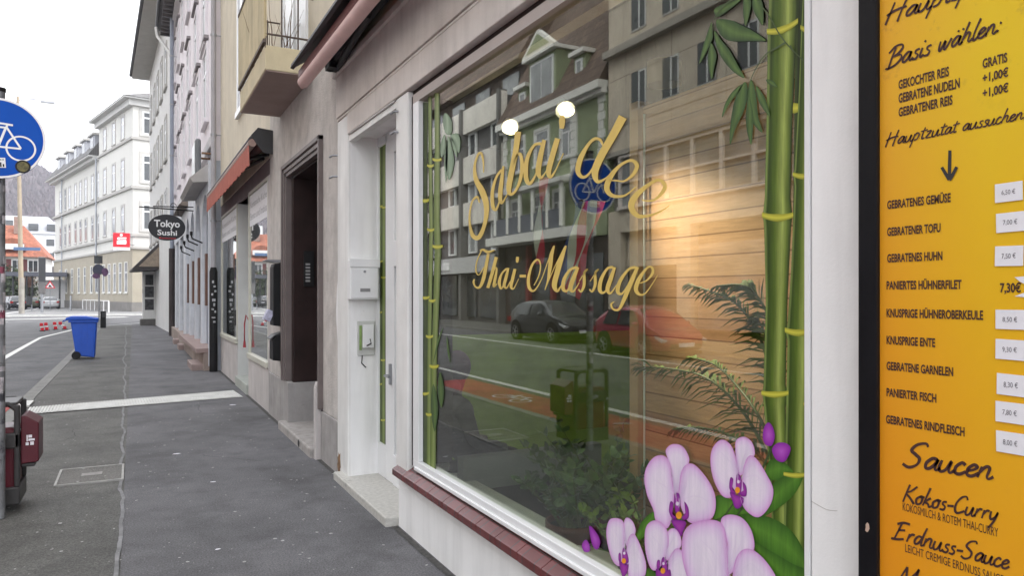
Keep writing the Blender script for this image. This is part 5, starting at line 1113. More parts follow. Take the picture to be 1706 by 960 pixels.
for k in range(8): mb.box(sx - .07 + k * .014, sx - .062 + k * .014, q - .0045, q - .0032, sz - .168, sz - .160, rt, (sx, q, sz - .19))
sub(mb, 'sticker_print', BLACK, SGN)
mb = MB()
for zz in (.285, -.285): mb.ball((sx, q, sz + zz), .007, .004, .007, 8, 5)
for zz in (.12, -.12): mb.tube([(PX - .05, PY - .03, sz + zz), (PX + .05, PY - .03, sz + zz)], .02, 8)
sub(mb, 'screw', GALV, SGN)
# litter bin fixed beside the post
bn = thing('litter_bin', 'dark red litter bin in charcoal frame with side box beside the blue sign', 'litter bin', (-2.75, 7.0, 0))
CHAR = mat('charcoal coated steel', (.040, .038, .038), .45, .15, 6, .1); WINE = mat('dark wine red coat', (.085, .010, .018), .35, .12, 4, .08)
def rbox(mb, x0, x1, y0, y1, z0, z1): mb.box(x0, x1, y0, y1, z0, z1); return mb
part(rbox(MB(), -2.93, -2.54, 6.86, 7.22, .13, .66), 'bucket', WINE, bn, bevel=.04, seg=3)
part(MB().box(-2.96, -2.515, 6.83, 7.25, .06, .20).box(-2.96, -2.515, 6.83, 7.25, .50, .62).box(-2.555, -2.515, 6.83, 6.87, .2, .84).box(-2.96, -2.92, 6.83, 6.87, .2, .84).box(-2.555, -2.515, 7.21, 7.25, .2, .84).box(-2.96, -2.92, 7.21, 7.25, .2, .84), 'frame', CHAR, bn, bevel=.012)
mb = MB()
for y in (6.85, 7.23): mb.tube([(-2.94, y, .80), (-2.89, y, .845), (-2.59, y, .845), (-2.535, y, .80)], .022, 8)
mb.box(-2.94, -2.535, 6.85, 7.23, .83, .858); part(mb, 'hood', CHAR, bn, bevel=.008)
part(MB().prism([(-2.512, .37), (-2.512, .745), (-2.49, .75), (-2.393, .685), (-2.393, .38)], 6.86, 7.18, 'y'), 'side_box', WINE, bn, bevel=.008)
part(MB().box(-2.514, -2.42, 6.88, 7.16, .34, .368), 'side_bracket', CHAR, bn, bevel=.008)
mb = MB(); ex, ez = -2.45, .545
mb.box(ex - .012, ex + .012, 6.855, 6.859, ez + .028, ez + .05); mb.box(ex - .024, ex - .016, 6.855, 6.859, ez, ez + .05); mb.box(ex - .012, ex + .03, 6.855, 6.859, ez + .004, ez + .02); mb.box(ex - .03, ex - .01, 6.855, 6.859, ez - .03, ez - .008); mb.box(ex, ex + .024, 6.855, 6.859, ez - .03, ez - .004)
part(mb, 'emblem', PAPER, bn)
part(MB().ball((-2.93, 6.82, .53), .016, .01, .016, 10, 6).tube([(PX, PY, .56), (-2.8, 6.84, .56)], .02, 8), 'fixing', GALV, bn)
# blue wheeled bin
wb = thing('wheeled_bin', 'bright blue wheeled paper bin standing at the kerb', 'wheeled bin', (-2.9, 22.6, 0))
BLUE = mat('bin blue plastic', (.012, .085, .50), .4, .06, 5, .1)
part(MB().prism([(-3.07, .09), (-2.64, .03), (-2.585, .98), (-3.19, .98)], 22.32, 22.88, 'y'), 'tub', BLUE, wb, bevel=.03, seg=3)
part(MB().box(-3.24, -2.555, 22.28, 22.92, .965, 1.015), 'rim', BLUE, wb, bevel=.015)
part(MB().prism([(-3.30, 1.02), (-2.545, 1.02), (-2.56, 1.07), (-2.85, 1.125), (-3.18, 1.13), (-3.30, 1.09)], 22.27, 22.93, 'y'), 'lid', BLUE, wb, bevel=.025, seg=3)
part(MB().tube([(-3.32, 22.3, 1.02), (-3.36, 22.35, 1.0), (-3.36, 22.85, 1.0), (-3.32, 22.9, 1.02)], .018, 8), 'handle', BLUE, wb)
mb = MB()
for k in range(3): mb.box(-2.98 + k * .14, -2.95 + k * .14, 22.305, 22.33, .2, .85)
part(mb, 'rib', BLUE, wb)
for y in (22.27, 22.88): part(MB().tube([(-3.06, y, .10), (-3.06, y + .06, .10)], .105, 18), 'wheel', BLACK, wb)
# ================================================================== inside the window
LAMP = emit('lit lamp', (1, .82, .58), 5)
for i, (u, v, xx, lab) in enumerate(((851, 213, .55, 'round glowing ceiling lamp, lower of the two seen through the glass'), (944, 185, .55, 'oval glowing ceiling lamp, higher of the two seen through the glass'))):
    p = on(u, v, xx); t = thing('ceiling_lamp', lab, 'lamp', tuple(p), group='lit ceiling lamps in the shop')
    m = MB(); m.ball(p, .046, .046, .046 if i == 0 else .031, 18, 12); part(m, 'bulb', LAMP, t)
    part(MB().tube([(p.x + .02, p.y + .05, p.z + .02), (p.x + .03, p.y + .10, p.z + .07)], [.06, .03], 12), 'holder', PVC, t)
    ld = bpy.data.lights.new('lamp light', 'SPOT'); ld.energy = (105, 150)[i]; ld.color = (1, .87, .72); ld.shadow_soft_size = .06; ld.spot_size = R((95, 52)[i]); ld.spot_blend = 1
    lo = bpy.data.objects.new('lamp_light', ld); COL.objects.link(lo); lo.parent = t; lo.location = (-.10, -.08, -.06)
    aim = (Vector((1.8, 7.5, .6)), Vector((.80, 1.7, .75)))[i] - (p + Vector(lo.location)); lo.rotation_euler = (-aim).to_track_quat('Z', 'Y').to_euler()
p = on(1107, 122, 1.6); t = thing('pendant_lamp', 'pale drum lampshade hanging unlit inside the shop', 'lamp', (p.x, p.y, p.z))
m = MB(); m.tube([(p.x, p.y, p.z - .08), (p.x, p.y, p.z + .08)], .12, 24, False); part(m, 'lamp_shade', mat('cream lampshade', (.55, .48, .36), .8, .05, 3, 0), t); part(MB().tube([(p.x, p.y, p.z + .08), (p.x, p.y, 3.36)], .006, 6), 'cord', BLACK, t)
# flags
def flag(lab, pts_l, pts_r, xx, cols, grp):
    a = on(*pts_l[0], xx); t = thing('flag', lab, 'flag', tuple(a), group=grp); n = len(cols)
    for i, c in enumerate(cols):
        m = MB(); V = []; steps = 12
        for j in range(steps + 1):
            f = j / steps
            L = on(pts_l[0][0] + (pts_l[1][0] - pts_l[0][0]) * f, pts_l[0][1] + (pts_l[1][1] - pts_l[0][1]) * f, xx); R_ = on(pts_r[0][0] + (pts_r[1][0] - pts_r[0][0]) * f, pts_r[0][1] + (pts_r[1][1] - pts_r[0][1]) * f, xx)
            for k in (i / n, (i + 1) / n):
                q = L.lerp(R_, k); V.append((q.x + .02 * math.sin(f * 7 + k * 8), q.y, q.z))
        m.add(V, [(2 * j, 2 * j + 1, 2 * j + 3, 2 * j + 2) for j in range(steps)], True)
        part(m, 'stripe', {'r': FR, 'w': FW, 'b': FB}[c], t, fix=False)
FR, FW, FB = mat('flag red', (.50, .03, .07), .8, .05, 4, 0), mat('flag white', (.62, .62, .64), .8, .05, 4, 0), mat('flag blue', (.05, .08, .30), .8, .05, 4, 0)
flag('large red, white and blue flag hanging at a slant behind the glass', ((958, 335), (928, 475)), ((1004, 335), (962, 500)), .55, 'bwrwr', 'flags inside the shop')
flag('narrow red and white flag hanging straight behind the glass', ((896, 295), (892, 440)), ((910, 295), (902, 440)), .55, 'wr', 'flags inside the shop')
# potted plants on the ledge
def pot(t, c, r, h):
    m = MB(); prof = [(r * .72, 0), (r * .95, h * .8), (r, h * .8), (r, h), (r * .9, h), (r * .88, h * .86)]; N = 28; V = []
    for rr, z in prof: V += [(c[0] + rr * math.cos(k * 2 * math.pi / N), c[1] + rr * math.sin(k * 2 * math.pi / N), c[2] + z) for k in range(N)]
    F = []
    for i in range(len(prof) - 1):
        for k in range(N): F.append((i * N + k, i * N + (k + 1) % N, (i + 1) * N + (k + 1) % N, (i + 1) * N + k))
    m.add(V, F, True); return part(m, 'pot', mat('terracotta', (.16, .06, .04), .8, .15, 5, .2), t)
def leafquad(m, p, d, nrm, L, w_):
    d = d.normalized(); s_ = d.cross(nrm).normalized(); k = nrm.normalized() * L * .08
    m.add([p, p + d * L * .35 + s_ * w_ + k, p + d * L, p + d * L * .35 - s_ * w_ + k, p + d * L * .7 + s_ * w_ * .7, p + d * L * .7 - s_ * w_ * .7], [(0, 1, 3), (1, 4, 5, 3), (4, 2, 5)])
def leafy(name, lab, base, nst, hgt, spread, Lf, wf, lm, sm, pr, seed):
    t = thing(name, lab, 'plant', tuple(base)); rnd = random.Random(seed)
    if pr: pot(t, base, pr, .16); part(MB().disc((base.x, base.y, base.z + .13), 0, pr * .9, 'z', 20), 'soil', DARKBROWN, t)
    m = MB(); st = MB(); z0 = base.z + (.12 if pr else 0)
    for k in range(nst):
        a = rnd.uniform(0, 6.28); d = Vector((math.cos(a) * spread * rnd.uniform(.2, 1) * .55, math.sin(a) * spread * rnd.uniform(.2, 1), 1)).normalized(); q = [Vector((base.x + rnd.uniform(-.06, .06), base.y + rnd.uniform(-.08, .08), z0))]
        H_ = hgt * rnd.uniform(.55, 1.0)
        for j in range(8): d = (d + Vector((math.cos(a) * .05, math.sin(a) * .09, -.02))).normalized(); q.append(q[-1] + d * H_ / 8)
        q = [Vector((max(.07, p.x), p.y, p.z)) for p in q]
        st.tube(q, [.009 - .0008 * j for j in range(9)], 5, False)
        for j in range(2, 9):
            for s_ in (1, -1):
                sd_ = Vector((rnd.gauss(0, .5), s_, rnd.gauss(.15, .3))); tt = (q[j] - q[j - 1]).normalized()
                dd = (sd_ + tt * .8).normalized(); nn = dd.cross(Vector((rnd.gauss(0, 1), rnd.gauss(0, .4), rnd.gauss(0, .5)))).normalized()
                leafquad(m, q[j], dd, nn, Lf * rnd.uniform(.7, 1.2), wf * rnd.uniform(.8, 1.1))
    part(m, 'leaves', lm, t, fix=False); part(st, 'stems', sm, t)
    return t
GL1 = mat('dark glossy leaf', (.065, .135, .035), .3, .35, 9, 0, spec=.6); GL2 = mat('fresh green leaf', (.20, .31, .05), .45, .3, 9, 0); STM = mat('green stem', (.10, .14, .04), .6, .2, 6, 0)
b_ = on(955, 893, .36); b_.z = .33
leafy('potted_plant', 'dark glossy leaved plant in a wide terracotta pot behind the window', b_, 26, .52, 1.1, .08, .023, GL1, STM, .15, 2)
b_ = on(1062, 880, .34); b_.z = .33
leafy('potted_plant', 'fresh green small leaved plant between dark plant and orchid sticker', b_, 16, .46, .9, .06, .017, GL2, STM, .10, 4)
b_ = on(1010, 850, .62); b_.z = .33
leafy('potted_plant', 'tall dim leafy plant standing behind the two front pots', b_, 18, .62, 1.0, .08, .021, GL1, STM, .12, 6)
# palm with feathered fronds
PALM = mat('palm leaf', (.14, .185, .035), .6, .35, 9, 0, spec=.1); 
pc = on(1300, 800, .42); t = thing('potted_palm', 'feathery palm arching in from the right in front of the pine boards', 'plant', (pc.x, pc.y, .33))
pot(t, (pc.x, pc.y, .33), .15, .24)
fr = MB(); stm = MB(); rnd = random.Random(9)
for pts, ll, up in (([(1290, 780), (1240, 690), (1180, 632), (1120, 615), (1066, 612)], .17, 0), ([(1295, 760), (1262, 690), (1225, 640), (1190, 608), (1150, 596)], .15, 0), ([(1290, 640), (1265, 560), (1230, 510), (1190, 488), (1146, 473)], .12, 1), ([(1300, 620), (1285, 540), (1262, 495), (1235, 475), (1195, 476)], .12, 0), ([(1290, 790), (1250, 745), (1200, 720), (1150, 712), (1120, 716)], .12, 1), ([(1300, 700), (1290, 620), (1275, 560), (1262, 530)], .14, 0)):
    P = [on(u, v, .40 + .04 * i * (rnd.random() - .3)) for i, (u, v) in enumerate(pts)]; Q = []
    for i in range(len(P) - 1):
        for j in range(9):
            p0, p1, p2, p3 = P[max(i - 1, 0)], P[i], P[i + 1], P[min(i + 2, len(P) - 1)]; f = j / 9
            Q.append(.5 * ((2 * p1) + (p2 - p0) * f + (2 * p0 - 5 * p1 + 4 * p2 - p3) * f * f + (3 * p1 - p0 - 3 * p2 + p3) * f ** 3))
    Q.append(P[-1]); n = len(Q); stm.tube(Q, [.008 * (1 - .8 * i / n) for i in range(n)], 5, False)
    for i in range(5, n):
        tt = (Q[i] - Q[i - 1]).normalized(); f = i / n; L = ll * (1.15 - .75 * f) * rnd.uniform(.8, 1.15)
        for s_ in (1, -1):
            dd = (tt * .75 + Vector((s_ * .55, rnd.gauss(0, .08), -.55 + rnd.gauss(0, .15) + (.5 if s_ > 0 else 0)))).normalized()
            mid = Q[i] + dd * L * .5; tip = Q[i] + (dd + Vector((0, 0, -.28))).normalized() * L; w_ = Vector((0, .5, .6)).cross(dd).normalized() * .0085; w2 = w_ * .8
            mid.x = max(.06, mid.x); tip.x = max(.06, tip.x)
            fr.add([Q[i] - w_ * .4, Q[i] + w_ * .4, mid + w_, mid - w_, tip], [(0, 1, 2, 3), (3, 2, 4)])
part(fr, 'leaflets', PALM, t, fix=False); part(stm, 'fronds', mat('palm stalk', (.11, .13, .035), .5, .2, 6, 0), t)
# person sitting with the back to the window
def skin_body(name, joints, edges, m, root, lvl=2):
    me = bpy.data.meshes.new(name); me.from_pydata([j[:3] for j in joints], edges, []); me.materials.append(m)
    o = bpy.data.objects.new(name, me); COL.objects.link(o)
    sk = o.modifiers.new('skin', 'SKIN'); sk.use_smooth_shade = True
    bpy.context.view_layer.update()
    if not me.skin_vertices: 
        bpy.context.view_layer.objects.active = o; o.select_set(True)
        try: bpy.ops.mesh.customdata_skin_add()
        except Exception: pass
    for i, j in enumerate(joints): me.skin_vertices[0].data[i].radius = (j[3], j[4] if len(j) > 4 else j[3])
    me.skin_vertices[0].data[0].use_root = True
    s_ = o.modifiers.new('sub', 'SUBSURF'); s_.levels = lvl; s_.render_levels = lvl
    return wparent(o, root)
bx, by, bz = .42, 5.10, .07
t = thing('person', 'seated person in dark hooded jacket behind the glass, back turned', 'person', (bx, by, bz)); seat = bz + .34
J = [(bx, by, seat + .10, .15, .17), (bx - .01, by, seat + .28, .145, .175), (bx - .02, by, seat + .44, .12, .20), (bx - .01, by, seat + .535, .062), (bx + .015, by, seat + .60, .058), (bx + .03, by, seat + .70, .085, .078), (bx + .03, by, seat + .78, .072, .068),
     (bx - .01, by + .185, seat + .46, .072), (bx + .05, by + .25, seat + .22, .055), (bx + .26, by + .20, seat + .14, .042), (bx + .36, by + .16, seat + .14, .034),
     (bx - .01, by - .185, seat + .46, .072), (bx + .05, by - .25, seat + .22, .055), (bx + .26, by - .20, seat + .14, .042), (bx + .36, by - .16, seat + .14, .034),
     (bx + .10, by + .10, seat + .08, .095), (bx + .46, by + .14, seat + .07, .068), (bx + .46, by + .14, bz + .10, .048), (bx + .58, by + .14, bz + .04, .038),
     (bx + .10, by - .10, seat + .08, .095), (bx + .46, by - .14, seat + .07, .068), (bx + .46, by - .14, bz + .10, .048), (bx + .58, by - .14, bz + .04, .038)]
E_ = [(0, 1), (1, 2), (2, 3), (3, 4), (4, 5), (5, 6), (2, 7), (7, 8), (8, 9), (9, 10), (2, 11), (11, 12), (12, 13), (13, 14), (0, 15), (15, 16), (16, 17), (17, 18), (0, 19), (19, 20), (20, 21), (21, 22)]
COAT = mat('dark blue coat', (.022, .022, .034), .85, .2, 5, .2)
skin_body('body', J, E_, COAT, t)
m = MB(); m.ball((bx + .02, by, seat + .745), .108, .100, .125, 20, 14); m.ball((bx - .05, by, seat + .60), .09, .13, .075, 16, 10); part(m, 'hood', mat('violet hood', (.06, .03, .07), .85, .3, 6, .2), t)
m = MB(); m.ball((bx + .085, by + .06, seat + .735), .058, .060, .09, 16, 12); m.ball((bx + .13, by + .10, seat + .73), .014, .014, .02, 8, 6); part(m, 'face', mat('skin', (.42, .26, .19), .6, .08, 5, 0), t)
t = thing('stool', 'low dark stool under the seated person', 'stool', (bx, by, bz)); part(MB().tube([(bx, by, seat - .06), (bx, by, seat)], .19, 20), 'seat', DARKBROWN, t)
for dx, dy in ((.12, .12), (-.12, .12), (.12, -.12), (-.12, -.12)): part(MB().tube([(bx + dx, by + dy, bz), (bx + dx * .8, by + dy * .8, seat - .06)], .018, 8), 'leg', DARKBROWN, t)

# ================================================================== stickers on the glass
BAM = attr_ramp('bamboo print', 'across', [(0, (.12, .18, .04)), (.05, (.20, .27, .07)), (.13, (.032, .065, .007)), (.40, (.085, .14, .014)), (.68, (.33, .41, .10)), (.84, (.13, .19, .03)), (1, (.014, .03, .005))], .45, .35)
BAMD = attr_ramp('dark bamboo print', 'across', [(0, (.06, .09, .02)), (.2, (.012, .025, .005)), (.65, (.06, .09, .015)), (1, (.012, .022, .005))], .45, .35)
BAML = attr_ramp('pale bamboo print', 'across', [(0, (.09, .14, .025)), (.3, (.17, .23, .06)), (.6, (.26, .32, .11)), (1, (.06, .10, .02))], .5, .3)
NODE = attr_ramp('yellow node print', 'across', [(0, (.30, .30, .03)), (.5, (.56, .53, .06)), (1, (.22, .24, .025))], .45)
LEAFP = attr_ramp('leaf print', 'across', [(0, (.035, .075, .025)), (.5, (.10, .175, .045)), (1, (.035, .07, .028))], .5, .35)
LEAFB = attr_ramp('bright leaf print', 'across', [(0, (.035, .11, .012)), (.5, (.09, .23, .025)), (1, (.045, .14, .012))], .5, .3)
STK = GX - .001
def stalk(rows, x0, m, root, name='stalk'):
    mb = MB(); at = []
    for i in range(len(rows) - 1):
        (v0, a0, b0), (v1, a1, b1) = rows[i], rows[i + 1]; n = max(1, int((v1 - v0) / 20))
        for k in range(n + (1 if i == len(rows) - 2 else 0)):
            f = k / n; v = v0 + (v1 - v0) * f; a = a0 + (a1 - a0) * f; b = b0 + (b1 - b0) * f
            for j in range(5): mb.v.append(tuple(on(a + (b - a) * j / 4, v, x0))); at.append(j / 4)
    nr = len(mb.v) // 5
    for i in range(nr - 1):
        for j in range(4): mb.f.append((i * 5 + j, i * 5 + j + 1, i * 5 + j + 6, i * 5 + j + 5)); mb.sm.append(False)
    return wparent(mb.build(name, m, None, {'across': at}, fix=False), root)
def node(v, a, b, h, x0, root, sag=4, tilt=0):
    mb = MB(); at = []
    for k in range(11):
        f = k / 10; u = a - 1.5 + (b - a + 3) * f; vv = v + sag * 4 * f * (1 - f) + tilt * f
        for j, hh in enumerate((-h / 2, 0, h / 2)): mb.v.append(tuple(on(u, vv + hh * (1 - .3 * abs(2 * f - 1)), x0))); at.append(j / 2)
    for i in range(10):
        for j in range(2): mb.f.append((i * 3 + j, i * 3 + j + 1, i * 3 + j + 4, i * 3 + j + 3)); mb.sm.append(False)
    return wparent(mb.build('node_ring', NODE, None, {'across': at}, fix=False), root)
def fan(pts, x0, m, root, name, zx=0, zy=0, sc=1, attr='across', grow=None, mode='rim'):
    """printed shape from its traced outline; attribute runs 0 at the middle to 1 at the rim (or across a leaf)"""
    P = [(zx + a / sc, zy + b / sc) for a, b in pts]
    # smooth closed outline
    n = len(P); Q = []
    for i in range(n):
        p0, p1, p2, p3 = P[i - 1], P[i], P[(i + 1) % n], P[(i + 2) % n]
        for j in range(5):
            t_ = j / 5; Q.append(tuple(.5 * ((2 * b) + (-a + c) * t_ + (2 * a - 5 * b + 4 * c - d) * t_ ** 2 + (-a + 3 * b - 3 * c + d) * t_ ** 3) for a, b, c, d in zip(p0, p1, p2, p3)))
    mb = MB(); N = len(Q)
    import mathutils.geometry as mg
    cx_ = sum(q[0] for q in Q) / N; cy_ = sum(q[1] for q in Q) / N
    if mode == 'rim':
        # nested rings drawn towards the centroid
        at = []; rings = (1, .9, .78, .55, .25)
        for r_ in rings:
            for q in Q: mb.v.append(tuple(on(cx_ + (q[0] - cx_) * r_, cy_ + (q[1] - cy_) * r_, x0))); at.append(r_)
        for i in range(len(rings) - 1):
            for k in range(N): mb.f.append((i * N + k, i * N + (k + 1) % N, (i + 1) * N + (k + 1) % N, (i + 1) * N + k)); mb.sm.append(False)
        c = len(mb.v); mb.v.append(tuple(on(cx_, cy_, x0))); at.append(0.0)
        b0 = (len(rings) - 1) * N
        for k in range(N): mb.f.append((b0 + k, b0 + (k + 1) % N, c)); mb.sm.append(False)
    else:
        # leaf: split between base (first point) and tip (farthest point)
        ti = max(range(N), key=lambda i: (Q[i][0] - Q[0][0]) ** 2 + (Q[i][1] - Q[0][1]) ** 2)
        A = Q[:ti + 1]; B = [Q[0]] + Q[:ti - 1:-1]; M = 14; at = []
        def samp(L, f): x = f * (len(L) - 1); i = min(int(x), len(L) - 2); g = x - i; return (L[i][0] + (L[i + 1][0] - L[i][0]) * g, L[i][1] + (L[i + 1][1] - L[i][1]) * g)
        for k in range(M + 1):
            a, b = samp(A, k / M), samp(B, k / M)
            for j in range(5): g = j / 4; mb.v.append(tuple(on(a[0] + (b[0] - a[0]) * g, a[1] + (b[1] - a[1]) * g, x0))); at.append(g)
        for k in range(M):
            for j in range(4): mb.f.append((k * 5 + j, k * 5 + j + 1, k * 5 + j + 6, k * 5 + j + 5)); mb.sm.append(False)
    return wparent(mb.build(name, m, None, {attr: at}, fix=False), root)
b_ = on(1310, 480, STK)
t = thing('bamboo_sticker', 'broad bamboo print with yellow rings along the right edge of the window', 'sticker', tuple(b_))
stalk([(-12, 1326, 1354), (300, 1322, 1354), (700, 1316, 1354), (1160, 1300, 1360)], STK, BAMD, t)
stalk([(-12, 1281, 1328), (12, 1281, 1329), (55, 1279, 1327), (200, 1277, 1320), (330, 1274, 1317), (358, 1271, 1320), (380, 1273, 1318), (500, 1276, 1312), (640, 1272, 1309), (656, 1270, 1312), (680, 1273, 1309), (800, 1283, 1312), (960, 1290, 1316), (1160, 1292, 1318)], STK - .0006, BAM, t)
stalk([(-12, 1338, 1353), (45, 1335, 1353), (150, 1331, 1353), (280, 1324, 1352), (292, 1322, 1354), (310, 1324, 1352), (450, 1318, 1352), (540, 1312, 1351), (552, 1309, 1353), (570, 1312, 1351), (760, 1308, 1346), (960, 1304, 1340), (1160, 1300, 1336)], STK - .0012, BAM, t)
stalk([(560, 1338, 1352), (700, 1338, 1352), (1160, 1334, 1352)], STK - .0009, BAMD, t)
for v, a, b, h, s_, ti in ((52, 1279, 1328, 13, 6, -18), (358, 1271, 1320, 13, 5, 0), (655, 1270, 1312, 11, 3, 0)): node(v, a, b, h, STK - .0018, t, s_, ti)
for v, a, b, h, s_ in ((45, 1335, 1353, 11, 4), (290, 1322, 1353, 10, 4), (550, 1309, 1352, 12, 5), (790, 1307, 1348, 9, 3), (673, 1340, 1352, 8, 2)): node(v, a, b, h, STK - .0024, t, s_)
node(178, 1314, 1332, 18, STK - .0003, t, 2)
LV = [[(40, 60), (100, 25), (220, -10), (130, 70), (60, 110)], [(55, 130), (150, 132), (220, 165), (300, 205), (385, 268), (300, 272), (140, 270), (70, 215)], [(38, 200), (90, 270), (140, 330), (190, 420), (242, 518), (170, 480), (100, 400), (55, 310)],
      [(22, 145), (28, 210), (30, 250), (0, 320), (-60, 425), (-42, 330), (-8, 220)], [(18, 285), (45, 330), (55, 375), (40, 450), (22, 528), (0, 440), (-4, 370)], [(240, -30), (285, 0), (275, 90), (248, 172), (232, 90)], [(300, -30), (355, 0), (368, 80), (362, 165), (325, 115), (295, 50)],
      [(240, 545), (262, 590), (245, 720), (180, 860), (145, 965), (148, 820), (180, 650)], [(287, 528), (318, 620), (332, 770), (362, 882), (300, 825), (258, 710), (262, 600)], [(270, 640), (300, 760), (296, 880), (285, 965), (255, 860), (252, 740)], [(318, 570), (370, 635), (395, 700), (412, 775), (365, 725), (328, 655)], [(225, 560), (205, 610), (140, 690), (92, 782), (108, 700), (158, 612)], [(385, 528), (430, 537), (462, 580), (405, 560)]]
for i, L in enumerate(LV): fan(L, STK - .0030 - .0003 * (i % 4), LEAFP, t, 'leaf', 1180, 0, 4.0, mode='leaf')
mb = MB(); strokes(mb, [[(365, 50, 8), (420, 130, 8), (480, 235, 8), (560, 330, 8), (700, 462, 6)], [(515, 280, 12), (450, 320, 10), (385, 360, 8), (320, 450, 6), (280, 535, 5)], [(40, 130, 6), (60, 90, 8), (110, 30, 10), (180, -20, 10)], [(545, 300, 10), (570, 345, 8)]], 1180, 0, 4.0, STK - .0042)
part(mb, 'twig', mat('twig print', (.055, .085, .03), .5, .2, 9, 0), t, fix=False)
b_ = on(716, 480, STK); t = thing('bamboo_sticker', 'slender bamboo print with pale leaf tufts along the left edge of the window', 'sticker', tuple(b_))
stalk([(170, 704, 713), (340, 703, 712), (780, 702, 714)], STK, BAMD, t); stalk([(160, 713, 719), (275, 714, 720), (380, 715, 722), (560, 712, 719), (780, 711, 718)], STK - .0006, BAML, t)
stalk([(155, 724, 732), (265, 724, 733), (370, 722, 733), (420, 724, 735), (600, 719, 728), (790, 716, 726)], STK - .0012, BAML, t)
for v, a, b, h in ((333, 703, 713, 7), (275, 713, 721, 6), (265, 722, 734, 6), (382, 713, 722, 6), (410, 722, 736, 7), (495, 703, 714, 6), (500, 716, 724, 6), (560, 711, 720, 6), (610, 717, 729, 7), (655, 703, 713, 6), (690, 711, 719, 6)): node(v, a, b, h, STK - .0018, t, 2)
PLF = attr_ramp('pale leaf print', 'across', [(0, (.16, .24, .15)), (.5, (.30, .40, .28)), (1, (.15, .22, .14))], .5, .3)
for L in ([(746, 226), (754, 250), (756, 275), (748, 300), (742, 270)], [(742, 222), (738, 200), (742, 188), (752, 200), (752, 222)], [(750, 226), (762, 222), (767, 236), (764, 255), (757, 240)], [(741, 224), (734, 240), (735, 262), (742, 250)], [(745, 232), (746, 262), (743, 305), (740, 262)], [(752, 228), (760, 246), (761, 262), (754, 246)]): fan(L, STK - .0024, PLF, t, 'leaf', mode='leaf')
for L in ([(744, 560), (748, 580), (750, 605), (745, 585)], [(738, 545), (730, 575), (722, 605), (728, 570)], [(733, 620), (740, 650), (735, 680), (729, 650)], [(722, 640), (730, 680), (724, 720), (718, 680)]): fan(L, STK - .0024, LEAFP, t, 'leaf', mode='leaf')
# bamboo print on the door side pane
b_ = on(636, 480, DRX + .018); t = thing('bamboo_sticker', 'thin bamboo print on the narrow glazed strip of the entrance door', 'sticker', tuple(b_)); XD = DRX + .018
stalk([(228, 629, 643.5), (780, 627, 643)], XD, BAMD, t); stalk([(228, 630.5, 635.5), (780, 628.5, 634)], XD - .0006, BAML, t); stalk([(228, 637, 642.5), (780, 636, 641.5)], XD - .0012, BAML, t)
for v, a, b in ((343, 632, 636), (345, 637, 641), (435, 631, 636), (462, 636, 641), (520, 631, 635), (600, 636, 640), (640, 630, 635), (700, 636, 640)): node(v, a, b, 4, XD - .0018, t, 1)
# orchids
PET = attr_ramp('orchid petal print', 'across', [(0, (.73, .66, .77)), (.55, (.71, .62, .765)), (.80, (.66, .50, .73)), (.93, (.61, .36, .65)), (1, (.54, .25, .57))], .45, .10)
LIP = attr_ramp('orchid lip print', 'across', [(0, (.36, .05, .36)), (.7, (.25, .025, .28)), (1, (.16, .015, .20))], .45)
ORG = mat('orange print', (.75, .30, .02), .5, .1, 8, 0); WHT = mat('pale print', (.70, .62, .74), .5, .05, 8, 0); BUD = attr_ramp('bud print', 'across', [(0, (.42, .10, .50)), (.6, (.30, .04, .38)), (1, (.20, .02, .27))], .45)
VEIN = mat('petal vein print', (.665, .565, .725), .5, .05, 8, 0)
ZX, ZY, ZS = 960, 640, 3.0
def orchid(lab, lay, petals, lip, orange, white, veins):
    c = petals[0][0]; p = on(ZX + c[0] / ZS, ZY + c[1] / ZS, STK); t = thing('orchid_sticker', lab, 'sticker', tuple(p), group='orchid prints on the window corner')
    x0 = STK - .004 - .0022 * lay; ox, oy = orange[0], orange[1]; veins = list(veins)
    for P in petals:
        for k in range(len(P)):
            a, b = P[k]; c_, d_ = P[(k + 1) % len(P)]
            for f_ in (.0, .5):
                ex, ey = a + (c_ - a) * f_ - ox, b + (d_ - b) * f_ - oy
                if math.hypot(ex, ey) > 90: veins.append([(ox + ex * .38, oy + ey * .38, 1.5), (ox + ex * .6 - ey * .03, oy + ey * .6 + ex * .03, 1.3), (ox + ex * .86, oy + ey * .86, .8)])
    for i, P in enumerate(petals): fan(P, x0 - .0004 * i, PET, t, 'petal', ZX, ZY, ZS)
    mb = MB(); strokes(mb, veins, ZX, ZY, ZS, x0 - .0013, .7); part(mb, 'vein', VEIN, t, fix=False)
    for i, P in enumerate(lip): fan(P, x0 - .0016 - .0002 * i, LIP, t, 'lip', ZX, ZY, ZS)
    for (cx_, cy_, r_), mm, nm in ((orange, ORG, 'yellow_heart'), (white, WHT, 'column')):
        mb = MB(); mb.poly([on(ZX + (cx_ + r_ * math.cos(k * .45)) / ZS, ZY + (cy_ + r_ * 1.25 * math.sin(k * .45)) / ZS, x0 - .0021) for k in range(14)]); part(mb, nm, mm, t, fix=False)
def vv(*s_): return [[(a, b, 3.0) for a, b in st] for st in s_]
lf = thing('orchid_leaf_sticker', 'green leaf print spreading behind the orchids in the window corner', 'sticker', tuple(on(1300, 830, STK)))
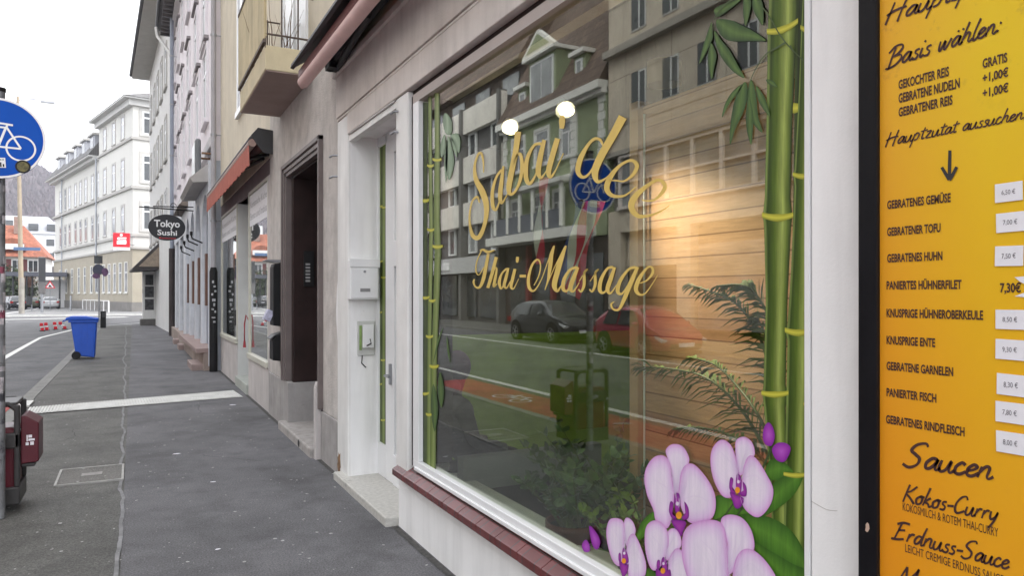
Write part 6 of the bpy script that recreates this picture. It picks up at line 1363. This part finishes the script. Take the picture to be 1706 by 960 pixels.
for i, P in enumerate([[(945, 470), (950, 410), (975, 380), (1020, 380), (1085, 442), (1000, 482)], [(780, 640), (870, 590), (950, 560), (985, 500), (1040, 462), (1135, 448), (1085, 560), (965, 650), (860, 690)], [(800, 700), (830, 650), (960, 665), (1060, 720), (1120, 800), (1160, 900), (1170, 975), (1060, 905), (920, 810)], [(880, 790), (960, 830), (1080, 900), (1170, 950), (1175, 1090), (1080, 1060), (960, 960)], [(300, 770), (325, 695), (385, 640), (392, 700), (330, 775)], [(690, 690), (700, 560), (800, 600), (800, 680)], [(340, 940), (380, 930), (420, 1000), (380, 1080), (330, 1060)]]):
    fan(P, STK - .0020 - .0003 * i, LEAFB, lf, 'leaf', ZX, ZY, ZS, mode='leaf')
DSP = mat('dark stem print', (.04, .07, .02), .5, .2, 9, 0)
for st_ in ([(685, 685, 10), (735, 665, 9), (785, 600, 8)], [(780, 690, 8), (870, 560, 10), (950, 380, 12), (975, 320, 10)], [(60, 805, 5), (110, 825, 6), (160, 838, 6)]): mb = MB(); strokes(mb, [st_], ZX, ZY, ZS, STK - .0038); part(mb, 'stem', DSP, lf, fix=False)
orchid('upper right orchid flower print beside the bamboo', 0, [[(795, 330), (800, 282), (840, 265), (880, 295), (892, 355), (858, 385), (832, 452), (812, 452), (802, 400)], [(812, 460), (800, 380), (775, 310), (735, 280), (700, 295), (675, 340), (672, 410), (690, 490), (730, 560), (775, 568), (800, 520)], [(830, 470), (840, 400), (868, 358), (905, 380), (950, 450), (985, 530), (968, 610), (910, 668), (845, 630), (822, 560)]],
       [[(805, 448), (824, 470), (826, 520), (815, 560), (800, 520), (798, 480)], [(768, 540), (800, 555), (838, 575), (822, 618), (795, 622), (780, 585)], [(770, 470), (785, 478), (780, 525), (798, 545), (780, 550), (765, 520)], [(832, 490), (850, 515), (850, 560), (825, 562), (820, 545), (838, 530)]], (806, 532, 13), (810, 490, 7), vv([(810, 440), (770, 390), (720, 340)], [(815, 440), (835, 380), (850, 310)], [(840, 470), (900, 460), (950, 510)], [(818, 440), (842, 360), (866, 320)]))
orchid('large central orchid flower print left of the bamboo', 1, [[(455, 370), (448, 330), (480, 302), (530, 312), (560, 358), (562, 400), (525, 470), (518, 540), (495, 555), (482, 500), (475, 430)], [(490, 565), (480, 480), (465, 390), (430, 358), (385, 370), (350, 420), (340, 480), (355, 560), (385, 630), (400, 690), (450, 725), (475, 680)], [(512, 560), (518, 470), (540, 412), (585, 402), (640, 455), (685, 530), (698, 605), (680, 670), (620, 695), (560, 690), (525, 620)]],
       [[(492, 552), (512, 548), (522, 580), (515, 640), (500, 650), (490, 600)], [(475, 685), (505, 680), (548, 692), (535, 740), (522, 765), (495, 725)], [(470, 590), (486, 600), (480, 650), (502, 668), (485, 680), (464, 640)], [(540, 590), (560, 620), (562, 668), (540, 682), (526, 668), (548, 645)]], (513, 658, 15), (505, 600, 8), vv([(486, 550), (440, 510), (385, 480)], [(500, 535), (505, 430), (500, 360)], [(508, 535), (520, 430), (530, 380)], [(530, 580), (600, 560), (660, 590)]))
orchid('small orchid flower print at the lower left of the bunch', 2, [[(238, 700), (250, 670), (280, 685), (297, 735), (280, 790), (252, 815), (240, 760)], [(238, 830), (242, 750), (235, 690), (200, 672), (165, 682), (150, 740), (160, 820), (185, 890), (220, 910)], [(250, 840), (262, 770), (290, 752), (325, 820), (350, 910), (335, 975), (275, 990), (255, 920)]],
       [[(235, 820), (252, 840), (262, 890), (240, 900), (230, 860)], [(215, 890), (245, 905), (262, 905), (252, 950), (230, 962)], [(212, 850), (222, 850), (222, 890), (212, 885)]], (238, 886, 11), (240, 848, 6), vv([(236, 820), (210, 770), (190, 730)], [(258, 850), (300, 850), (330, 900)], [(245, 800), (258, 740), (265, 710)]))
orchid('small orchid flower print second from the left in the bunch', 3, [[(455, 745), (488, 722), (518, 755), (525, 810), (490, 850), (452, 885), (448, 820)], [(440, 880), (462, 800), (455, 735), (420, 690), (375, 688), (345, 730), (345, 830), (370, 920), (405, 932)], [(460, 900), (475, 850), (510, 822), (550, 870), (578, 960), (590, 1050), (500, 1080), (465, 1000)]],
       [[(432, 868), (450, 880), (456, 930), (440, 945), (425, 900)], [(400, 925), (435, 945), (470, 930), (470, 1000), (430, 1020), (402, 980)], [(405, 885), (418, 885), (415, 925), (402, 920)]], (433, 936, 12), (436, 900, 6), vv([(438, 870), (410, 800), (380, 760)], [(462, 900), (510, 880), (545, 930)], [(450, 840), (480, 780), (492, 750)]))
orchid('biggest orchid flower print cut by the sill at the bottom of the bunch', 4, [[(722, 690), (760, 655), (830, 672), (878, 740), (888, 830), (830, 870), (775, 950), (745, 930), (755, 800)], [(760, 1010), (757, 850), (740, 720), (690, 682), (600, 690), (545, 730), (528, 800), (535, 900), (580, 1020), (660, 1090), (730, 1080)], [(780, 1020), (790, 900), (825, 835), (880, 830), (950, 890), (1010, 990), (1030, 1090), (900, 1140), (800, 1110)]],
       [[(760, 980), (785, 990), (790, 1060), (770, 1080), (752, 1040)], [(740, 1080), (770, 1075), (810, 1090), (795, 1150), (765, 1160)]], (770, 1075, 18), (770, 1020, 10), vv([(750, 960), (690, 850), (620, 780)], [(762, 930), (790, 820), (800, 740)], [(768, 930), (810, 830), (840, 760)], [(800, 960), (870, 900), (930, 960)], [(758, 920), (770, 820), (775, 740)]))
t = thing('orchid_bud_sticker', 'pair of violet orchid bud prints above the upper right flower', 'sticker', tuple(on(1290, 740, STK)), group='orchid bud prints')
fan([(932, 265), (940, 215), (962, 193), (985, 222), (992, 270), (975, 310), (945, 302)], STK - .0045, BUD, t, 'bud', ZX, ZY, ZS); fan([(978, 330), (1005, 296), (1050, 298), (1072, 328), (1042, 388), (1000, 380)], STK - .0050, BUD, t, 'bud', ZX, ZY, ZS)
t = thing('orchid_bud_sticker', 'pair of violet orchid bud prints left of the lowest left flower', 'sticker', tuple(on(985, 895, STK)), group='orchid bud prints')
fan([(64, 712), (98, 740), (120, 790), (105, 830), (80, 805)], STK - .0045, BUD, t, 'bud', ZX, ZY, ZS); fan([(28, 805), (48, 780), (68, 808), (65, 840), (38, 838)], STK - .0050, BUD, t, 'bud', ZX, ZY, ZS)

# ================================================================== menu board
YL, YR = on(1436, 491, -.05).y, .50
MX = -.052
mn = thing('menu_board', 'tall black framed yellow orange menu board on the white wall', 'menu board', (0, .9, 1.7))
part(MB().box(MX - .014, 0, on(1466, 491, MX).y, YL, .55, 2.75).box(MX - .014, 0, YR - .06, YR, .55, 2.75).box(MX - .014, 0, YR, on(1466, 491, MX).y, 2.70, 2.75).box(MX - .014, 0, YR, on(1466, 491, MX).y, .55, .60), 'frame', mat('glossy black frame', (.006, .006, .008), .4, .2, 6, .05, spec=.18), mn, bevel=.004)
mm_, n_, b__ = mk('menu print'); tc = n_.nodes.new('ShaderNodeTexCoord'); spx = n_.nodes.new('ShaderNodeSeparateXYZ'); n_.links.new(tc.outputs['Object'], spx.inputs[0])
mr = n_.nodes.new('ShaderNodeMapRange'); mr.inputs['From Min'].default_value = 1.26; mr.inputs['From Max'].default_value = .95; n_.links.new(spx.outputs['Y'], mr.inputs['Value'])
mz = n_.nodes.new('ShaderNodeMapRange'); mz.inputs['From Min'].default_value = 1.15; mz.inputs['From Max'].default_value = 2.2; n_.links.new(spx.outputs['Z'], mz.inputs['Value'])
rA = ramp(n_, [(0, (.70, .29, .015)), (.25, (.71, .38, .020)), (1, (.72, .50, .015))]); n_.links.new(mr.outputs[0], rA.inputs['Fac'])
rB = ramp(n_, [(0, (.70, .25, .008)), (1, (.72, .335, .010))]); n_.links.new(mr.outputs[0], rB.inputs['Fac'])
xm = n_.nodes.new('ShaderNodeMix'); xm.data_type = 'RGBA'; n_.links.new(mz.outputs[0], xm.inputs['Factor']); n_.links.new(rB.outputs[0], xm.inputs['A']); n_.links.new(rA.outputs[0], xm.inputs['B'])
ng = noise(n_, 14, 9, .75); rg = ramp(n_, [(.56, (0, 0, 0)), (.72, (1, 1, 1))]); n_.links.new(ng.outputs['Fac'], rg.inputs['Fac'])
mz2 = n_.nodes.new('ShaderNodeMapRange'); mz2.inputs['From Min'].default_value = 2.05; mz2.inputs['From Max'].default_value = 2.5; mz2.inputs['To Max'].default_value = .75; n_.links.new(spx.outputs['Z'], mz2.inputs['Value'])
ml = n_.nodes.new('ShaderNodeMath'); ml.operation = 'MULTIPLY'; n_.links.new(rg.outputs[0], ml.inputs[0]); n_.links.new(mz2.outputs[0], ml.inputs[1])
xg = n_.nodes.new('ShaderNodeMix'); xg.data_type = 'RGBA'; n_.links.new(ml.outputs[0], xg.inputs['Factor']); n_.links.new(xm.outputs['Result'], xg.inputs['A']); xg.inputs['B'].default_value = (.16, .09, .05, 1)
n_.links.new(xg.outputs['Result'], b__.inputs['Base Color']); b__.inputs['Roughness'].default_value = .35; b__.inputs['Specular IOR Level'].default_value = .35
PNL = part(MB().box(MX, -.002, YR - .002, on(1465.5, 491, MX).y + .004, .58, 2.72), 'printed_panel', mm_, mn)
TX = MX - .0012
def caps(mb, txt, u0, v0, u1, hpx, bold=.012):
    """condensed capitals from pixel (u0, v0 = left end of the base line) to column u1, on the board plane"""
    a = on(u0, v0, TX); y1 = on(u1, v0, TX).y; h = hpx * (a.y * CS + (a.x + CAM_D) * SN) / FPX
    text_to(mb, txt, a, (0, -1, 0), (0, 0, 1), a.y - y1, h, bold)
mb = MB()
for tx, u0, v0, u1, h in (('GEKOCHTER REIS', 1497, 148, 1581, 15), ('GEBRATENE NUDELN', 1497, 171, 1599, 15.5), ('GEBRATENER REIS', 1497, 194, 1587, 15), ('GRATIS', 1637, 113, 1678, 15.5), ('+1,00€', 1637, 137, 1680, 14.5), ('+1,00€', 1637, 162, 1680, 14.5),
    ('GEBRATENES GEMÜSE', 1478, 348, 1584, 13.8), ('GEBRATENER TOFU', 1478, 393, 1567, 13.8), ('GEBRATENES HUHN', 1478, 437, 1570, 13.8), ('PANIERTES HÜHNERFILET', 1477, 482, 1602, 13.8), ('KNUSPRIGE HÜHNEROBERKEULE', 1477, 528, 1638, 13.8), ('KNUSPRIGE ENTE', 1477, 573, 1558, 13.8), ('GEBRATENE GARNELEN', 1477, 616, 1588, 13.8), ('PANIERTER FISCH', 1477, 660, 1560, 13.8), ('GEBRATENES RINDFLEISCH', 1476, 705, 1607, 13.8), ('7,30€', 1666, 487, 1701, 15.5)):
    mb = MB(); caps(mb, tx, u0, v0, u1, h, .03); sub(mb, 'lettering', INK, PNL, fix=False)
for tx, u0, v0, u1, h in (('KOKOSMILCH & ROTEM THAI-CURRY', 1504, 851, 1663, 14), ('LEICHT CREMIGE ERDNUSS SAUCE', 1508, 920, 1672, 14)): mb = MB(); caps(mb, tx, u0, v0, u1, h, .0); sub(mb, 'small_lettering', INK, PNL, fix=False)
# arrow
mb = MB(); strokes(mb, [[(624, 78, 20), (623, 130, 21), (622, 180, 22), (621, 262, 20)], [(572, 186, 20), (595, 225, 22), (621, 266, 24)], [(668, 184, 20), (645, 228, 22), (620, 268, 24)]], 1420, 230, 3.84, TX)
sub(mb, 'arrow', mat('charcoal print', (.03, .027, .03), .5, .1, 9, 0), PNL, fix=False)
# handwritten brush lettering: one stroke font, slanted
G = {
 'H': (1.05, [[(.12, 1.9), (.02, .9), (-.08, -.15)], [(.85, 2.0), (.7, .9), (.62, -.2)], [(-.15, .75), (.3, 1.05), (.95, 1.1)]]),
 'a': (.72, [[(.55, .85), (.3, .92), (.05, .5), (.08, .08), (.3, .12), (.52, .6), (.57, .9), (.52, .3), (.6, .02), (.8, .25)]]),
 'u': (.75, [[(.05, .9), (.0, .3), (.12, .0), (.35, .2), (.52, .9), (.5, .25), (.6, .0), (.8, .25)]]),
 'p': (.72, [[(.1, .95), (.02, .1), (-.1, -.9)], [(.06, .6), (.3, 1.0), (.55, .8), (.45, .2), (.15, .05)]]),
 't': (.5, [[(.3, 1.6), (.18, .6), (.22, .05), (.45, .15)], [(-.05, 1.1), (.6, 1.2)]]),
 'z': (.68, [[(.05, .9), (.5, .95), (.1, .1), (.6, .05), (.75, .2)]]),
 's': (.5, [[(.45, .9), (.2, .85), (.18, .6), (.4, .35), (.3, .03), (.0, .05)]]),
 'B': (.95, [[(.25, 1.8), (.1, .8), (.02, -.2)], [(-.2, 1.4), (.2, 1.9), (.65, 1.9), (.75, 1.5), (.45, 1.05), (.15, .95)], [(.3, .98), (.75, .9), (.8, .45), (.45, .02), (-.05, -.12), (-.2, .0)]]),
 'i': (.35, [[(.15, .9), (.08, .25), (.15, .0), (.35, .2)], [(.21, 1.4), (.27, 1.55)]]),
 'w': (.95, [[(.05, .95), (.05, .2), (.18, .05), (.42, .85), (.42, .15), (.55, .05), (.85, .95)]]),
 'ä': (.72, [[(.55, .85), (.3, .92), (.05, .5), (.08, .08), (.3, .12), (.52, .6), (.57, .9), (.52, .3), (.6, .02), (.8, .25)], [(.28, 1.35), (.33, 1.5)], [(.62, 1.4), (.67, 1.55)]]),
 'h': (.75, [[(.3, 2.0), (.12, .9), (.0, .0)], [(.03, .4), (.3, .95), (.52, .85), (.48, .2), (.6, .02), (.8, .25)]]),
 'l': (.4, [[(.35, 2.0), (.12, .8), (.1, .1), (.25, .02), (.42, .25)]]),
 'e': (.62, [[(.08, .42), (.35, .55), (.5, .8), (.32, .95), (.08, .6), (.1, .12), (.35, .03), (.65, .35)]]),
 'n': (.75, [[(.1, .92), (.02, .0)], [(.05, .45), (.3, .95), (.5, .85), (.48, .2), (.6, .02), (.8, .25)]]),
 ':': (.4, [[(.18, .82), (.24, .98)], [(.08, .1), (.14, .26)]]),
 'S': (.95, [[(.85, 1.75), (.7, 2.0), (.3, 1.8), (.1, 1.3), (.35, 1.0), (.6, .7), (.55, .2), (.2, -.1), (-.15, .1)]]),
 'c': (.6, [[(.5, .8), (.3, .95), (.06, .55), (.1, .1), (.35, .03), (.6, .3)]]),
 'K': (.95, [[(.25, 1.9), (.12, .9), (.02, -.05)], [(.85, 1.85), (.45, 1.25), (.12, .95), (.5, .5), (.9, -.05)]]),
 'o': (.65, [[(.35, .92), (.06, .55), (.15, .05), (.42, .15), (.5, .65), (.35, .92), (.65, .85)]]),
 'k': (.68, [[(.28, 2.0), (.12, .9), (.0, .0)], [(.5, .95), (.1, .45), (.35, .3), (.5, .0), (.7, .15)]]),
 '-': (.6, [[(.05, .55), (.55, .62)]]),
 'C': (.95, [[(.9, 1.55), (.75, 1.9), (.4, 1.7), (.1, 1.0), (.1, .3), (.35, .0), (.85, .35)]]),
 'r': (.58, [[(.1, .92), (.02, .0)], [(.05, .45), (.28, .9), (.5, .9)]]),
 'y': (.72, [[(.05, .95), (.05, .35), (.2, .1), (.45, .45), (.58, .95), (.4, -.1), (.1, -.9)]]),
 'E': (.95, [[(.3, 1.8), (.15, .9), (.0, .0)], [(-.05, 1.6), (.4, 1.9), (.9, 1.9)], [(.15, 1.0), (.65, 1.15)], [(-.25, -.05), (.2, .0), (.7, .2)]]),
 'd': (.75, [[(.5, .85), (.25, .92), (.03, .5), (.08, .06), (.3, .15), (.52, .7)], [(.72, 2.0), (.55, .8), (.55, .1), (.65, .02), (.82, .25)]]),
 'M': (1.25, [[(.3, 1.8), (.12, .9), (-.05, -.1)], [(.3, 1.8), (.5, .5), (.9, 1.3), (1.05, 1.8), (1.0, .8), (1.05, .0)]]),
 'g': (.72, [[(.55, .85), (.3, .92), (.05, .5), (.08, .08), (.3, .12), (.52, .6), (.57, .9), (.45, -.1), (.2, -.9), (-.1, -.6)]]),
 ' ': (.55, [])}
def script(txt, u0, v0, u1, v1, xh, wpx, slant=.18):
    """brush lettering: base line from (u0, v0) to (u1, v1), x-height in pixels"""
    mb = MB(); W_ = sum(G[c][0] for c in txt); x = 0; sc_ = (u1 - u0) / W_
    for c in txt:
        adv, sts = G[c]
        for k, st in enumerate(sts):
            P = []
            for (a, b) in st:
                f = (x + a + slant * b) / W_
                P.append((u0 + (u1 - u0) * f, v0 + (v1 - v0) * f - b * xh, wpx * (.8 + .35 * abs(math.sin(a * 5 + b * 3)))))
            strokes(mb, [P], 0, 0, 1, TX - .0003 * (k % 2))
        x += adv
    sub(mb, 'handwriting', INK, PNL, fix=False)
script('Hauptspeisen', 1478, 38, 1700, -38, 16, 3.4); script('Basis wählen:', 1480, 112, 1668, 52, 16.5, 3.4); script('Hauptzutat aussuchen', 1477, 243, 1704, 198, 11.5, 2.4)
script('Saucen', 1508, 776, 1652, 800, 21, 5.0); script('Kokos-Curry', 1504, 836, 1662, 870, 16, 3.6); script('Erdnuss-Sauce', 1490, 898, 1680, 950, 16, 3.6); script('Mango', 1496, 972, 1600, 1000, 17, 3.6)
# price stickers
pr = [((1658, 307), (1704, 338), '6,50 €'), ((1660, 356), (1708, 388), '7,00 €'), ((1658, 411), (1705, 444), '7,50 €'), ((1659, 516), (1708, 548), '8,50 €'), ((1659, 565), (1707, 598), '9,30 €'), ((1661, 622), (1709, 657), '8,30 €'), ((1659, 668), (1707, 702), '7,80 €'), ((1660, 717), (1708, 752), '8,00 €')]
PG = mat('price grey', (.14, .13, .15), .6, .1, 9, 0)
for (u0, v0), (u1, v1), s_ in pr:
    mb = MB(); m2 = MB()
    a = on(u0, v0, TX); b = on(u0, v1, TX); y1 = on(u1, v0, TX).y
    mb.box(TX - .0012, TX, y1, a.y, b.z, a.z, Matrix.Rotation(R(random.uniform(-1, 1)), 3, 'X'))
    w_ = a.y - y1; h = a.z - b.z
    text_to(m2, s_, (TX - .0018, a.y - w_ * .25, b.z + h * .38), (0, -1, 0), (0, 0, 1), w_ * .5, h * .26)
    q_ = part(mb, 'price_sticker', PAPER, mn); sub(m2, 'price', PG, q_, fix=False)
mb = MB()
def P3(u, v): return on(u, v, TX - .0005)
mb.poly([P3(1690, 462), P3(1712, 460), P3(1712, 476), P3(1700, 470)]); mb.poly([P3(1690, 494), P3(1706, 488), P3(1714, 496)])
part(mb, 'star_sticker', PAPER, mn, fix=False)
mb = MB(); yc, zc_ = on(1445, 880, MX - .015).y, on(1445, 880, MX - .015).z; mb.poly([(MX - .0155, yc + .006 * math.cos(k) * random.uniform(.6, 1.3), zc_ + .012 * math.sin(k) * random.uniform(.6, 1.3)) for k in [i * .8 for i in range(8)]])
part(mb, 'chipped_spot', mat('chipped paint', (.50, .36, .28), .8, .2, 9, 0), mn, fix=False)
# small brown stain and hairline crack on the white wall by the board
mb = MB(); strokes(mb, [[(1352, 836, 1.0), (1362, 842, 1.2), (1378, 850, .9), (1395, 852, .6)]], 0, 0, 1, -.001); part(mb, 'crack', TRIM, B1, fix=False)
